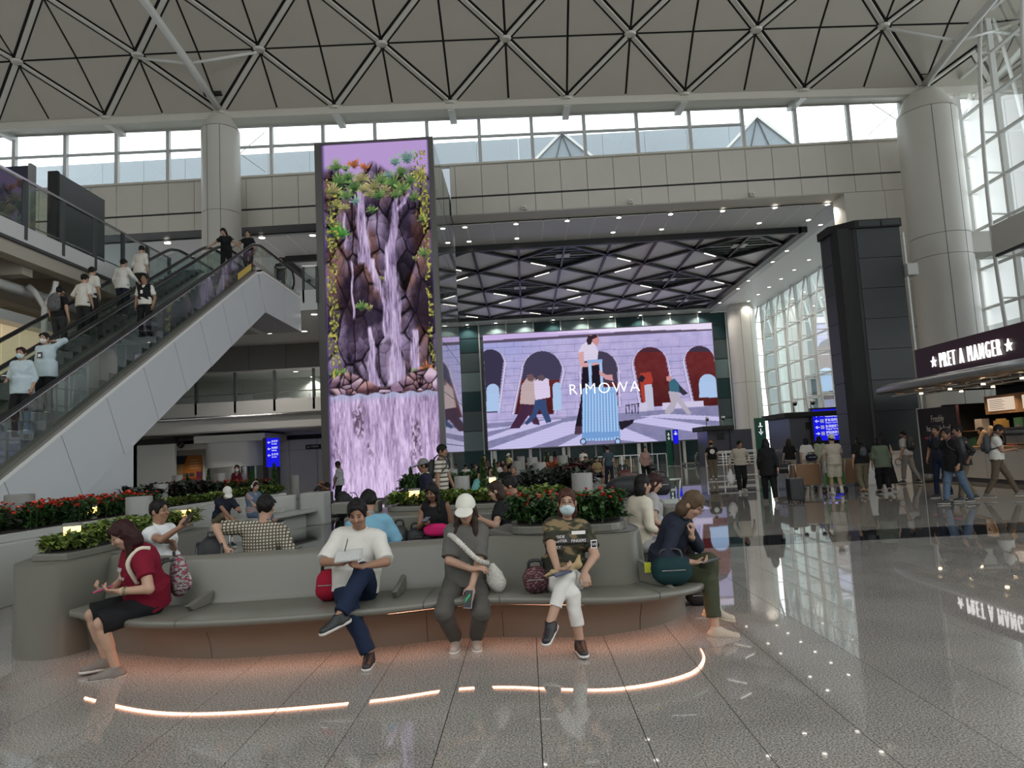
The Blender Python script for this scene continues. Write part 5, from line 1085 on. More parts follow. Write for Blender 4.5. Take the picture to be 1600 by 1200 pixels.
bed('flower_bed', 'red flowering bush in the planter behind the woman in camouflage', 'flowers', rim, .94, 130, .24, (.13, .055), L_GREEN, 9, 95, PETAL, .035)
bollard(.62, 8.15, .94, .12, .46, 'grey cylindrical light rising from the red flowering bush')
lamp(uy(875, 785, 8.2)[0], 8.2, .94, .07, .18, 'small lit lamp in the red flowering bush')
# ---------------------------------------------------------------- long left planter
lp = thing('long_planter', 'long pale planter wall below the escalator', 'planter', (-6.95, 7.0, 0))
for k in range(4): MB().bx(-1.5, 0, 1.78 * k + .004, 1.78 * (k + 1) - .004, 0, .82).build('wall_section', M_PALE, lp, bevel=.012)
MB().bx(-1.4, -.16, .1, 7.05, .82, .93).build('trough', M_PALE, lp, bevel=.01); MB().bx(-1.3, -.24, .2, 6.95, .93, .94).build('soil', M_SOIL, lp)
bed('flower_bed', 'long row of red flowers in the pale planter below the escalator', 'flowers', [(-8.2, 7.15), (-7.2, 7.15), (-7.2, 13.9), (-8.2, 13.9)], .94, 420, .30, (.15, .06), L_GREEN, 8, 420, PETAL, .062)
bollard(-7.75, 10.75, .94, .2, .5, 'wide grey cylindrical light among the red flowers below the escalator')
lamp(-7.4, 12.0, .94, .08, .2, 'small lit lamp among the red flowers of the long planter')
# ---------------------------------------------------------------- island with bench on the left, further back
il = thing('planter_bench', 'pale planter bench where the man in the white cap sits', 'bench', (-7.0, 17.0, 0)); IO = np.array([-7.0, 17.0])
pl = rounded([(-7.9, 14.3), (-7.4, 14.4), (-7.3, 16.5), (-7.2, 18.6), (-6.3, 19.6), (-7.4, 20.6), (-9.0, 20.0), (-8.9, 14.4)], .25, 5)
loc2 = lambda pl_, o=IO: [(p[0] - o[0], p[1] - o[1]) for p in pl_]
MB().prism(loc2(pl), 0, .85).build('planter_block', M_PALE, il, bevel=.02)
tr2 = rounded([(-7.9, 14.5), (-7.52, 14.6), (-7.42, 16.5), (-7.32, 18.6), (-6.6, 19.6), (-7.5, 20.3), (-8.8, 19.8), (-8.7, 14.6)], .2, 4)
MB().prism(loc2(tr2), .85, .92).build('planter_rim', M_PALE, il, bevel=.01); soil(tr2, .92, il, IO)
se = [(-7.35, 14.7), (-6.75, 14.7), (-6.42, 15.7), (-6.15, 17.4), (-5.75, 19.45), (-6.35, 19.5), (-7.15, 18.5), (-7.25, 16.5)]
MB().prism(loc2(rounded(se, .12)), .37, .45).build('seat', M_PALE, il, bevel=.02); MB().prism(loc2([(-7.3, 14.9), (-7.0, 14.9), (-6.7, 15.9), (-6.45, 17.4), (-6.05, 19.3), (-6.4, 19.4), (-7.15, 18.4), (-7.25, 16.5)]), 0, .38).build('seat_base', M_PALE, il)
MB().prism(loc2(rounded([(-6.3, 19.5), (-5.6, 19.5), (-5.62, 20.3), (-6.3, 20.4)], .12)), 0, .88).build('end_block', M_PALE, il, bevel=.02)
MB().bx(.3, .62, 1.4, 2.2, .45, .55).build('seat_ramp', M_PALE, il, bevel=.02)
bed('bedding_plants', 'low light green plants edging the planter behind the man in the white cap', 'plants', [(-7.9, 14.7), (-7.58, 14.7), (-7.48, 16.5), (-7.4, 18.3), (-7.75, 18.3), (-7.8, 16.5)], .93, 120, .12, (.13, .07), L_VAR, 7)
bed('foliage_plants', 'dark striped foliage plants in the planter behind the white cap', 'plants', [(-8.6, 14.8), (-7.9, 14.8), (-7.85, 17), (-7.8, 18.2), (-8.7, 18.3)], .93, 120, .36, (.26, .11), L_DARK, 8)
bed('foliage_plants', 'maroon leaved plants between the dark striped foliage', 'plants', [(-8.3, 15.2), (-8.0, 15.2), (-7.95, 17.8), (-8.3, 18)], .93, 30, .38, (.24, .11), L_RED, 8)
bed('bedding_plants', 'bright green low plants behind the woman with headphones', 'plants', [(-7.7, 18.5), (-7.4, 18.5), (-6.7, 19.6), (-7.4, 20.1)], .93, 100, .16, (.14, .07), L_VAR, 7)
bed('flower_bed', 'red flowers at the far end of the pale planter bench', 'flowers', [(-8.7, 19.0), (-7.5, 19.2), (-7.2, 20.2), (-8.6, 19.9)], .93, 70, .34, (.16, .07), L_GREEN, 8, 90, PETAL, .055)
for x, y, z0, h, Y, l in ((272, 722, 748, .5, 19.0, 'twin'), ):
    pass
for Xp, Yp, hh_, l in ((262, 18.2, .62, 'dark conical shrub beside the grey cylinder left of the poster'), (305, 19.4, .68, 'conical shrub in the dark foliage below the poster'), (394, 19.2, .72, 'conical shrub behind the woman with headphones'), (429, 19.4, .78, 'conical shrub between the red flowers by the blue sign')):
    p = uy(Xp, 760, Yp); cypress(max(p[0], -8.75), Yp, .93, hh_, .13, l)
for Xp, Yp, r_, h_, l in ((251, 15.4, .15, .48, 'grey cylindrical light at the near end of the dark foliage'), (277, 19.0, .13, .62, 'grey cylindrical light below the poster corner'), (344, 19.6, .14, .62, 'grey cylindrical light beside the staff member in red'), (460, 26.0, .16, .9, 'grey cylindrical light beyond the red flowers near the tower')):
    p = uy(Xp, 760, Yp); bollard(p[0], Yp, .93 if Yp < 21 else .4, r_, h_, l)
ip = thing('planter', 'low pale planter box beside the waterfall tower', 'planter', (-9.6, 25.4, 0)); MB().prism(rounded([(-.9, -.9), (.9, -.9), (.9, .9), (-.9, .9)], .3), 0, .4).build('box', M_PALE, ip, bevel=.02)
lamp(-5.75 + .0, 10.15, 0.86, .1, .2, 'amber lamp behind the man in the white polo shirt') if False else lamp(-4.75, 9.75, .93, .11, .2, 'amber lamp beside the man in the white polo shirt')
bed('bedding_plants', 'yellow green plants around the lamp by the man in the white polo', 'plants', [(-5.0, 9.5), (-4.62, 9.5), (-4.7, 10.1), (-5.0, 10.1)], .93, 30, .14, (.13, .06), L_VAR, 8)
# ---------------------------------------------------------------- planter bench facing the long bench
tb = thing('planter_bench', 'grey planter bench behind the woman in the black tank top', 'bench', (-.8, 10.6, 0)); TO = np.array([-.8, 10.6])
pl = rounded([(-2.75, 10.32), (-1.2, 10.26), (.2, 10.08), (1.0, 10.5), (1.05, 12.4), (-.8, 12.9), (-2.7, 12.4)], .3, 6)
MB().prism(loc2(pl, TO), 0, .85).build('planter_block', M_BENCH, tb, bevel=.02)
tr3 = rounded([(-2.25, 11.2), (-.9, 10.85), (.6, 10.8), (.7, 12.1), (-.8, 12.5), (-2.3, 12.1)], .25, 5)
MB().prism(loc2(tr3, TO), .85, .93).build('planter_rim', M_BENCH, tb, bevel=.012); soil(tr3, .93, tb, TO)
MB().prism(loc2(rounded([(-2.6, 9.72), (-.98, 9.68), (-.98, 10.3), (-2.6, 10.4)], .1), TO), .37, .45).build('seat', M_BENCH, tb, bevel=.02); MB().prism(loc2([(-2.5, 10.0), (-1.05, 9.96), (-1.05, 10.3), (-2.5, 10.4)], TO), 0, .37).build('seat_base', M_BENCH, tb); MB().prism(loc2(rounded([(-.42, 8.9), (.35, 8.9), (.35, 10.15), (-.42, 10.25)], .1), TO), .37, .45).build('side_seat', M_BENCH, tb, bevel=.02); MB().prism(loc2([(-.1, 9.0), (.3, 9.0), (.3, 10.15), (-.1, 10.2)], TO), 0, .37).build('side_seat_base', M_BENCH, tb)
MB().bx(-2.35, -1.6, .75, 1.1, .85, 1.02).build('grey_ledge', M_BENCH, tb, bevel=.01)
bed('bedding_plants', 'glossy green plants with an amber lamp behind the tank top woman', 'plants', [(-2.2, 11.3), (-.9, 10.95), (.6, 10.9), (.6, 11.6), (-2.2, 11.9)], .94, 200, .14, (.13, .07), L_VAR, 8)
lamp(uy(648, 790, 11.35)[0], 11.35, .94, .1, .22, 'amber lamp in the planter behind the tank top woman')
cypress(uy(644, 780, 12.6)[0], 12.55, .86, .62, .16, 'bushy conical shrub in front of the waterfall curtain'); cypress(uy(757, 780, 11.9)[0], 11.9, .93, .66, .13, 'conical shrub beside the person in the turquoise shirt')
bollard(uy(723, 780, 11.7)[0], 11.7, .98, .128, .36, 'grey cylindrical light in front of the turquoise shirt')
bollard(uy(707, 745, 17.5)[0], 17.5, .85, .13, .5, 'grey cylindrical light beside the glass tower side')
b2 = thing('seat_block', 'grey seat block beside the luggage trolleys', 'bench', (1.55, 11.4, 0)); MB().prism(rounded([(-.45, -.9), (.45, -.9), (.55, 1.2), (-.5, 1.2)], .15), 0, .85).build('block', M_BENCH, b2, bevel=.02); MB().bx(-.6, .2, -1.6, -.9, .37, .45).build('seat', M_BENCH, b2, bevel=.02); MB().bx(-.45, .1, -1.4, -.9, 0, .37).build('seat_base', M_BENCH, b2)
b2 = thing('seat_block', 'small grey end block beside the woman with auburn hair', 'bench', (1.98, 9.9, 0)); MB().prism(rounded([(-.16, -.2), (.16, -.2), (.16, .2), (-.16, .2)], .06), 0, .85).build('block', M_BENCH, b2, bevel=.02); MB().bx(-.3, -.16, -.2, .2, .37, .45).build('arm', M_BENCH, b2)
# ---------------------------------------------------------------- planters deeper in the hall
def island(X0, X1, Y0, Y1, label, m=M_BENCH):
    t = thing('planter', label, 'planter', ((X0 + X1) / 2, (Y0 + Y1) / 2, 0)); w, d = (X1 - X0) / 2, (Y1 - Y0) / 2
    MB().prism(rounded([(-w, -d), (w, -d), (w, d), (-w, d)], .35), 0, .82).build('planter_block', m, t, bevel=.02); MB().prism(rounded([(-w + .2, -d + .2), (w - .2, -d + .2), (w - .2, d - .2), (-w + .2, d - .2)], .25), .82, .9).build('planter_rim', m, t, bevel=.01); MB().prism(rounded([(-w + .26, -d + .26), (w - .26, -d + .26), (w - .26, d - .26), (-w + .26, d - .26)], .2), .9, .91).build('soil', M_SOIL, t)
    MB().bx(-w, w, -d - .5, -d, .37, .45).build('seat', m, t, bevel=.02); MB().bx(-w + .1, w - .1, -d - .25, -d, 0, .37).build('seat_base', m, t); return t
island(-.3, 1.6, 14.2, 17.0, 'grey planter with dark foliage behind the navy polo man'); island(-3.4, -.9, 16.5, 19.2, 'grey planter behind the turquoise shirt'); island(-1.3, 2.1, 20.0, 22.6, 'grey planter with orange bromeliads deeper in the hall')
def quad(X0, X1, Y0, Y1): return [(X0, Y0), (X1, Y0), (X1, Y1), (X0, Y1)]
bed('foliage_plants', 'dark striped foliage in the planter behind the navy polo man', 'plants', quad(-.05, 1.35, 14.5, 16.7), .91, 110, .24, (.28, .10), L_DARK, 8); bed('foliage_plants', 'maroon leaved plants behind the tall grey cylinder', 'plants', quad(.75, 1.35, 15.4, 16.7), .91, 34, .34, (.28, .12), L_RED, 8)
bed('foliage_plants', 'green ground plants in the planter behind the turquoise shirt', 'plants', quad(-3.1, -1.2, 16.8, 18.9), .91, 130, .28, (.2, .08), L_GREEN, 8); bed('foliage_plants', 'orange bromeliads in the planter deeper in the hall', 'plants', quad(.5, .95, 20.3, 22.3), .91, 16, .32, (.30, .06), L_ORNG, 10, elev=(35, 85)); bed('foliage_plants', 'dark green plants beside the orange bromeliads', 'plants', quad(.95, 1.8, 20.3, 22.3), .91, 34, .26, (.25, .08), L_GREEN, 8)
for Xp, Yp, r_, h_, l in ((844, 16.4, .15, .52, 'grey cylindrical light standing in the dark foliage'), (833, 20.6, .15, .62, 'grey cylindrical light between the dark foliage and the slatted benches'), (880, 22.1, .17, .62, 'grey cylindrical light behind the orange bromeliads'), (858, 27.0, .17, 1.05, 'grey cylindrical light in front of the slatted benches'), (808, 25.0, .15, .95, 'grey cylindrical light beside the grey haired man'), (815, 27.5, .15, 1.1, 'grey cylindrical light near the orange shirt')):
    p = uy(Xp, 740, Yp); bollard(p[0], Yp, (.91 if Yp < 23 else .0), r_, h_ + (0 if Yp < 23 else .45), l)
for Xp, Yp, z0, h_, l in ((856, 21.0, .91, .75, 'slim conical shrub beside the orange bromeliads'), (773, 18.0, .91, .6, 'conical shrub beside the amber lamp near the white shirt'), (889, 26.2, .2, 1.2, 'slim conical shrub in front of the slatted benches')):
    p = uy(Xp, 740, Yp); cypress(p[0], Yp, z0, h_, .16, l)
for Xp, Yp, l in ((769, 17.2, 'amber lamp beside the conical shrub near the white shirt'), (827, 14.9, 'amber lamp glowing in the dark foliage')): lamp(uy(Xp, 740, Yp)[0], Yp, .92, .09, .2, l)
# slatted timber benches far back
M_TIMB = mat('timber_slat', (.42, .29, .16), .5, var=.25, scale=4)
def slat_bench(X0, X1, Y, bulge, label, hedge):
    t = thing('slatted_bench', label, 'bench', ((X0 + X1) / 2, Y, 0)); n = int((X1 - X0) / .13); L_ = X1 - X0; b = MB()
    for k in range(n):
        u_ = k / (n - 1) * 2 - 1; x = u_ * L_ / 2; y = -bulge * (1 - u_ * u_); b.bx(x - .04, x + .04, y, y + .05, .05, .42); b.bx(x - .04, x + .04, y - .02, y + .5, .42, .46); b.bx(x - .04, x + .04, y + .5, y + .55, .46, .92)
    tag(b.build('slats', M_TIMB, t), kind='stuff'); MB().bx(-L_ / 2 + .1, L_ / 2 - .1, .1, .5, .0, .4).build('frame', M_DGREY, t)
    if hedge:
        c = bed('hedge', 'dark clipped hedge behind ' + hedge, 'hedge', quad((X0 + X1) / 2 - L_ * .3, (X0 + X1) / 2 + L_ * .3, Y + .62, Y + 1.4), .7, 90, .45, (.16, .08), L_DARK if 'nearer' in hedge else L_RED, 8)
        q = thing('planter', 'timber planter box under the hedge by ' + hedge, 'planter', ((X0 + X1) / 2, Y + 1.0, 0)); MB().bx(-L_ * .32, L_ * .32, -.42, .45, 0, .7).build('box', M_TIMB, q); MB().bx(-L_ * .31, L_ * .31, -.4, .43, .7, .71).build('soil', M_SOIL, q)
p0, p1 = uy(893, 735, 31.0)[0], uy(960, 735, 31.0)[0]; slat_bench(p0, p1, 31.0, .5, 'curved timber slatted bench with the woman in tan crossing her legs', 'the nearer slatted bench')
p0, p1 = uy(838, 730, 32.0)[0], uy(876, 730, 32.0)[0]; slat_bench(p0, p1, 32.0, .3, 'timber slatted bench left of the hedge', None)
p0, p1 = uy(765, 730, 36.0)[0], uy(835, 730, 36.0)[0]; slat_bench(p0, p1, 36.0, .4, 'timber slatted bench in front of the teal glass wall', 'the slatted bench by the teal wall')
p0, p1 = uy(962, 722, 48.0)[0], uy(992, 722, 48.0)[0]; slat_bench(p0, p1, 48.0, .3, 'low timber lounger bench beyond the crossing man', None)
# ---------------------------------------------------------------- luggage trolleys
M_TRO = mat('trolley_frame', (.38, .40, .36), .35, metal=.4); M_TG = mat('trolley_green', (.05, .20, .03), .5); M_TY = mat('trolley_yellow', (.6, .45, .02), .5); M_TR_ = mat('trolley_red', (.35, .02, .02), .5)
def trolley(X, Y, rz, label, ad=None):
    t = thing('luggage_trolley', label, 'luggage trolley', (X, Y, 0), rz)
    MB().bar((-.28, -.45, .22), (-.24, .5, .22), .04, .05).bar((.28, -.45, .22), (.24, .5, .22), .04, .05).bar((-.28, -.45, .22), (.28, -.45, .22), .04, .05).bar((-.24, .5, .22), (.24, .5, .22), .04, .05).build('base_frame', M_TRO, t)
    for x in (-.3, .3): MB().tube([(x, -.45, .2), (x * .98, -.5, .7), (x * .95, -.62, 1.0)], .022, 8).build('upright', M_TRO, t, smooth=True)
    MB().tube([(-.3, -.62, 1.0), (.3, -.62, 1.0)], .024, 8).build('push_bar', M_TRO, t, smooth=True); MB().bx(-.28, .28, -.5, -.47, .3, .62).build('sign_panel', M_TRO if ad is None else ad, t); MB().bx(-.2, .2, -.60, -.44, .78, .82).build('basket', M_TRO, t)
    for x, y in ((-.24, .42), (.24, .42), (-.3, -.45), (.3, -.45)):
        w = MB().cone((-.025, 0, 0), (.025, 0, 0), .1, .1, 14).build('wheel', M_RUBBER, t, loc=(x, y, .1)); MB().cone((-.027, 0, 0), (.027, 0, 0), .04, .04, 10).build('hub', M_CHROME, w)
    return t
M_BAGK = mat('bag_black', (.013, .013, .015), .6, var=.3, scale=30); M_BAGT = mat('bag_teal', (.02, .07, .075), .5); M_BOX = mat('cardboard', (.22, .12, .06), .7, var=.12, scale=9)
trolley(uy(1020, 740, 14.5)[0], 14.5, .25, 'luggage trolley with black bag beside the woman with auburn hair', M_TRO)
trolley(uy(978, 750, 13.4)[0], 13.4, -.5, 'luggage trolley with red and yellow panel beside the bench', M_TR_)
def bag(name, label, cat, X, Y, z, sx, sy, sz, m, strap=True, rz=0):
    t = thing(name, label, cat, (X, Y, z), rz); me, _ = None, None
    b = MB(); n = 12; rows = []
    for k in range(9):
        v = k / 8; s_ = (1 - abs(2 * v - 1) ** 3.2) ** .45 if 0 < v < 1 else .45; s_ = max(s_, .5); rows.append([(sx * s_ * math.copysign(abs(math.cos(a)) ** .55, math.cos(a)) * (1 + .06 * math.sin(5 * a + k)), sy * s_ * math.copysign(abs(math.sin(a)) ** .55, math.sin(a)), sz * v) for a in [2 * math.pi * i / n for i in range(n)]])
    b.loft(rows, closed=True, cap=True).build('bag_body', m, t, smooth=True)
    if strap: MB().tube(catmull([(-sx * .55, 0, sz * .92), (-sx * .4, 0, sz * 1.22), (sx * .4, 0, sz * 1.22), (sx * .55, 0, sz * .92)], 5), .016, 6).build('strap', M_RUBBER, t, smooth=True); MB().bx(-sx * .6, sx * .6, -sy * 1.02, -sy * .9, sz * .55, sz * .58).build('zip', M_CHROME, t)
    return t
bag('black_bag', 'black bag hanging on the luggage trolley', 'bag', uy(1030, 750, 14.1)[0], 13.85, .72, .17, .13, .36, M_BAGK); bag('teal_case', 'dark teal case standing on the luggage trolley', 'suitcase', uy(1002, 740, 14.6)[0], 14.7, .27, .2, .14, .62, M_BAGT)
bag('black_bag', 'big black bag slumped on the seat block before the trolleys', 'bag', 1.75, 12.0, .85, .42, .25, .34, M_BAGK, False); bag('black_bag', 'round black bag on top of the trolley with the red panel', 'bag', uy(978, 740, 13.4)[0], 13.5, .95, .14, .13, .3, mat('bag_maroon', (.07, .015, .01), .5))
tc = trolley(9.05, 21.7, .0, 'luggage trolley with green panel pushed by the man in the white cap', M_TG)
for x, y, z, s_, l in ((8.45, 21.85, .26, .55, 'large cardboard box tied on the left of the trolley'), (9.7, 21.9, .26, .55, 'tall cardboard box on the right of the trolley')):
    t = thing('cardboard_box', l, 'box', (x, y, z)); MB().bx(-.36 if x < 9 else -.2, .36 if x < 9 else .2, -.25, .3, 0, .62 if x < 9 else .72).build('carton', M_BOX, t, bevel=.01); MB().bx(-.37 if x < 9 else -.205, .37 if x < 9 else .205, -.03, .03, -.004, .625 if x < 9 else .725).build('tape', mat('tape', (.35, .25, .15), .4), t)
trolley(uy(1077, 715, 56)[0], 56.0, 1.2, 'distant luggage trolley pushed by the man in dark clothes', M_TG)
def suitcase(X, Y, rz, label, m, h=.6, w=.36, d=.22, handle=True, z=0):
    t = thing('suitcase', label, 'suitcase', (X, Y, z), rz); MB().bx(-w / 2, w / 2, -d / 2, d / 2, .06, .06 + h).build('shell', m, t, bevel=.035)
    for k in range(5): MB().bx(-w / 2 + w * (.12 + .18 * k), -w / 2 + w * (.16 + .18 * k), -d / 2 - .006, -d / 2, .1, h).build('groove', M_RUBBER, t)
    for x in (-1, 1):
        for y in (-1, 1): MB().cone((x * w * .4 - .015, y * d * .3, .03), (x * w * .4 + .015, y * d * .3, .03), .03, .03, 10).build('wheel', M_RUBBER, t)
    if handle: MB().tube([(-.09, .06, h), (-.09, .06, h + .4), (.09, .06, h + .4), (.09, .06, h)], .011, 6).build('handle', M_CHROME, t, smooth=True)
    return t
# ================================================================ people: one smooth surface per body, clothes and hair as parts
def _n(v): v = np.asarray(v, float); return v / (np.linalg.norm(v) + 1e-9)
def _rot(v, ax, a):
    ax = _n(ax); v = np.asarray(v, float); return v * math.cos(a) + np.cross(ax, v) * math.sin(a) + ax * np.dot(ax, v) * (1 - math.cos(a))
class Field:
    """smooth union of tapered limbs and ellipsoids, turned into a mesh"""
    def __init__(s): s.ops = []
    def rc(s, a, b, ra, rb, k=.02, flat=None, cap=False, mode=1):
        a, b = np.asarray(a, float), np.asarray(b, float); m = max(ra, rb); d = b - a; L2 = d @ d + 1e-12; L = math.sqrt(L2)
        def f(X, Y, Z):
            px, py, pz = X - a[0], Y - a[1], Z - a[2]; t0 = (px * d[0] + py * d[1] + pz * d[2]) / L2; t = np.clip(t0, 0, 1)
            qx, qy, qz = px - t * d[0], py - t * d[1], pz - t * d[2]
            if flat is not None:
                n_, sc = flat; w = (qx * n_[0] + qy * n_[1] + qz * n_[2]) * (1 / sc - 1); qx, qy, qz = qx + w * n_[0], qy + w * n_[1], qz + w * n_[2]
            r = np.sqrt(qx * qx + qy * qy + qz * qz) - (ra + (rb - ra) * t)
            if cap: r = np.maximum(r, np.maximum(-t0, t0 - 1) * L)
            return r
        s.ops.append((np.minimum(a, b) - m, np.maximum(a, b) + m, f, k, mode)); return s
    def el(s, c, r, fr=None, k=.03, mode=1):
        c = np.asarray(c, float); r = np.asarray(r, float); A = np.eye(3) if fr is None else np.asarray(fr, float)
        ext = np.abs(A.T) @ r
        def f(X, Y, Z):
            px, py, pz = X - c[0], Y - c[1], Z - c[2]; u = [(px * A[i][0] + py * A[i][1] + pz * A[i][2]) for i in range(3)]
            k0 = np.sqrt(sum((u[i] / r[i]) ** 2 for i in range(3))); k1 = np.sqrt(sum((u[i] / r[i] ** 2) ** 2 for i in range(3))) + 1e-9
            return k0 * (k0 - 1) / k1
        s.ops.append((c - ext, c + ext, f, k, mode)); return s
    def cut(s, p, n):
        """keep the side that n points away from"""
        p, n = np.asarray(p, float), _n(n); s.ops.append((None, None, lambda X, Y, Z: (X - p[0]) * n[0] + (Y - p[1]) * n[1] + (Z - p[2]) * n[2], .004, 2)); return s
    def mesh(s, name, h, wr=0.0, seed=0, wf=1.0):
        pos = [o for o in s.ops if o[4] == 1]; lo = np.min([o[0] for o in pos], 0) - 3 * h - wr * 2; hi = np.max([o[1] for o in pos], 0) + 3 * h + wr * 2
        ax = [np.arange(lo[i], hi[i] + h, h, dtype=np.float32) for i in range(3)]; D = np.full([len(a) for a in ax], .5, np.float32)
        for (l, u, f, k, mode) in s.ops:
            if l is None: sl = tuple(slice(0, len(a)) for a in ax)
            else:
                m = k + 2.5 * h + wr; sl = tuple(slice(max(0, int((l[i] - m - lo[i]) / h)), min(len(ax[i]), int((u[i] + m - lo[i]) / h) + 2)) for i in range(3))
            X, Y, Z = ax[0][sl[0]][:, None, None], ax[1][sl[1]][None, :, None], ax[2][sl[2]][None, None, :]
            d = f(X, Y, Z); A = D[sl]
            if mode == 1: g = np.clip(.5 + .5 * (A - d) / k, 0, 1); D[sl] = A + (d - A) * g - k * g * (1 - g)
            elif mode == -1: D[sl] = np.maximum(A, -d)
            else: D[sl] = np.maximum(A, d)
        if wr:
            X, Y, Z = ax[0][:, None, None], ax[1][None, :, None], ax[2][None, None, :]
            D += wr * (np.sin(X * 31 * wf + seed + 2.5 * np.sin(Z * 17 + seed)) * np.sin(Z * 23 * wf + 1.7 * np.sin(Y * 21 * wf + seed)) + .6 * np.sin(Y * 37 * wf + Z * 29 * wf + seed * 2))
        return surface(name, D, lo, h)
def surface(name, D, lo, h):
    I = D < 0; nx, ny, nz = D.shape
    c = np.zeros((nx - 1, ny - 1, nz - 1), np.int8)
    for dx in (0, 1):
        for dy in (0, 1):
            for dz in (0, 1): c += I[dx:nx - 1 + dx, dy:ny - 1 + dy, dz:nz - 1 + dz]
    act = np.argwhere((c > 0) & (c < 8))
    if len(act) == 0: return fast_mesh(name, [(0, 0, 0), (0, 0, .001), (0, .001, 0)], [(0, 1, 2)])
    idx = np.full(c.shape, -1, np.int32); idx[tuple(act.T)] = np.arange(len(act))
    acc = np.zeros((len(act), 3)); cnt = np.zeros(len(act)); cor = [(a, b, d) for a in (0, 1) for b in (0, 1) for d in (0, 1)]
    val = {q: D[act[:, 0] + q[0], act[:, 1] + q[1], act[:, 2] + q[2]] for q in cor}
    for q in cor:
        for axis in range(3):
            if q[axis]: continue
            p = tuple(1 if i == axis else q[i] for i in range(3)); v0, v1 = val[q], val[p]; m = (v0 < 0) != (v1 < 0); t = np.where(m, v0 / np.where(m, v0 - v1, 1), 0)
            pos = np.array(q, float)[None, :] + t[:, None] * np.eye(3)[axis][None, :]; acc += pos * m[:, None]; cnt += m
    V = lo[None, :] + (act + acc / cnt[:, None]) * h; faces = []
    for axis in range(3):
        s0 = [slice(1, -1)] * 3; s0[axis] = slice(0, -1); s1 = list(s0); s1[axis] = slice(1, None)
        A, B = I[tuple(s0)], I[tuple(s1)]; e = np.argwhere(A != B)
        if len(e) == 0: continue
        flip = A[tuple(e.T)]; e = e + 1; e[:, axis] -= 1; b, d = (axis + 1) % 3, (axis + 2) % 3
        def at(ob, od):
            g = e.copy(); g[:, b] -= ob; g[:, d] -= od; return idx[g[:, 0], g[:, 1], g[:, 2]]
        Q = np.stack([at(1, 1), at(0, 1), at(0, 0), at(1, 0)], 1); Q[~flip] = Q[~flip][:, ::-1]; faces.append(Q)
    Fq = np.concatenate(faces); Fq = Fq[(Fq >= 0).all(1)]
    return fast_mesh(name, V, Fq, True)
def ik(a, t, l1, l2, pole):
    a, t = np.asarray(a, float), np.asarray(t, float); d = t - a; L = np.linalg.norm(d); L = min(max(L, abs(l1 - l2) + .02), (l1 + l2) * .998); u = _n(d)
    x = (l1 * l1 - l2 * l2 + L * L) / (2 * L); y = math.sqrt(max(0, l1 * l1 - x * x)); p = np.asarray(pole, float); p = p - u * (p @ u); p = _n(p)
    return a + u * x + p * y, a + u * L
SKINS = {'light': (.40, .245, .17), 'mid': (.30, .165, .105), 'tan': (.21, .11, .065), 'dark': (.10, .05, .032)}
def skin_mat(k): return mat('skin_' + k, SKINS[k], .5, var=.06, scale=25, spec=.35)
def hair_mat(k):
    c = {'black': (.008, .007, .007), 'brown': (.030, .017, .011), 'auburn': (.028, .009, .009), 'red': (.055, .018, .012), 'grey': (.13, .12, .11), 'lightbrown': (.085, .055, .032)}[k]
    return mat('hair_' + k, c, .55, var=.35, scale=70, spec=.18)
def cloth(name, c, rough=.8): return mat('cloth_' + name, c, rough, var=.10, scale=14, spec=.15)
def pattern(name, kind, c0, c1, c2=None, scale=1.0):
    key = 'cloth_' + name
    if key in _mats: return _mats[key]
    m = bpy.data.materials.new(key); m.use_nodes = True; nt = m.node_tree; b = nt.nodes['Principled BSDF']; b.inputs['Roughness'].default_value = .8; b.inputs['Specular IOR Level'].default_value = .25; L = nt.links
    tc = nt.nodes.new('ShaderNodeTexCoord'); mx = nt.nodes.new('ShaderNodeMix'); mx.data_type = 'RGBA'; mx.inputs[6].default_value = c0 + (1,); mx.inputs[7].default_value = c1 + (1,)
    def stripes(axis, sc, thr):
        w = nt.nodes.new('ShaderNodeTexWave'); w.bands_direction = axis; w.inputs['Scale'].default_value = sc; L.new(tc.outputs['Object'], w.inputs['Vector']); g = nt.nodes.new('ShaderNodeMath'); g.operation = 'GREATER_THAN'; g.inputs[1].default_value = thr; L.new(w.outputs['Fac'], g.inputs[0]); return g.outputs[0]
    if kind == 'stripe': L.new(stripes('Z', scale, .72), mx.inputs[0])
    elif kind == 'check':
        a = nt.nodes.new('ShaderNodeMath'); a.operation = 'MAXIMUM'; L.new(stripes('Z', scale, .6), a.inputs[0]); L.new(stripes('X', scale, .6), a.inputs[1]); L.new(a.outputs[0], mx.inputs[0])
    else:
        n1 = nt.nodes.new('ShaderNodeTexNoise'); n1.inputs['Scale'].default_value = scale; n1.inputs['Detail'].default_value = 2; mp = nt.nodes.new('ShaderNodeMapping'); mp.inputs['Scale'].default_value = (1, 1, 2.2); L.new(tc.outputs['Object'], mp.inputs[0]); L.new(mp.outputs[0], n1.inputs['Vector'])
        cr = nt.nodes.new('ShaderNodeValToRGB'); cr.color_ramp.interpolation = 'CONSTANT'; e = cr.color_ramp.elements; e[0].color = c0 + (1,); e[1].position = .5; e[1].color = c1 + (1,); q = e.new(.58); q.color = (c2 or c1) + (1,); L.new(n1.outputs['Fac'], cr.inputs[0]); L.new(cr.outputs[0], b.inputs['Base Color']); _mats[key] = m; return m
    L.new(mx.outputs[2], b.inputs['Base Color']); _mats[key] = m; return m
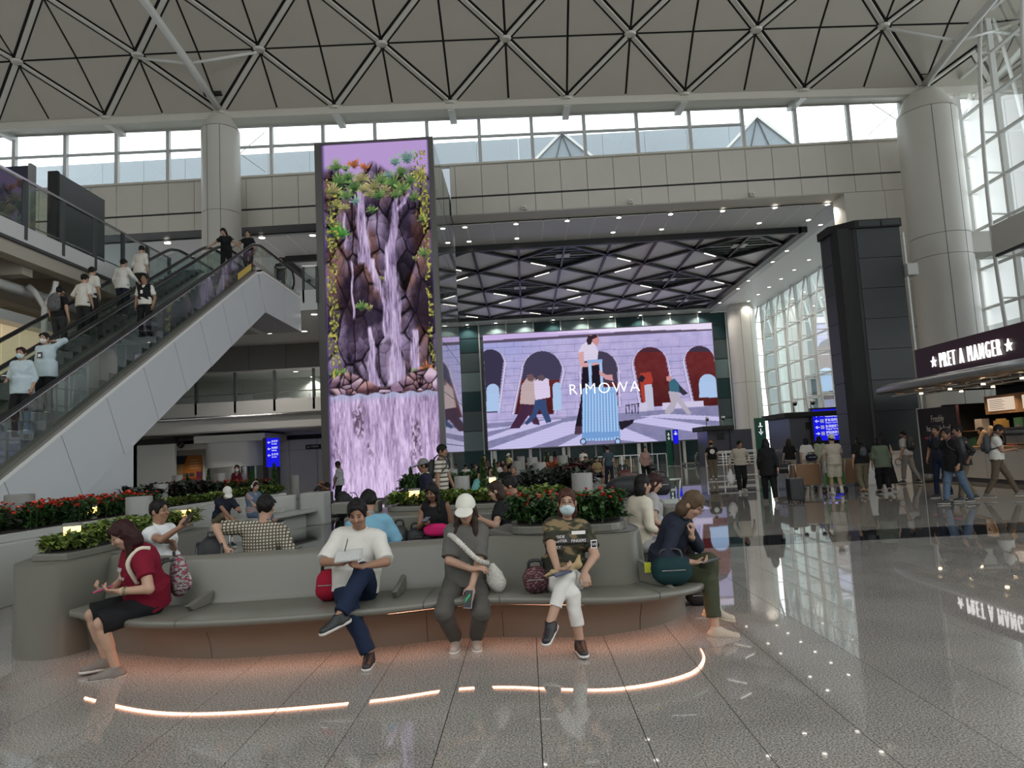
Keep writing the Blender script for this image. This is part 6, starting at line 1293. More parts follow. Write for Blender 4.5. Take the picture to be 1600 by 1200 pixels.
def person(label, X, Y, z=0.0, rz=0.0, h=1.0, sit=None, lean=4, side=0, slouch=0, twist=0, head=(0, 5, 0), hands=None, feet=None, knees=None, build=1.0, belly=0.0, sex='m',
           skin='light', hair=('short', 'black'), top=None, sleeve=.55, hem=.02, bottom=None, leg=.97, shoes=None, sole=None, socks=None, mask=None, glasses=False, cap=None, vest=None, res=.02, extra=None, toes=None, neck_px=None, skirt=None, elbows=None, face=None, curl=(.5, .5), handdir=(None, None), palm=(None, None), loose=1.0, group=None):
    """joints are laid out first (metres, facing -Y at rz=0), then every part is grown around them"""
    fine = res < .010; mid = res < .016
    T = thing('person', label, 'person', (X, Y, z), rz, group)
    cr, sr = math.cos(rz), math.sin(rz); W2L = lambda p: np.array([(p[0] - X) * cr + (p[1] - Y) * sr, -(p[0] - X) * sr + (p[1] - Y) * cr, p[2] - z])
    wide = (.168 if sex == 'm' else .148) * build ** .8; hipw = (.092 if sex == 'm' else .098) * h
    pz = (sit + .105) if sit is not None else .93 * h
    p = np.array([0, 0, pz]); a, b = math.radians(lean), math.radians(side)
    if neck_px is not None:
        u = _n(W2L(uy(*neck_px)) - p)
    else: u = _n([math.sin(b), -math.sin(a), math.cos(a) * math.cos(b)])
    tw = math.radians(twist); r0 = np.array([math.cos(tw), math.sin(tw), 0]); r = _n(r0 - u * (r0 @ u)); f = np.cross(u, r); f = -np.cross(r, u) if f[1] > 0 and False else np.cross(r, u) * -1
    f = np.cross(u, r)            # points backwards; forward is -f
    fw = -f if (-f) @ np.array([math.sin(tw), -math.cos(tw), 0]) > 0 else f
    sl = math.radians(slouch); u2 = _rot(u, r, sl) if (_rot(u, r, sl) @ fw) > (u @ fw) else _rot(u, r, -sl)
    wst = p + u * .17 * h; ch = wst + u2 * .16 * h; sh = wst + u2 * .30 * h; nb = wst + u2 * .355 * h
    fr = np.stack([r, fw, u2]); fr0 = np.stack([np.array([1, 0, 0]), _n(fw * np.array([1, 1, 0])), np.array([0, 0, 1])]) if sit is None else np.stack([r, fw, u])
    # head frame
    hy, hp, hr = (math.radians(q) for q in head); hf = _rot(_n(fw * [1, 1, .0] + 1e-6), [0, 0, 1], hy); hr_ = np.cross(hf, [0, 0, 1]); hf = _rot(hf, hr_, -hp); hu = _n(np.cross(hr_, hf)); hu = _rot(hu, hf, hr); hr_ = np.cross(hf, hu)
    hs = (1.08 if sex == 'm' else 1.03) * (h ** .5); hb = nb + _n(u2 + hu * .8) * .075 * h; hc = hb + hu * .075 * hs + hf * .018; HF = np.stack([hr_, hf, hu])
    S_ = {}; sgn = {'R': -1, 'L': 1}
    for q in 'RL': S_[q] = sh + r * sgn[q] * wide - u2 * .02
    E_ = {}; Wr = {}; hands = hands or {}
    for i, q in enumerate('RL'):
        t = hands.get(q)
        if t is None: t = S_[q] + np.array([sgn[q] * .06, -.04 if sit is None else -.16, -.50 * h if sit is None else -.38]) @ np.eye(3)
        elif len(t) == 3 and t[0] > 20: t = W2L(uy(*t))
        else: t = np.asarray(t, float)
        pole = (elbows or {}).get(q, (sgn[q] * .45, .8, -.35)); E_[q], Wr[q] = ik(S_[q], t, .285 * h, .245 * h, pole)
    H_ = {}; K_ = {}; A_ = {}; feet = feet or {}; TO_ = {}
    for q in 'RL':
        H_[q] = p + r0 * sgn[q] * hipw - np.array([0, 0, .03])
        t = feet.get(q)
        if t is None: t = np.array([sgn[q] * .10, -.43 if sit is not None else 0, .085]) 
        elif len(t) == 3 and t[0] > 20: t = W2L(uy(*t))
        else: t = np.asarray(t, float)
        pole = (knees or {}).get(q, (sgn[q] * .12, -1, .5 if sit is not None else .1)); K_[q], A_[q] = ik(H_[q], t, .425 * h, .405 * h, pole)
        td = (toes or {}).get(q, (sgn[q] * .25, -1, 0)); TO_[q] = _n(td)
    sk = skin_mat(skin)
    # ---- body
    B = Field(); g = -.012
    def torso(F, g, low=True):
        if low: F.el(p + np.array([0, 0, .0]), (.165 * build * (1.0 if sex == 'm' else 1.06) + g, .118 * build + g, .135 + g), fr0, .05)
        F.el(wst + fw * (.01 + belly * .4), (.138 * build + g + belly * .3, .103 * build + g + belly, .16 + g), np.stack([r, fw, u]), .06)
        F.el(ch, (.158 * build + g, .112 * build + g, .17 + g), fr, .06); F.rc(S_['R'] + r * .03 - u2 * .0, S_['L'] - r * .03, .066 + g, .066 + g, .06)
        if sex == 'f': F.el(ch + fw * .075 + r * .06, (.06 + g, .05 + g, .06 + g), fr, .05); F.el(ch + fw * .075 - r * .06, (.06 + g, .05 + g, .06 + g), fr, .05)
    torso(B, g); B.rc(nb - u2 * .05, hb + hu * .01, .058 if sex == 'm' else .048, .054 if sex == 'm' else .046, .03)
    B.el(hc + hu * .02 - hf * .012, (.073 * hs, .09 * hs, .098 * hs), HF, .02); B.el(hc - hu * .05 + hf * .022, (.056 * hs, .066 * hs, .07 * hs), HF, .03); B.el(hc - hu * .098 * hs + hf * .048, (.026, .022, .022), HF, .03)
    for q in 'RL':
        s_ = sgn[q]; B.rc(S_[q], E_[q], .050 * build ** .5, .040, .03); B.rc(E_[q], Wr[q], .040, .027, .012)
        B.rc(H_[q], K_[q], .080 * build ** .5, .054, .03); B.rc(K_[q], A_[q], .052, .036, .015); B.rc(K_[q] * .78 + A_[q] * .22, K_[q] * .5 + A_[q] * .5, .053, .047, .02); dn_ = _n(np.array([0, 0, -1.0]) + TO_[q] * TO_[q][2]); B.rc(A_[q] + dn_ * .015, A_[q] + TO_[q] * .11 + dn_ * .048, .032, .022, .02)
        B.el(hc + hr_ * (-s_) * .074 * hs - hf * .008 - hu * .012, (.012, .022, .032), HF, .008)
        # hand
        i = 'RL'.index(q); fd = _n(Wr[q] - E_[q]); hd = _n(handdir[i]) if handdir[i] is not None else fd; pn = np.array(palm[i], float) if palm[i] is not None else np.array([-s_ * .6, -.1, -.6]); pn = _n(pn - hd * (pn @ hd)); sd = np.cross(hd, pn); wr_ = Wr[q]
        pc = wr_ + hd * .055; B.rc(wr_, wr_ + hd * .02, .026, .026, .012, (pn, .75)); B.el(pc, (.042, .046, .017), np.stack([sd, hd, pn]), .014)
        tsd = sd if (sd @ (r * -s_)) > 0 else -sd; cu_ = curl[i]
        if mid:
            for j, (o_, l_) in enumerate(((-.031, .066), (-.0105, .076), (.0105, .072), (.031, .056))):
                b0 = pc + hd * .038 + tsd * -o_; d1 = _n(hd * math.cos(cu_ * .9) + pn * math.sin(cu_ * .9)); d2 = _n(hd * math.cos(cu_ * 2.2) + pn * math.sin(cu_ * 2.2)); m1 = b0 + d1 * l_ * .52; B.rc(b0, m1, .0098, .009, .004); B.rc(m1, m1 + d2 * l_ * .5, .009, .0075, .003)
            t0 = wr_ + hd * .03 + tsd * .028; t1 = t0 + _n(hd * .7 + tsd * .6 + pn * .4) * .04; B.rc(t0, t1, .013, .0105, .01); B.rc(t1, t1 + _n(hd + pn * (.3 + cu_ * .5)) * .034, .0105, .008, .004)
        else:
            B.el(pc + hd * .06 + pn * .02, (.036, .04, .018), np.stack([sd, hd, pn]), .015); B.rc(wr_ + hd * .03 + tsd * .02, wr_ + hd * .07 + tsd * .045 + pn * .01, .013, .009, .01)
    if mid:
        B.rc(hc + hf * .083 * hs + hu * .016, hc + hf * .100 * hs - hu * .022, .008, .0145, .012); B.el(hc + hf * .078 - hu * .06, (.024, .014, .012), HF, .012)
        for s_ in (1, -1): B.el(hc + hf * .102 * hs + hr_ * s_ * .031 + hu * .012, (.017, .015, .011), HF, .002, -1); B.el(hc + hf * .068 * hs + hr_ * s_ * .038 - hu * .025, (.025, .022, .022), HF, .02)
    obj('body', B.mesh('body', res), sk, T)
    # ---- face details
    if mid and face != 'away':
        E = MB()
        for s_ in (1, -1):
            c = hc + hf * .0835 * hs + hr_ * s_ * .031 + hu * .011; o = MB(); o.ell((0, 0, 0), (.0145, .008, .0055 if hp < .3 else .0035), 10, 6); ob = o.build('eye', mat('eye_dark', (.02, .015, .012), .2), T, smooth=True); ob.matrix_local = Matrix([[hr_[0], hf[0], hu[0], c[0]], [hr_[1], hf[1], hu[1], c[1]], [hr_[2], hf[2], hu[2], c[2]], [0, 0, 0, 1]])
            q0, q1, q2 = (hc + hf * (.091 - .004 * k) * hs + hr_ * s_ * (.015 + .016 * k) + hu * (.031 + (.004 if k == 1 else 0)) for k in range(3)); MB().tube([q0, q1, q2], .0032, 5).build('eyebrow', hair_mat(hair[1] if hair[1] != 'grey' else 'brown'), T)
        if mask is None:
            q = [hc + hf * .0905 * hs * (1 - .02 * abs(k)) + hr_ * .011 * k - hu * .059 for k in (-2, -1, 0, 1, 2)]; MB().tube(q, [.002, .0045, .005, .0045, .002], 6).build('lips', mat('lip', (.26, .10, .085), .45), T, smooth=True)
    if glasses:
        G = MB()
        for s_ in (1, -1):
            c = hc + hf * .102 * hs + hr_ * s_ * .033 + hu * .008; G.tube([c + hr_ * .024 * math.cos(t) + hu * .017 * math.sin(t) for t in np.linspace(0, 2 * math.pi, 12, endpoint=False)], .0016, 5, True); G.tube([c + hr_ * s_ * .024, hc + hr_ * s_ * .074 * hs - hf * .005 + hu * .005], .0016, 5)
        G.tube([hc + hf * .104 * hs + hr_ * .009 + hu * .01, hc + hf * .104 * hs - hr_ * .009 + hu * .01], .0016, 5); G.build('glasses', mat('spectacle_frame', (.12, .09, .06), .3, metal=.6), T)
    if mask:
        K = Field(); K.el(hc - hu * .050 + hf * .034, (.067 * hs, .080 * hs, .064 * hs), HF, .01); K.rc(hc + hf * .09 * hs - hu * .01, hc + hf * .108 * hs - hu * .03, .014, .016, .02); K.cut(hc + hf * .022, -hf); K.cut(hc - hu * .012, hu)
        obj('face_mask', K.mesh('face_mask', max(res, .006)), mat('mask_' + mask, {'blue': (.48, .60, .62), 'white': (.62, .62, .60)}[mask], .7), T)
        G = MB()
        for s_ in (1, -1): G.tube([hc + hf * .03 + hr_ * s_ * .058 - hu * .03, hc - hf * .012 + hr_ * s_ * .076 + hu * .015], .0015, 4)
        if fine: G.build('ear_loop', M_CHALK, T)
    # ---- hair
    hk, hcol = hair; R_ = Field()
    if hk != 'none':
        R_.el(hc + hu * .026 - hf * .012, (.082 * hs, .100 * hs, .102 * hs), HF, .02)
        if hk in ('bob', 'long', 'tail'):
            lo_ = .045 if hk == 'tail' else .075; R_.el(hc - hu * lo_ - hf * .04, (.089 * hs, .072 * hs, .10 * hs), HF, .03)
        if hk == 'long':
            R_.rc(hc - hf * .05 - hu * .03, hc - hf * .075 - u2 * .26, .08, .055, .03, (_n(fw), .55)); [R_.rc(hc - hf * .02 + hr_ * s_ * .066 - hu * .03, nb + hr_ * s_ * .095 - u2 * .13 + fw * .085, .036, .026, .03) for s_ in (1, -1)]
        if hk == 'tail': R_.rc(hc - hf * .09 + hu * .03, hc - hf * .13 - hu * .16, .034, .018, .02)
        R_.el(hc + hf * .100 * hs - hu * (.034 if hk == 'short' else .038) * hs, (.073 * hs, .096 * hs, .106 * hs), HF, .01, -1)
        if not cap: R_.rc(hc + hf * .062 * hs + hu * .088 * hs + hr_ * .03, hc + hf * .088 * hs + hu * .045 * hs + hr_ * .062 * hs, .018, .010, .02)
        else: R_.cut(hc + hu * .05, hu)
        if hk == 'short':
            R_.cut(hc - hu * .045, _n(-hu + hf * .45)); R_.el(hc + hf * .03 - hu * .085, (.1, .09, .075), HF, .01, -1)
        if hk == 'bald': R_.cut(hc + hu * .03, hu)
        obj('hair', R_.mesh('hair', max(res, .0065), .0034 if mid else .003, len(label), 2.2), hair_mat(hcol), T)
    if cap:
        back_ = cap[0] == 'back'; bf = -hf if back_ else hf; K = Field(); K.el(hc + hu * .028 - hf * .010, (.090 * hs, .106 * hs, .108 * hs), HF, .01); K.cut(hc + hu * .022, -hu - hf * .12); cm = cloth('cap_' + cap[1], {'white': (.62, .60, .53), 'grey': (.17, .17, .17), 'orange': (.38, .16, .04), 'cream': (.60, .58, .50)}[cap[1]])
        co = obj('cap_crown', K.mesh('cap_crown', max(res, .007)), cm, T); K = Field(); ctr = hc + hu * .030 + bf * .10; K.el(ctr - hu * .012 + bf * .025, (.082, .085, .017), np.stack([hr_, _n(bf - hu * .25), _n(hu + bf * .25)]), .01); K.cut(hc + bf * .055, -bf); obj('cap_brim', K.mesh('cap_brim', max(res * .8, .006)), cm, T)
    # ---- top
    if top is not None:
        hem = min(hem, .035) if sit is not None else hem; Q = Field(); tg = .014 * min(loose, 1.35); torso(Q, tg, False); dwn = np.array([0, 0, -1.0]) if sit is None else -u
        hw_ = (.166 * build * (1.0 if sex == 'm' else 1.05) + tg + belly * .3); Q.rc(wst + fw * belly * .4, p + dwn * hem + fw * belly * .2, hw_, hw_ * (1.03 if sit is None else .97), .05, (fr0[1], .80 + belly), True); Q.cut(p + dwn * hem, dwn)
        for q in 'RL':
            if sleeve > 0:
                if sleeve <= 1: e = S_[q] + (E_[q] - S_[q]) * sleeve; Q.rc(S_[q] - r * sgn[q] * .02, e, .060 * build ** .5 + .008 * loose, .057 + .013 * loose, .03, None, True)
                else: Q.rc(S_[q] - r * sgn[q] * .02, E_[q], .060 * build ** .5 + .005, .054 + .004, .03); e = E_[q] + (Wr[q] - E_[q]) * (sleeve - 1); Q.rc(E_[q], e, .056, .041, .02, None, True)
            else: Q.el(S_[q] + r * sgn[q] * .03 - u2 * .01, (.05, .075, .08), fr, .01, -1)
        Q.el(nb + u2 * .05 + fw * .035, (.068, .07, .062) if sleeve > 0 else (.10, .11, .12), fr, .01, -1)
        obj('shirt', Q.mesh('shirt', max(res * 1.05, .008), .0035 if mid else 0, len(label) % 7), top, T)
        if sleeve > 0 and mid: MB().tube([nb + u2 * .0 + r * .063 * math.cos(t) + fw * (.052 * math.sin(t) + .012) - u2 * .030 * math.sin(t) + u2 * .012 for t in np.linspace(0, 2 * math.pi, 20, endpoint=False)], .008, 6, True).build('collar', top, T, smooth=True)
    if vest is not None:
        Q = Field(); torso(Q, .026, False); Q.rc(wst, p - u * .06, .178 * build, .182 * build, .05, (fr0[1], .76), True)
        for q in 'RL': Q.el(S_[q] + r * sgn[q] * .035, (.05, .09, .09), fr, .01, -1)
        Q.cut(p - u * .06, -u); Q.el(nb + u2 * .03 + fw * .08, (.05, .09, .13), fr, .01, -1); obj('vest', Q.mesh('vest', max(res, .012)), vest, T)
    # ---- trousers, shorts or skirt
    if bottom is not None:
        loose = min(loose, 1.2); Q = Field(); Q.el(p, (.172 * build * (1.0 if sex == 'm' else 1.04), .126 * build, .13), fr0, .05); Q.cut(p + u * .10, u)
        for q in 'RL':
            lg = leg; th = .094 * build ** .5 * loose ** .5
            if lg <= .6: e = H_[q] + (K_[q] - H_[q]) * (lg / .55); Q.rc(H_[q], e, th, .083 * loose, .04, None, True)
            else: Q.rc(H_[q], K_[q], th, .070 * loose, .04); e = K_[q] + (A_[q] - K_[q]) * min(1, (lg - .55) / .43); Q.rc(K_[q], e, .068 * loose, .054 * loose, .02, None, True)
        obj('trousers' if leg > .6 else 'shorts', Q.mesh('trousers', max(res * 1.05, .008), .0035 if mid else 0, 3 + len(label) % 5), bottom, T)
    if skirt is not None:
        Q = Field(); Q.el(p, (.175, .135, .12), fr0, .05); m_ = (A_['R'] + A_['L']) / 2 + np.array([0, 0, .12]); Q.cut(p + u * .1, u); Q.rc(p, m_, .15, .24, .06, None, True); obj('skirt', Q.mesh('skirt', max(res, .01), .004, 2), skirt, T)
    # ---- shoes
    if shoes is not None:
        for q in 'RL':
            t_ = TO_[q]; dn = np.array([0, 0, -1.0]); dn = _n(dn - t_ * (dn @ t_)) if abs(t_[2]) < .95 else _n(np.cross(t_, [1, 0, 0])); sdv = np.cross(t_, dn); an = A_[q]
            heel = an - t_ * .035 + dn * .048; toe = an + t_ * .165 + dn * .056
            Q = Field(); Q.rc(heel, toe, .043, .037, .02, (dn, .9)); Q.rc(an - dn * .01, heel + t_ * .05, .042, .045, .03); Q.rc(an + dn * .01 + t_ * .02, an + t_ * .1 + dn * .045, .034, .032, .03); Q.cut(an + dn * .078, dn); Q.cut(an - dn * .018, -dn)
            o = obj('shoe', Q.mesh('shoe', max(res * .9, .0075)), shoes, T)
            if mid:
                Q = Field(); Q.rc(heel + dn * .02, toe + dn * .012, .049, .043, .02); Q.cut(an + dn * .085, dn); Q.cut(an + dn * .062, -dn); obj('sole', Q.mesh('sole', max(res * .8, .006)), sole or mat('sole_pale', (.5, .48, .44), .6), o)
                if fine:
                    lc = MB()
                    for k in range(4): c = an + t_ * (.045 + .022 * k) + dn * (-.004 + .0135 * k); lc.tube([c + sdv * .022, c - dn * .006, c - sdv * .022], .0028, 5)
                    lc.build('laces', sole or M_CHALK, o)
    if socks is not None:
        for q in 'RL': Q = Field(); d_ = _n(K_[q] - A_[q]); Q.rc(A_[q] - d_ * .02, A_[q] + d_ * .12, .042, .045, .01, None, True); obj('sock', Q.mesh('sock', max(res, .009)), socks, T)
    J = dict(T=T, p=p, S=S_, E=E_, W=Wr, K=K_, A=A_, hc=hc, HF=HF, nb=nb, ch=ch, r=r, fw=fw, u=u2, wst=wst)
    L2W = lambda v: np.array([X + v[0] * cr - v[1] * sr, Y + v[0] * sr + v[1] * cr, z + v[2]]); J['L2W'] = L2W; J['rz'] = rz
    J['Wd'] = {q: _n(Wr[q] - E_[q]) for q in 'RL'}
    return J
# ================================================================ who is where
c_white = cloth('white', (.60, .58, .53)); c_black = cloth('black', (.012, .012, .013)); c_navy = cloth('navy', (.018, .022, .035)); c_grey = cloth('grey', (.11, .105, .095)); c_dgrey = cloth('charcoal', (.03, .03, .032)); c_maroon = cloth('maroon', (.16, .008, .022)); c_jeans = cloth('jeans', (.012, .02, .045)); c_ljeans = cloth('pale_jeans', (.09, .13, .19)); c_khaki = cloth('khaki', (.14, .115, .075)); c_olive = cloth('olive', (.05, .055, .032)); c_cream = cloth('cream', (.55, .50, .40)); c_sky = cloth('sky', (.16, .33, .43)); c_teal = cloth('turquoise', (.20, .52, .50)); c_pale = cloth('pale_blue', (.42, .50, .53)); c_capri = cloth('off_white', (.62, .60, .56)); c_gpant = cloth('grey_trousers', (.085, .08, .07)); c_sage = cloth('sage', (.10, .12, .085)); c_tan = cloth('tan', (.38, .28, .15)); c_beige = cloth('beige', (.42, .37, .30)); c_denim = cloth('denim', (.05, .08, .10)); c_lgrey = cloth('light_grey', (.32, .31, .30)); c_vest = cloth('red_vest', (.09, .006, .014)); c_brown = cloth('brown', (.11, .06, .045)); c_orange = cloth('orange', (.5, .12, .04)); c_yel = cloth('pale_yellow', (.55, .52, .25))
s_grey = mat('shoe_grey', (.16, .14, .12), .7); s_black = mat('shoe_black', (.012, .012, .013), .5); s_beige = mat('shoe_beige', (.42, .35, .27), .7); s_white = mat('shoe_white', (.55, .53, .48), .6); s_stone = mat('shoe_stone', (.30, .27, .23), .7)
p_camo = pattern('camo', 'camo', (.028, .028, .018), (.055, .052, .03), (.20, .14, .075), 7.0); p_stripe = pattern('stripe_bw', 'stripe', (.50, .50, .50), (.03, .03, .035), None, 7.0); p_stripe2 = pattern('stripe_cream', 'stripe', (.52, .48, .40), (.09, .07, .06), None, 3.6); p_check = pattern('check', 'check', (.50, .46, .38), (.09, .075, .05), None, 10.0); p_red = pattern('red_print', 'camo', (.12, .02, .02), (.20, .03, .03), (.3, .22, .2), 40.0)
def held(name, label, cat, J, side, size, m, off=(0, 0, 0), tilt=(0, 0, 0), screen=None):
    """a flat thing held in a hand"""
    w = J['L2W'](J['W'][side] + J['Wd'][side] * .07) + np.array(off); t = thing(name, label, cat, tuple(w)); t.rotation_euler = tuple(math.radians(q) for q in tilt)
    MB().bx(-size[0] / 2, size[0] / 2, -size[1] / 2, size[1] / 2, -size[2] / 2, size[2] / 2).build('case', m, t, bevel=min(size) * .35)
    if screen is not None: MB().bx(-size[0] * .45, size[0] * .45, -size[1] * .46, size[1] * .46, size[2] * .5, size[2] * .5 + .001).build('screen', screen, t)
    return t
M_PH = mat('phone_black', (.012, .012, .014), .25); M_SCR = mat('phone_screen', (.01, .01, .014), .1, emit=(.3, .35, .5), estr=.25)
def backpack(label, pos, rz, m, s=1.0, tilt=0.0, pocket=None, wear=None):
    t = thing('backpack', label, 'backpack', tuple(pos), rz); t.rotation_euler = (math.radians(tilt), 0, rz); b = MB(); n = 14; rows = []
    for k in range(9):
        v = k / 8; g = (.55, .9, 1, 1, .98, .95, .88, .72, .3)[k]; rows.append([(.155 * s * g * math.copysign(abs(math.cos(a)) ** .6, math.cos(a)), .09 * s * g * math.copysign(abs(math.sin(a)) ** .6, math.sin(a)), .46 * s * v) for a in [2 * math.pi * i / n for i in range(n)]])
    b.loft(rows, closed=True, cap=True).build('pack_body', m, t, smooth=True)
    MB().ell((0, .09 * s, .15 * s), (.12 * s, .05 * s, .11 * s), 12, 8).build('front_pocket', pocket or m, t, smooth=True); MB().tube([(-.03 * s, -.05 * s, .45 * s), (-.03 * s, -.05 * s, .5 * s), (.03 * s, -.05 * s, .5 * s), (.03 * s, -.05 * s, .45 * s)], .008, 6).build('grab_loop', M_RUBBER, t)
    for x in (-.1, .1):
        if wear: zn, fd = wear; pts = [(x, -.07 * s, zn - .04), (x, -.12, zn + .045), (x, -fd * .6, zn + .075), (x, -fd * .95, zn + .0), (x, -fd * 1.02, zn - .14), (x * 1.9, -fd * .75, zn - .26), (x * 1.7, -.06, zn - .32)]
        else: pts = [(x * s, -.08 * s, .42 * s), (x * s, -.2 * s, .40 * s), (x * s, -.25 * s, .2 * s), (x * s, -.1 * s, .06 * s)]
        MB().tube(catmull(pts, 4), .014, 6).build('shoulder_strap', M_RUBBER, t, smooth=True)
    return t
def worn(J, label, m, s=1.0, down=.30, back=.16, **kw):
    a = J['rz'] ; fwd = J['fw']; ang = math.atan2(fwd[0], -fwd[1]); return backpack(label, J['L2W'](J['nb'] - J['u'] * (down + .12) - fwd * back), a + ang, m, s, wear=(down + .12, back + .17), **kw)
FN, MD, FR = .0078, .0135, .024
# ---------------------------------------------------------------- the long bench
x = uy(232, 930, 6.32)[0]
J = person('woman in maroon T-shirt and black shorts reading a phone, long dark hair', x, 6.32, 0, math.radians(-48), .98, sit=.45, neck_px=(228, 868, 6.22), slouch=14, head=(-4, 34, 4), sex='f', build=1.16, belly=.03, skin='light', hair=('long', 'auburn'), glasses=True, top=c_maroon, sleeve=.62, hem=.06, bottom=c_black, leg=.56, shoes=s_grey, res=FN, loose=1.2,
           hands=dict(R=(172, 921, 6.02), L=(187, 924, 5.92)), elbows=dict(R=(-.8, .4, -.4), L=(.8, .5, -.5)), feet=dict(R=(167, 1030, 6.15), L=(181, 1044, 6.0)), toes=dict(R=(-.15, -1, 0), L=(-.15, -1, 0)), curl=(.8, .8), handdir=((.1, -1, .25), (-.3, -1, .2)), palm=((0, .3, 1), (-.3, .3, 1)))
t = held('phone', 'phone in a pink case held by the woman in maroon', 'phone', J, 'R', (.075, .15, .012), mat('case_pink', (.45, .03, .09), .4), (.0, -.04, .035), (15, 0, -60), M_SCR)
q = J['L2W'](J['nb'] - J['u'] * .56 - J['fw'] * .20); bp = backpack('floral backpack with a cream strap worn by the woman in maroon', q, math.radians(-50), pattern('floral', 'camo', (.30, .28, .26), (.03, .03, .05), (.35, .05, .08), 26.0), .78, pocket=pattern('floral2', 'camo', (.4, .38, .34), (.30, .03, .06), (.03, .04, .09), 34.0))
tb_ = MB(); Lw = J['L2W']; tb_.tube(catmull([tuple(Lw(J['S']['L'] + J['u'] * .075 - J['r'] * .05 - J['fw'] * .09) - np.array(q)), tuple(Lw(J['S']['L'] + J['u'] * .085 - J['r'] * .05) - np.array(q)), tuple(Lw(J['S']['L'] - J['u'] * .02 + J['fw'] * .115 - J['r'] * .03) - np.array(q)), tuple(Lw(J['S']['L'] - J['u'] * .2 + J['fw'] * .10 + J['r'] * .0) - np.array(q))], 5), .02, 6)
o = tb_.build('cream_strap', c_cream, bp, smooth=True); o.rotation_euler = (0, 0, math.radians(50))
for k, (sz, c) in enumerate(((.030, (.5, .4, .3)), (.033, (.12, .16, .08)))):
    w = J['W']['L'] - J['Wd']['L'] * (.02 + .03 * k); d = J['Wd']['L']; a_ = _n(np.cross(d, [0, 0, 1])); b_ = np.cross(d, a_); MB().tube([w + a_ * sz * math.cos(t_) + b_ * sz * math.sin(t_) for t_ in np.linspace(0, 6.28, 14, endpoint=False)], .006, 6, True).build('bracelet', mat('bead%d' % k, c, .4), J['T'], smooth=True)
text_part('shirt_print', 'HARD', .05, mat('print_white', (.55, .5, .5), .7), J['T'], tuple(J['ch'] + J['fw'] * .185 + J['r'] * -.085 - J['u'] * .03), (math.pi / 2 - .35, 0, 0), .001); text_part('shirt_print', 'CLASSIC 1971', .032, mat('print_white', (.55, .5, .5), .7), J['T'], tuple(J['ch'] + J['fw'] * .195 + J['r'] * -.10 - J['u'] * .11), (math.pi / 2 - .3, 0, 0), .001)
x = uy(556, 930, 6.42)[0]
J = person('man in white T-shirt and dark jeans writing on a folded paper, legs crossed', x, 6.42, 0, math.radians(4), 1.0, sit=.45, neck_px=(561, 852, 6.42), slouch=10, head=(0, 24, 3), build=1.13, belly=.035, skin='mid', hair=('short', 'black'), top=c_white, sleeve=.95, hem=.07, bottom=c_jeans, leg=.96, shoes=s_black, res=FN, loose=1.25,
           hands=dict(R=(536, 879, 6.02), L=(566, 886, 6.0)), elbows=dict(R=(-1, .2, -.5), L=(1, .2, -.5)), feet=dict(L=(531, 961, 5.82), R=(577, 1022, 5.98)), knees=dict(L=(.25, -1, .9), R=(.0, -1, .4)), toes=dict(L=(-.75, -.6, -.25), R=(0, -1, 0)), curl=(.6, .9), handdir=((.8, -.6, .25), (-.8, -.5, .2)), palm=((.3, 0, -1), (0, 0, 1)))
t = thing('folded_newspaper', 'folded newspaper held by the man in the white T-shirt', 'newspaper', tuple(uy(545, 869, 5.93))); t.rotation_euler = (math.radians(24), math.radians(-4), math.radians(4)); MB().bx(-.11, .11, -.08, .09, -.006, .01).build('folded_sheets', mat('newsprint', (.42, .42, .40), .8, var=.35, scale=60), t, bevel=.004); MB().bx(-.105, .09, -.075, .07, .01, .013).build('top_sheet', mat('newsprint2', (.48, .48, .46), .8, var=.4, scale=80), t)
t = thing('ballpoint_pen', 'dark pen in the hand of the man in the white T-shirt', 'pen', tuple(uy(541, 862, 5.93))); MB().tube([(-.02, .03, -.0), (.02, -.02, .10)], .0045, 6).build('barrel', M_PH, t); MB().tube([(.02, -.02, .10), (.022, -.0225, .11)], .003, 6).build('clicker', M_CHROME, t)
bag('red_bag', 'red cloth bag tucked beside the man in the white T-shirt', 'bag', uy(514, 930, 6.45)[0], 6.45, .45, .10, .13, .26, cloth('red_bag', (.30, .012, .03)), True)
x = uy(728, 930, 6.5)[0]
J = person('woman in white cap, grey T-shirt and grey trousers with folded arms', x, 6.5, 0, 0.0, .96, sit=.45, neck_px=(729, 840, 6.48), slouch=4, head=(-3, 16, 0), sex='f', build=1.0, skin='light', hair=('long', 'brown'), cap=('front', 'white'), top=c_grey, sleeve=.9, hem=.08, bottom=c_gpant, leg=.95, shoes=s_stone, res=FN, loose=1.2,
           hands=dict(R=(737, 889, 6.22), L=(737, 917, 6.16)), elbows=dict(R=(-1, .0, -.6), L=(1, .3, -.3)), feet=dict(R=(713, 998, 6.38), L=(744, 996, 6.40)), knees=dict(R=(-.25, -1, .5), L=(.25, -1, .5)), toes=dict(R=(-.05, -1, 0), L=(.12, -1, 0)), curl=(.6, .6), handdir=((.9, -.3, .1), (-.2, -.4, -.9)), palm=((.1, .3, -1), (-.3, .9, 0)))
t = held('phone', 'phone with green chart on screen hanging from the hand of the woman in the cap', 'phone', J, 'L', (.075, .155, .010), mat('case_clear', (.35, .35, .36), .3), (-.01, -.04, -.045), (68, 0, -22), None)
MB().bx(-.034, .034, -.072, .072, .005, .006).build('screen', M_PH, t)
for k in range(5): MB().bx(-.025 + .008 * k, -.020 + .008 * k, -.03 + .012 * k, .005 + .01 * k, .0065, .007).build('chart_bar', emit_mat('chart_green', (.1, .8, .3), .7), t)
t = thing('shoulder_bag', 'white knitted shoulder bag worn across the woman in the white cap', 'bag', tuple(uy(770, 905, 6.4))); M_KNIT = mat('knit_white', (.58, .56, .50), .9, var=.3, scale=60, bump=.8)
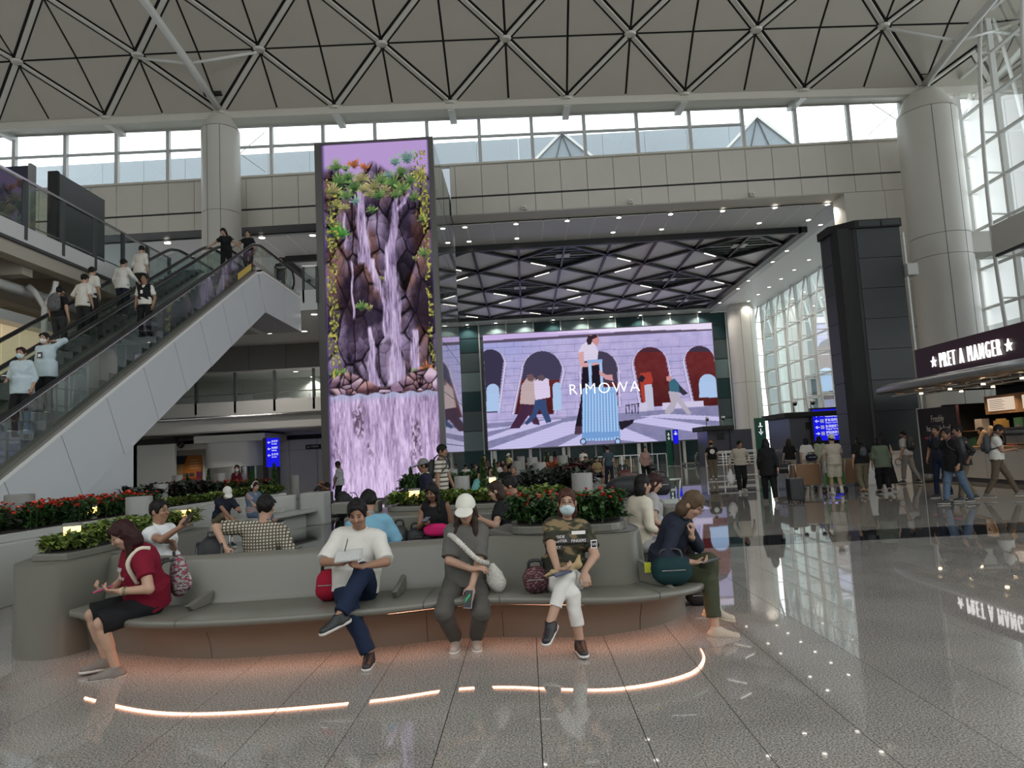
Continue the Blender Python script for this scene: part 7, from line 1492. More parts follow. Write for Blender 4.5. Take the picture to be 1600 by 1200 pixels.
bo = MB(); n = 16; rows = []
for k in range(11): v = k / 10; rr = (.25, .6, .85, 1, 1.02, .98, .9, .78, .6, .4, .2)[k]; rows.append([(.085 * rr * math.cos(a) * (1 + .06 * math.sin(8 * a + k * 2)) + .05 * (1 - v), .05 * rr * math.sin(a), -.12 + .26 * v) for a in [2 * math.pi * i / n for i in range(n)]])
bo.loft(rows, closed=True, cap=True).build('bag_body', M_KNIT, t, smooth=True)
b0 = np.array(uy(770, 905, 6.4)); st_pts = [np.array(uy(762, 880, 6.38)), np.array(uy(748, 876, 6.22)), np.array(uy(732, 862, 6.17)), np.array(uy(717, 847, 6.16)), np.array(uy(706, 838, 6.30)), np.array(uy(700, 836, 6.48))]
MB().tube(catmull([tuple(q - b0) for q in st_pts], 8), [.021 + .006 * (k % 2) for k in range(41)], 8).build('ruffled_strap', M_KNIT, t, smooth=True)
MB().tube([J['W']['R'] + np.array([0, .02, 0]) - J['Wd']['R'] * .03 + np.array([0, .032 * math.cos(a), .032 * math.sin(a)]) for a in np.linspace(0, 6.28, 14, endpoint=False)], .0045, 6, True).build('bracelet', mat('bead_white', (.6, .55, .45), .4), J['T'], smooth=True)
x = uy(882, 925, 6.4)[0]
J = person('woman in camouflage T-shirt, blue face mask and white capri trousers', x, 6.40, 0, math.radians(3), .97, sit=.45, neck_px=(884, 842, 6.42), slouch=4, head=(-6, 4, 0), sex='f', build=1.12, skin='light', hair=('bob', 'red'), mask='blue', glasses=True, top=p_camo, sleeve=.72, hem=.10, bottom=c_capri, leg=.84, shoes=s_black, sole=mat('sole_white', (.6, .58, .55), .6), res=FN, loose=1.0,
           hands=dict(R=(872, 892, 6.0), L=(913, 893, 6.08)), elbows=dict(R=(-1, .2, -.5), L=(1, .35, -.4)), feet=dict(L=(860, 972, 5.9), R=(906, 1002, 6.02)), knees=dict(L=(-.1, -1, .9), R=(.25, -1, .35)), toes=dict(L=(-.35, -.85, -.35), R=(.05, -1, 0)), curl=(.8, .9), handdir=((.8, -.5, .1), (.1, -.6, -.75)), palm=((0, .2, 1), (-.2, .6, -.7)))
held('phone', 'dark blue phone in the lap of the woman in camouflage', 'phone', J, 'R', (.075, .15, .01), mat('case_blue', (.02, .05, .12), .3), (.02, -.02, .03), (12, 8, -70), M_SCR)
for (s_, du, dr, sz) in (('INSIDE', .03, -.13, .034), ('FIGHTER', -.005, -.13, .032), ('SKY', -.06, -.115, .034), ('FINGERS', -.01, .03, .034)):
    bd = MB().bx(-.008, sz * len(s_) * .66 + .008, 0, .001, -.01, sz * .85).build('shirt_patch', mat('patch_dark', (.03, .03, .028), .7), J['T'], loc=tuple(J['ch'] + J['fw'] * .168 + np.array([1., 0, 0]) * dr + J['u'] * du)); bd.rotation_euler = (-.1, 0, 0); text_part('patch_letters', s_, sz, M_CHALK, bd, (0, -.003, 0), ext=.001)
bd = MB().bx(0, .12, 0, .001, 0, .03).build('shirt_patch', M_CHALK, J['T'], loc=tuple(J['ch'] + J['fw'] * .166 + np.array([.03, 0, 0]) + J['u'] * .055))
bd = MB().bx(-.03, .03, 0, .001, -.035, .035).build('sleeve_patch', M_CHALK, J['T'], loc=tuple(J['S']['L'] * .45 + J['E']['L'] * .55 + np.array([.02, -.078, 0]))); bd.rotation_euler = (0, 0, .3); MB().bx(-.022, .022, -.002, 0, -.027, .027).build('patch_field', M_PH, bd); text_part('patch_letters', 'VII', .034, M_CHALK, bd, (-.02, -.004, -.012), ext=.001)
p_fl = pattern('plum_floral', 'camo', (.045, .018, .026), (.10, .04, .045), (.22, .12, .11), 38.0)
bag('plum_bag', 'plum patterned handbag beside the woman in camouflage', 'bag', uy(838, 920, 6.3)[0], 6.3, .45, .11, .09, .22, p_fl); t = thing('tan_cloth', 'crumpled tan cloth on the lap of the woman in camouflage', 'cloth', tuple(uy(888, 889, 6.0))); K = Field(); K.rc((-.13, 0, -.02), (.0, -.02, .0), .022, .026, .03); K.rc((0, -.02, 0), (.09, 0, .04), .026, .03, .03); K.rc((.08, 0, .03), (.1, .03, .1), .022, .01, .02); obj('folds', K.mesh('folds', .007, .005, 2, 2.5), c_tan, t); K = Field(); K.rc((-.13, 0, -.02), (-.19, .02, -.05), .018, .012, .02); obj('loose_end', K.mesh('loose_end', .007), c_tan, t)
x = uy(1040, 905, 6.72)[0]
J = person('woman in navy cardigan reading a tablet at the bench end, hand on chin', x, 6.72, 0, math.radians(66), 1.0, sit=.45, neck_px=(1046, 828, 6.62), slouch=16, head=(-6, 40, 0), sex='f', build=1.05, skin='light', hair=('bob', 'lightbrown'), glasses=True, top=c_navy, sleeve=1.86, hem=.14, bottom=c_olive, leg=.88, shoes=s_beige, sole=mat('sole_tan', (.40, .33, .24), .7), res=FN, loose=1.15,
           hands=dict(R=(1082, 879, 6.35), L=(1080, 838, 6.44)), elbows=dict(R=(-.6, .6, -.6), L=(.3, -.4, -1)), feet=dict(L=(1113, 950, 6.45), R=(1118, 982, 6.35)), knees=dict(L=(.0, -1, .9), R=(.0, -1, .4)), toes=dict(L=(.05, -1, -.18), R=(.05, -1, 0)), curl=(.7, 1.2), handdir=((.1, -1, .0), (0, -.3, 1)), palm=((0, 0, 1), (0, 1, .3)))
Q = Field(); Q.el(J['ch'] + J['fw'] * .09 - J['u'] * .04, (.07, .06, .15), np.stack([J['r'], J['fw'], J['u']]), .02); obj('blouse', Q.mesh('blouse', .009), p_red, J['T'])
held('tablet', 'tablet in a black cover held by the woman in the navy cardigan', 'tablet', J, 'R', (.13, .19, .012), M_PH, (.06, -.02, .02), (8, -10, -70), M_SCR)
bag('teal_daypack', 'dark teal day bag on the lap of the woman in the navy cardigan', 'bag', uy(1050, 905, 6.32)[0], 6.32, .46, .17, .11, .24, cloth('dark_teal', (.012, .035, .038)))
t = thing('yellow_tag', 'yellow luggage tag hanging beside the navy cardigan', 'tag', tuple(uy(1012, 886, 6.46))); MB().bx(-.03, .03, -.004, .004, -.05, .04).build('tag_card', mat('tag_yellow', (.45, .48, .03), .5), t, bevel=.003); MB().tube([(0, 0, .04), (0, .01, .09)], .003, 5).build('loop', M_RUBBER, t)
bag('black_bag', 'black bag on the floor behind the bench end', 'bag', uz(1097, 948)[0], uz(1097, 948)[1] + .1, 0, .14, .1, .2, M_BAGK)
# ---------------------------------------------------------------- behind the long bench
x = uy(258, 850, 7.95)[0]
J = person('man in white polo shirt holding up a black phone, seen in profile', x, 7.95, 0, math.radians(78), 1.0, sit=.45, neck_px=(247, 818, 7.95), head=(0, 2, 0), build=1.08, skin='mid', glasses=True, top=cloth('polo_white', (.66, .66, .66)), sleeve=.6, bottom=c_dgrey, shoes=s_black, res=.0095, hands=dict(R=(281, 824, 7.6), L=(268, 846, 7.75)), elbows=dict(R=(-.6, .3, -1), L=(.6, .3, -1)), curl=(.8, .5), handdir=((.2, -.6, .8), (-1, -.2, .1)), palm=((1, .4, 0), (0, .5, 1)))
held('phone', 'black phone raised by the man in the white polo shirt', 'phone', J, 'R', (.075, .16, .01), M_PH, (.03, 0, .05), (48, 0, -40), None)
J = person('man in checked shirt seen from behind on the curved bench', uy(404, 850, 7.42)[0], 7.42, 0, math.radians(184), 1.02, sit=.45, neck_px=(411, 834, 7.42), head=(-6, 8, 0), build=1.18, skin='light', top=p_check, sleeve=.85, bottom=c_dgrey, shoes=s_black, res=.0095, hands=dict(L=(352, 856, 7.15)), elbows=dict(L=(.8, .5, .2)), loose=1.2, face='away')
backpack('large black backpack standing on the bench beside the checked shirt', (uy(334, 860, 7.35)[0], 7.32, .45), .3, M_BAGK, 1.15)
suitcase(uy(331, 800, 8.2)[0] + .25, 8.3, .2, 'small grey suitcase with raised handle behind the black backpack', mat('case_grey', (.2, .2, .2), .4), .5)
J = person('man in light blue shirt seen from behind on the curved bench', uy(583, 850, 7.52)[0], 7.52, 0, math.radians(200), 1.02, sit=.45, neck_px=(577, 818, 7.52), head=(-14, 26, 0), build=1.12, skin='mid', top=c_sky, sleeve=.9, bottom=c_dgrey, shoes=s_black, res=.0095, loose=1.3, face='away')
x = uy(683, 845, 9.95)[0]
J = person('woman in black tank top with a pink bag on her lap, looking at a phone', x, 9.95, 0, math.radians(-6), .97, sit=.45, neck_px=(680, 797, 9.93), slouch=6, head=(-14, 22, -4), sex='f', build=1.12, skin='tan', hair=('long', 'black'), top=c_black, sleeve=0, bottom=c_dgrey, leg=.36, shoes=s_black, res=.010, hands=dict(R=(662, 817, 9.6), L=(700, 845, 9.8)), feet=dict(R=(.0, -.42, .09), L=(.16, -.40, .09)), curl=(.8, .4))
held('phone', 'phone in the hand of the woman in the black tank top', 'phone', J, 'R', (.075, .15, .01), M_PH, (.02, -.02, .03), (20, 0, -20), M_SCR)
bag('pink_bag', 'bright pink bag on the lap of the woman in the tank top', 'bag', uy(682, 828, 9.62)[0], 9.62, .62, .17, .06, .16, cloth('hot_pink', (.55, .02, .13)), False)
bag('black_bag', 'grey-black sports bag beside the woman in the tank top', 'bag', uy(624, 845, 9.9)[0], 9.95, .45, .11, .13, .30, mat('bag_charcoal', (.03, .03, .028), .6)); bag('black_bag', 'black holdall with grey straps beside the pink bag', 'bag', uy(651, 845, 9.88)[0], 9.92, .45, .14, .12, .26, M_BAGK)
J = person('woman in black top with short brown hair using a phone, seen from the side', uy(790, 838, 9.2)[0], 9.2, 0, math.radians(-96), .97, sit=.45, neck_px=(788, 789, 9.2), slouch=8, head=(0, 16, 0), sex='f', skin='light', hair=('bob', 'brown'), glasses=True, top=c_black, sleeve=.6, bottom=c_black, shoes=s_black, res=.010, hands=dict(L=(752, 811, 9.0), R=(760, 822, 9.3)), curl=(.8, .8))
held('phone', 'phone held out by the woman in the black top', 'phone', J, 'L', (.075, .15, .01), M_PH, (-.03, 0, .02), (10, 30, 60), M_SCR)
J = person('man in navy polo shirt behind the woman in black', uy(812, 800, 9.75)[0], 9.75, 0, math.radians(-92), 1.02, sit=.45, neck_px=(809, 782, 9.78), slouch=6, head=(0, 18, 0), build=1.1, skin='mid', top=cloth('navy_polo', (.012, .012, .03)), sleeve=.6, bottom=c_dgrey, shoes=s_black, res=.011)
J = person('woman in cream top with short black hair beside the flowering bush', uy(998, 850, 8.65)[0], 8.65, 0, math.radians(110), .98, sit=.45, neck_px=(998, 812, 8.65), slouch=4, head=(0, 8, 0), sex='f', build=1.1, skin='light', hair=('bob', 'black'), top=c_cream, sleeve=1.4, bottom=c_lgrey, shoes=s_white, res=.0105, loose=1.2)
J = person('woman with auburn hair and pink strap behind the woman in cream', uy(1022, 840, 9.25)[0], 9.25, 0, math.radians(95), .97, sit=.45, neck_px=(1016, 806, 9.25), slouch=10, head=(0, 24, 0), sex='f', skin='light', hair=('bob', 'auburn'), top=c_lgrey, sleeve=.6, bottom=c_black, shoes=s_black, res=.0115)
bag('pink_bag', 'pink shoulder bag beside the woman with auburn hair', 'bag', uy(1026, 845, 9.05)[0], 9.0, .45, .08, .06, .2, cloth('rose', (.42, .05, .10)))
# ---------------------------------------------------------------- left island
J = person('man in white cap and face mask leaning on his crossed leg, black T-shirt', -6.78, 15.6, 0, math.radians(38), 1.0, sit=.45, neck_px=(352, 775, 15.5), slouch=10, head=(0, 34, 0), build=1.05, skin='mid', cap=('front', 'white'), mask='white', top=c_navy, sleeve=.6, bottom=c_khaki, leg=.5, shoes=s_black, socks=c_white, res=MD, hands=dict(R=(366, 815, 15.2), L=(372, 797, 15.3)), feet=dict(R=(363, 828, 15.2)), knees=dict(R=(.3, -1, .9)), toes=dict(R=(.5, -1, -.2)))
J = person('woman with white headphones and denim overalls reclining on the pale bench', -6.68, 17.3, 0, math.radians(62), .97, sit=.45, lean=-12, slouch=14, head=(0, 18, 0), sex='f', build=1.12, skin='light', hair=('bob', 'auburn'), top=pattern('stripe_pink', 'stripe', (.35, .27, .26), (.18, .12, .12), None, 9.0), sleeve=.5, bottom=c_ljeans, leg=.85, shoes=s_black, res=MD, vest=c_ljeans, hands=dict(R=(.0, -.3, .66), L=(.06, -.3, .66)), feet=dict(R=(437, 815, 16.9), L=(.1, -.45, .085)), knees=dict(R=(0, -1, 1)), toes=dict(R=(.2, -1, .3)))
G = MB(); h0, HFm = J['hc'], J['HF']
G.tube([h0 + HFm[0] * .085 * math.cos(a) + HFm[2] * (.02 + .115 * math.sin(a)) for a in np.linspace(0, math.pi, 12)], .012, 6); o = G.build('headphone_band', mat('headphone', (.5, .48, .44), .4), J['T'], smooth=True)
for s_ in (1, -1): MB().ell(tuple(h0 + HFm[0] * .088 * s_), (.03, .03, .042), 10, 8).build('headphone_cup', mat('headphone', (.5, .48, .44), .4), J['T'], smooth=True)
thing_stool = thing('floor_stool', 'low dark stool under the man bent over beside the tower', 'stool', (-6.6, 21.6, 0)); MB().bx(-.25, .25, -.25, .25, .36, .42).build('stool_seat', M_DGREY, thing_stool, bevel=.02); [MB().cone((sx * .2, sy * .2, 0), (sx * .2, sy * .2, .36), .02, .02, 8).build('leg', M_DGREY, thing_stool) for sx in (-1, 1) for sy in (-1, 1)]
J = person('man in dark clothes bent over with his head on his arm near the tower', -6.6, 21.6, 0, math.radians(85), 1.0, sit=.42, lean=28, slouch=26, head=(0, 48, 0), build=1.12, skin='tan', top=c_dgrey, sleeve=.7, bottom=c_gpant, shoes=s_black, res=MD, hands=dict(R=(-.05, -.45, .95), L=(.05, -.5, 1.0)), feet=dict(R=(-.1, -.62, .09), L=(.12, -.66, .09)))
backpack('tall black backpack standing beside the man bent over', (-5.6, 21.5, 0), 1.2, M_BAGK, 1.75); backpack('black backpack on the floor before the striped man', (-5.6, 22.4, 0), 1.8, M_BAGK, 1.3)
J = person('man in striped T-shirt standing before the waterfall screen', -6.69, 25.21, 0, math.radians(-92), 1.0, lean=-3, head=(0, 22, 0), build=1.15, belly=.05, skin='dark', top=p_stripe, sleeve=.8, hem=.06, bottom=c_black, shoes=s_white, res=MD, hands=dict(R=(-.2, -.12, .86), L=(.2, -.12, .86)))
suitcase(-7.05, 24.9, -.2, 'black suitcase standing beside the man in the striped T-shirt', M_BAGK, .62, .4, .24)
J = person('staff member in red vest and white face mask by the mirrored wall', uy(371, 745, 24)[0], 24.0, 0, math.radians(10), 1.03, sex='f', skin='light', hair=('bob', 'black'), mask='white', top=cloth('staff_grey', (.16, .17, .18)), sleeve=1.8, vest=c_vest, bottom=c_dgrey, shoes=s_black, res=.016)
for xp, Yp, l, s_, hl in ((235, 21.5, 'black haired person half hidden behind the plants near the support wall', c_dgrey, 'black'), (322, 22.0, 'black haired person half hidden behind the dark foliage', c_navy, 'black'), (282, 21.2, 'person with auburn hair just above the dark foliage', c_grey, 'auburn')):
    xx = uy(xp, 770, Yp)[0]; t = thing('floor_stool', 'low stool under the ' + l.split(' behind')[0].split(' near')[0] + {235: ' near the support wall', 322: ' by the poster', 282: ''}[xp], 'stool', (xx, Yp, 0)); MB().cone((0, 0, 0), (0, 0, .4), .16, .2, 14).build('stool_base', M_DGREY, t); MB().cone((0, 0, .4), (0, 0, .45), .24, .24, 16).build('cushion', M_BAGK, t); person(l, xx, Yp, 0, math.radians(160), .97, sit=.45, hair=('bob' if hl != 'black' else 'short', hl), top=s_, bottom=c_black, shoes=s_black, res=FR)
# ---------------------------------------------------------------- centre
J = person('man in grey cap and navy jacket with yellow collar beside the planter', uy(668, 760, 13.3)[0], 13.3, 0, math.radians(-80), .95, head=(0, 6, 0), skin='tan', hair=('short', 'black'), cap=('front', 'grey'), top=cloth('navy_jacket', (.016, .018, .035)), sleeve=1.9, hem=.1, bottom=c_black, shoes=s_black, res=MD, loose=1.5)
MB().tube([J['nb'] + J['r'] * .075 * math.cos(t) + J['fw'] * .065 * math.sin(t) + J['u'] * .0 for t in np.linspace(0, 6.28, 16, endpoint=False)], .018, 6, True).build('yellow_collar', c_yel, J['T'], smooth=True)
J = person('young man in cream striped T-shirt and jeans with a black backpack', uy(688, 760, 14.4)[0], 14.4, 0, math.radians(78), 1.12, head=(0, 6, 0), build=1.08, skin='mid', top=p_stripe2, sleeve=.6, bottom=cloth('blue_jeans', (.03, .06, .10)), shoes=s_white, res=MD, hands=dict(R=(-.24, -.05, .95), L=(.24, -.25, .95)))
worn(J, 'black backpack worn by the young man in the cream striped T-shirt', M_BAGK, .9)
def seated(label, xp, Yp, rzd, top, hair, yneck=None, **kw): return person(label, uy(xp, 740, Yp)[0], Yp, 0, math.radians(rzd), kw.pop('h', .98), sit=kw.pop('sit', .45), hair=hair, top=top, bottom=kw.pop('bottom', c_black), shoes=kw.pop('shoes', s_black), res=kw.pop('res', FR), **kw)
seated('person in turquoise T-shirt seen from behind among the planters', 744, 16.2, 112, c_teal, ('short', 'black'), build=1.2, res=.014, lean=8, head=(0, 14, 0), sit=.45, h=1.12)
seated('person in white shirt with full black hair near the small amber lamp', 766, 19.75, 15, c_white, ('bob', 'black'), res=.018)
seated('grey haired man sitting beside a grey cylindrical light', 803, 19.75, -5, c_dgrey, ('short', 'grey'), skin='mid', res=.018); seated('woman with long black hair looking down behind the dark foliage', 831, 19.75, 5, c_black, ('long', 'black'), sex='f', head=(0, 25, 0), res=.018); seated('dark haired man sitting behind the grey haired man', 789, 24.0, 10, c_black, ('short', 'black'), skin='tan'); seated('long haired woman behind the maroon leaves', 899, 19.6, 10, c_cream, ('long', 'lightbrown'), sex='f', head=(0, 20, 0))
def stand(label, xp, Yp, rzd, top, bottom, hair=('short', 'black'), yp=720, **kw): return person(label, uy(xp, yp, Yp)[0], Yp, kw.pop('z', 0), math.radians(rzd), kw.pop('h', .98), hair=hair, top=top, bottom=bottom, shoes=kw.pop('shoes', s_black), res=kw.pop('res', FR), **kw)
stand('woman in brown dress standing by the teal glass wall', 757, 30, 5, c_brown, None, ('long', 'black'), sex='f', skirt=c_brown, hands=dict(R=(-.05, -.22, 1.15), L=(.05, -.22, 1.15)))
stand('person in white cap and pale yellow shirt in the far seating area', 796, 44, -40, c_yel, c_black, cap=('front', 'white')); stand('man in dark shirt standing in the far seating area', 854, 40, 60, c_dgrey, c_black, hands=dict(R=(-.1, -.25, 1.15), L=(.1, -.25, 1.15))); stand('person in floral top standing among the seats', 868, 33, 180, p_red, c_black, ('bob', 'black'), sex='f'); stand('man in white shirt with his back turned by the far glass', 912, 47, 180, c_white, c_black, build=1.15)
J = stand('man in denim shirt walking past the slatted bench', 951, 29.5, 200, c_denim, c_navy, h=1.04, feet=dict(R=(-.1, .15, .09), L=(.1, -.12, .085)), res=.018); 
J = person('woman in tan top sitting with crossed legs on the slatted bench', uy(934, 735, 30.6)[0], 30.95, 0, math.radians(20), .98, sit=.46, sex='f', skin='light', top=c_tan, bottom=c_navy, leg=.6, shoes=s_white, hair=('short', 'black'), res=.02, feet=dict(R=(.25, -.5, .3), L=(.05, -.4, .085)), knees=dict(R=(.2, -1, .8)))
J = stand('woman in pink cardigan pushing forward with a black shoulder bag', 1008, 29.5, 8, cloth('cardigan', (.38, .24, .21)), c_black, ('tail', 'black'), h=.98, sex='f', sleeve=1.8, res=.017, hands=dict(R=(-.16, -.2, .95), L=(.2, -.1, .95))); bag('black_bag', 'black shoulder bag at the side of the woman in the pink cardigan', 'bag', uy(1019, 730, 29.3)[0], 29.25, .66, .15, .1, .28, M_BAGK)
stand('man in dark clothes with a distant luggage trolley', 1096, 55.9, -100, c_navy, c_dgrey, ('short', 'black'))
J = stand('man in orange cap and black T-shirt with a round white back print', 1113, 32.2, 165, c_black, c_khaki, cap=('front', 'orange'), h=1.02, build=1.12, res=.017, loose=1.4, shoes=s_white); o = MB().lathe([(0, 0), (.11, 0), (.11, .004), (0, .004)], n=18).build('back_print', M_CHALK, J['T'], loc=tuple(J['ch'] - J['fw'] * .145 - J['r'] * .03)); o.rotation_euler = (-math.pi / 2, 0, 0)
# seated crowd in the far hall
CR = [(728, 33, 'white', 'black'), (742, 34.5, 'olive', 'black'), (747, 38.5, 'white', 'black'), (786, 41, 'black', 'black'), (803, 41, 'dgrey', 'black'), (804, 34.6, 'orange', 'black'), (821, 35.0, 'olive', 'black'), (826, 39, 'black', 'black'), (836, 34.4, 'black', 'brown'), (842, 38, 'cream', 'black'), (848, 36, 'black', 'black'), (861, 37.5, 'dgrey', 'black'), (875, 30.2, 'white', 'black'), (897, 38, 'dgrey', 'black'), (905, 35, 'red', 'black'), (918, 36, 'black', 'black'), (924, 39, 'black', 'black'), (928, 33.5, 'lgrey', 'black'), (940, 35, 'black', 'black'), (971, 47.6, 'white', 'black'), (1204, 50, 'white', 'black'), (1212, 51, 'dgrey', 'black'), (1223, 50.5, 'black', 'black'), (776, 33, 'white', 'brown')]
where = ['by the tower side', 'beside the tower side', 'before the teal wall', 'under the left end of the screen', 'near the white cap', 'on the timber bench by the teal wall', 'at the end of the timber bench', 'behind the timber bench', 'leaning before the hedge', 'between two dark figures', 'in front of the standing dark shirt', 'beside the floral top', 'on the bench left of the hedge', 'behind the low hedge', 'beside the clipped hedge', 'behind the tan top', 'near the far glass posts', 'next to the tan top woman', 'beside the man in denim', 'on the low timber lounger', 'behind the glass barrier by the green totem', 'behind the glass barrier among others', 'behind the glass barrier near the slate kiosk', 'left of the timber bench']
cc = dict(white=c_white, olive=c_olive, black=c_black, dgrey=c_dgrey, orange=c_orange, cream=c_cream, red=p_red, lgrey=c_lgrey); cn = dict(white='white', olive='olive', black='black', dgrey='charcoal', orange='orange', cream='cream', red='red patterned', lgrey='light grey')
for k, (xp, Yp, cl, hcol) in enumerate(CR):
    sx_ = 'f' if k % 3 == 1 else 'm'; xx = uy(xp, 725, Yp)[0]; t = thing('seat_cube', 'dark cube seat under the %s top figure %s' % (cn[cl], where[k]), 'seat', (xx, Yp, 0)); MB().bx(-.26, .26, -.24, .24, .04, .43).build('cube', M_DGREY, t, bevel=.02); MB().bx(-.27, .27, -.25, .25, .43, .46).build('cushion', M_BAGK, t, bevel=.012)
    person('seated person in %s top %s' % (cn[cl], where[k]), xx, Yp, 0, math.radians((k * 47) % 300 - 150), .95 + .02 * (k % 4), sit=.45, lean=6 + (k * 5) % 14, head=((k * 31) % 60 - 30, 8 + (k * 7) % 20, 0), sex=sx_, hair=(('bob', 'long')[k % 2] if sx_ == 'f' else 'short', hcol), skin=('light', 'mid', 'tan')[k % 3], top=cc[cl], bottom=c_black, shoes=s_black, res=.03)
# ---------------------------------------------------------------- walkers on the right
WK = lambda a, b: dict(R=(-.09, a, .085 if a < b else .13), L=(.09, b, .085 if b < a else .13))
J = person('man in cream hoodie carrying a plastic bag, walking toward the bench', 7.0, 23.54, 0, math.radians(-8), .99, head=(25, 14, 0), build=1.08, skin='mid', top=c_beige, sleeve=1.9, bottom=c_black, shoes=s_white, res=.0145, loose=1.5, feet=WK(-.16, .16), hands=dict(R=(-.34, -.08, .92), L=(.30, -.02, .98)))
t = thing('plastic_bag', 'thin white plastic bag in the hand of the man in the cream hoodie', 'bag', tuple(J['L2W'](J['W']['R'] + np.array([0, 0, -.08])))); K = Field(); K.el((0, 0, -.36), (.14, .09, .2), None, .02); K.rc((0, 0, -.2), (0, 0, -.02), .07, .02, .04); obj('bag_body', K.mesh('bag_body', .015, .008, 1), mat('plastic_white', (.6, .58, .56), .35), t); MB().tube([(-.03, 0, -.05), (0, 0, .04), (.03, 0, -.05)], .008, 5).build('handle', M_CHALK, t)
J = person('woman in long black coat with long black hair pulling a suitcase', 6.47, 19.25, 0, math.radians(172), 1.0, lean=10, head=(0, 10, 0), sex='f', build=1.15, skin='light', hair=('long', 'black'), top=c_black, sleeve=1.9, hem=.22, bottom=c_black, shoes=mat('shoe_leopard', (.2, .16, .12), .6), res=.0145, loose=1.7, feet=WK(.2, -.2), hands=dict(R=(-.22, .22, .80)))
suitcase(7.02, 18.95, .15, 'black hard shell suitcase pulled by the woman in the long coat', mat('case_black', (.02, .02, .022), .3), .58, .4, .25)
J = person('woman in black T-shirt with brown hair carrying a black duffel bag', 9.85, 26.78, 0, math.radians(176), .98, sex='f', skin='light', hair=('long', 'brown'), top=c_black, sleeve=.7, bottom=c_beige, shoes=s_white, res=.017, loose=1.4, feet=WK(.12, -.12), hands=dict(R=(-.2, .0, .8), L=(.28, -.05, .82)))
bag('duffel_bag', 'black duffel bag carried by the woman with brown hair', 'bag', 9.55, 26.6, .42, .38, .16, .34, M_BAGK)
J = person('woman in white printed T-shirt with a navy shoulder bag', 10.15, 25.95, 0, math.radians(170), .98, sex='f', skin='light', hair=('bob', 'black'), top=c_white, sleeve=.75, bottom=c_beige, shoes=s_white, res=.017, feet=WK(-.12, .12)); bag('shoulder_bag', 'navy shoulder bag of the woman in the white printed T-shirt', 'bag', 10.2, 25.7, .85, .2, .1, .24, c_navy)
person('woman in pale green shirt walking beside the white printed T-shirt', 10.75, 26.2, 0, math.radians(175), 1.0, sex='f', skin='light', hair=('long', 'black'), top=cloth('pale_green', (.32, .34, .24)), sleeve=1.3, bottom=c_beige, shoes=s_white, res=.018, feet=WK(.1, -.1))
J = person('man in backward white cap, cream T-shirt and shorts pushing the trolley', 8.95, 20.9, 0, math.radians(177), 1.0, lean=6, head=(0, 4, 0), build=1.12, skin='light', cap=('back', 'cream'), top=c_beige, sleeve=.75, hem=.08, bottom=cloth('cream_shorts', (.46, .42, .34)), leg=.52, shoes=s_white, socks=c_white, res=.0145, loose=1.35, feet=WK(.12, -.1), hands=dict(R=(-.26, -.38, 1.0), L=(.26, -.38, 1.0)))
J = person('woman with black bob, black T-shirt and khaki trousers', 9.5, 20.4, 0, math.radians(178), .96, sex='f', build=1.08, skin='light', hair=('bob', 'black'), top=c_black, sleeve=.7, bottom=c_khaki, leg=.9, shoes=cloth('sandal_brown', (.12, .07, .04)), res=.0145, loose=1.35, feet=WK(-.1, .2)); worn(J, 'small black backpack worn by the woman with the black bob', mat('bag_slate', (.02, .022, .028), .5), .72, .26)
person('woman in sage green top and black trousers, leaning forward', 9.95, 20.15, 0, math.radians(172), .93, lean=14, sex='f', build=1.15, skin='light', hair=('bob', 'black'), top=c_sage, sleeve=1.3, hem=.14, bottom=c_black, leg=.92, shoes=s_black, res=.0145, loose=1.3, feet=WK(.1, -.12))
person('woman in long black dress and white trainers with long hair', 10.45, 20.95, 0, math.radians(190), 1.0, sex='f', skin='light', hair=('long', 'black'), top=c_black, sleeve=0, bottom=None, skirt=c_black, shoes=s_white, res=.0145, feet=WK(.24, -.15))
J = person('man in light grey T-shirt and grey trousers passing the poster board', 12.7, 24.0, 0, math.radians(210), 1.02, build=1.1, skin='mid', top=c_lgrey, sleeve=.8, bottom=cloth('mid_grey_trousers', (.16, .15, .14)), leg=.92, shoes=s_black, res=.0145, loose=1.3, feet=WK(.28, -.15)); worn(J, 'large black backpack worn by the man in the light grey T-shirt', M_BAGK, 1.0)
J = person('man in black jacket and pale jeans holding his hand to his mouth', 9.72, 16.45, 0, math.radians(-78), 1.0, lean=6, head=(0, 8, 0), build=1.12, skin='mid', glasses=True, top=c_black, sleeve=1.85, hem=.18, bottom=c_ljeans, shoes=s_black, res=.0125, loose=1.4, feet=WK(-.2, .3), hands=dict(R=(-.06, -.16, 1.49)), elbows=dict(R=(-.5, -.3, -1))); worn(J, 'black backpack worn by the man holding his hand to his mouth', M_BAGK, 1.0, back=.20)
J = person('man in dark top and khaki trousers beside the man in the black jacket', 10.3, 17.0, 0, math.radians(-95), 1.03, build=1.1, skin='mid', top=c_dgrey, sleeve=1.5, hem=.12, bottom=c_khaki, shoes=s_black, res=.0135, feet=WK(.22, -.2), hands=dict(L=(.2, .0, .95)))
J = person('man in navy T-shirt with dark backpack behind the two walkers', 10.45, 18.2, 0, math.radians(-60), 1.05, build=1.08, skin='mid', top=c_navy, sleeve=.6, bottom=c_jeans, shoes=s_black, res=.0145, feet=WK(-.15, .15), hands=dict(R=(-.24, -.15, .98))); worn(J, 'navy backpack worn by the man behind the two walkers', c_navy, 1.0)
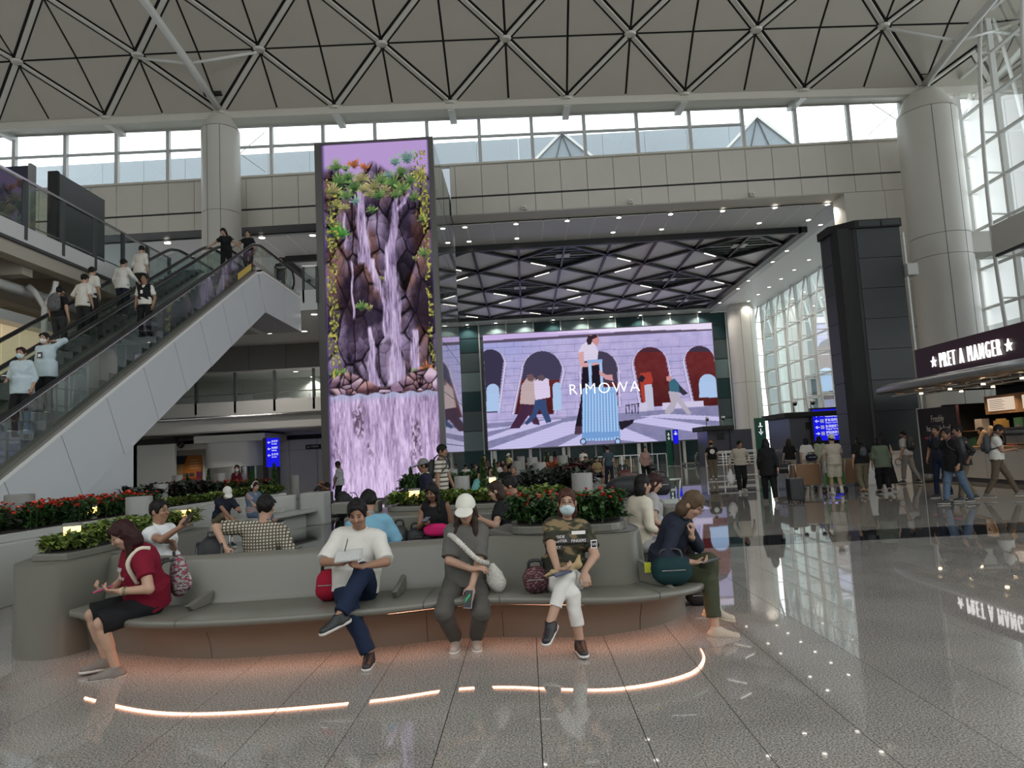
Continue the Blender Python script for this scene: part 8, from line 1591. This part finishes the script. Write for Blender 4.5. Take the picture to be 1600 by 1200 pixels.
J = person('balding man in white polo and brown trousers reading a phone while walking', 11.1, 17.05, 0, math.radians(58), 1.02, head=(0, 26, 0), build=1.1, skin='mid', hair=('short', 'black'), top=c_white, sleeve=.6, bottom=cloth('brown_trousers', (.11, .085, .06)), shoes=s_grey, res=.0125, feet=WK(.28, -.36), hands=dict(R=(-.05, -.34, 1.16), L=(.08, -.34, 1.14)), curl=(.9, .9)); held('phone', 'phone read by the man in the white polo walking by the kiosk', 'phone', J, 'R', (.075, .15, .01), M_PH, (.04, 0, .04), (40, 0, 50), M_SCR); worn(J, 'dark grey backpack worn by the man in the white polo', mat('bag_grey', (.05, .05, .055), .6), 1.0)
for k, (yy, lab, tp) in enumerate(((24.2, 'kiosk worker in black behind the baguettes', c_black), (22.3, 'kiosk worker in dark cap behind the coffee machine', c_dgrey))): person(lab, 15.4, yy, 0, math.radians(-90), 1.0, top=tp, sleeve=.6, bottom=c_black, shoes=s_black, skin='mid', res=.02, cap=('front', 'grey') if k else None)
# ---------------------------------------------------------------- on the escalators
def rider(label, X, Y, rzd, top, bottom, **kw):
    if Y < YT:                                           # stand fully on one step
        k = math.ceil((Y - YBOT - .35) / .3515); yk = YBOT + .35 + .3515 * k; z = min(zst(yk), ZLAND); Y = yk - (.27 if abs(rzd) > 90 else .09)
    else: z = ZLAND - .01
    return person(label, X, Y, z, math.radians(rzd), kw.pop('h', .99), top=top, bottom=bottom, shoes=kw.pop('shoes', s_black), res=kw.pop('res', .0135), feet=kw.pop('feet', dict(R=(-.1, 0, .085), L=(.1, 0, .085))), **kw)
J = rider('man in black waistcoat and white shirt riding the escalator down', -9.92, 18.3, 4, c_white, c_black, sleeve=.75, vest=c_black, skin='mid', h=1.0); MB().bx(-.03, .03, -.004, .004, -.06, .03).build('badge', M_CHALK, J['T'], loc=tuple(J['ch'] + J['fw'] * .165 - J['r'] * .02))
J = rider('masked worker in pale blue jacket with hand behind head on the escalator', -9.92, 14.55, -6, c_pale, c_black, sleeve=1.7, mask='white', sex='f', hair=('short', 'black'), build=1.15, hem=.16, loose=1.4, h=.98, hands=dict(L=(.14, .03, 1.52)), elbows=dict(L=(1, .2, .4))); MB().bx(-.05, .05, -.006, .006, -.08, .04).build('badge', M_PH, J['T'], loc=tuple(J['ch'] + J['fw'] * .17)); MB().bx(-.03, .03, -.009, -.005, -.06, .0).build('badge_card', M_CHALK, J['T'], loc=tuple(J['ch'] + J['fw'] * .17))
J = rider('masked worker in pale blue jacket holding a dark cup on the escalator', -9.92, 13.55, 8, c_pale, c_black, sleeve=1.5, mask='blue', sex='f', hair=('short', 'auburn'), build=1.12, hem=.16, loose=1.4, h=.97, hands=dict(R=(-.2, -.2, 1.02))); 
t = thing('paper_cup', 'dark paper cup held by the masked worker on the escalator', 'cup', tuple(J['L2W'](J['W']['R'] + np.array([.0, -.07, -.06])))); MB().cone((0, 0, 0), (0, 0, .12), .03, .042, 14).build('cup_body', M_RUBBER, t, smooth=True); MB().cone((0, 0, .12), (0, 0, .135), .044, .04, 14).build('lid', M_CHALK, t)
J = rider('man in black T-shirt with a grey patterned backpack riding up', -11.68, 17.6, 176, c_black, c_dgrey, sleeve=.6, skin='light'); worn(J, 'grey patterned backpack worn by the man riding up', pattern('speckle', 'camo', (.05, .05, .055), (.12, .12, .12), (.2, .2, .2), 60.0), 1.0)
rider('man in white shirt riding up with hand on the left rail', -11.72, 18.75, 170, c_white, c_dgrey, sleeve=1.0, build=1.06, loose=1.4, hem=.12, hands=dict(L=(-.0 + .36, -.25, 1.02))); rider('man in white shirt riding up in front of his two colleagues', -11.95, 19.5, 175, c_white, c_dgrey, sleeve=1.0, loose=1.4, hem=.12); rider('man in white shirt riding up with hand on the right rail', -11.46, 19.95, 172, c_white, c_navy, sleeve=1.7, build=1.12, loose=1.5, hem=.12, hands=dict(R=(-.4, -.2, 1.0))); rider('man in white shirt riding highest of the group', -11.7, 21.35, 168, c_white, c_dgrey, sleeve=1.2, build=1.1, loose=1.5, hem=.12, head=(20, 20, 0), h=1.02)
rider('person in black leaning on both rails at the escalator head', -9.95, 23.45, 10, c_black, c_black, hair=('tail', 'black'), sex='f', sleeve=.55, lean=18, head=(-30, 30, 0), hands=dict(R=(-.55, -.15, 1.02), L=(.5, -.3, .98))); rider('young man in black T-shirt at the escalator head reaching for the rail', -9.95, 25.6, 5, c_black, c_dgrey, sleeve=.55, hands=dict(R=(-.45, -.4, .98))); rider('dark haired man on the landing behind the escalator glass', -9.92, 29.0, 20, c_black, c_black, hair=('short', 'black'), h=.95)
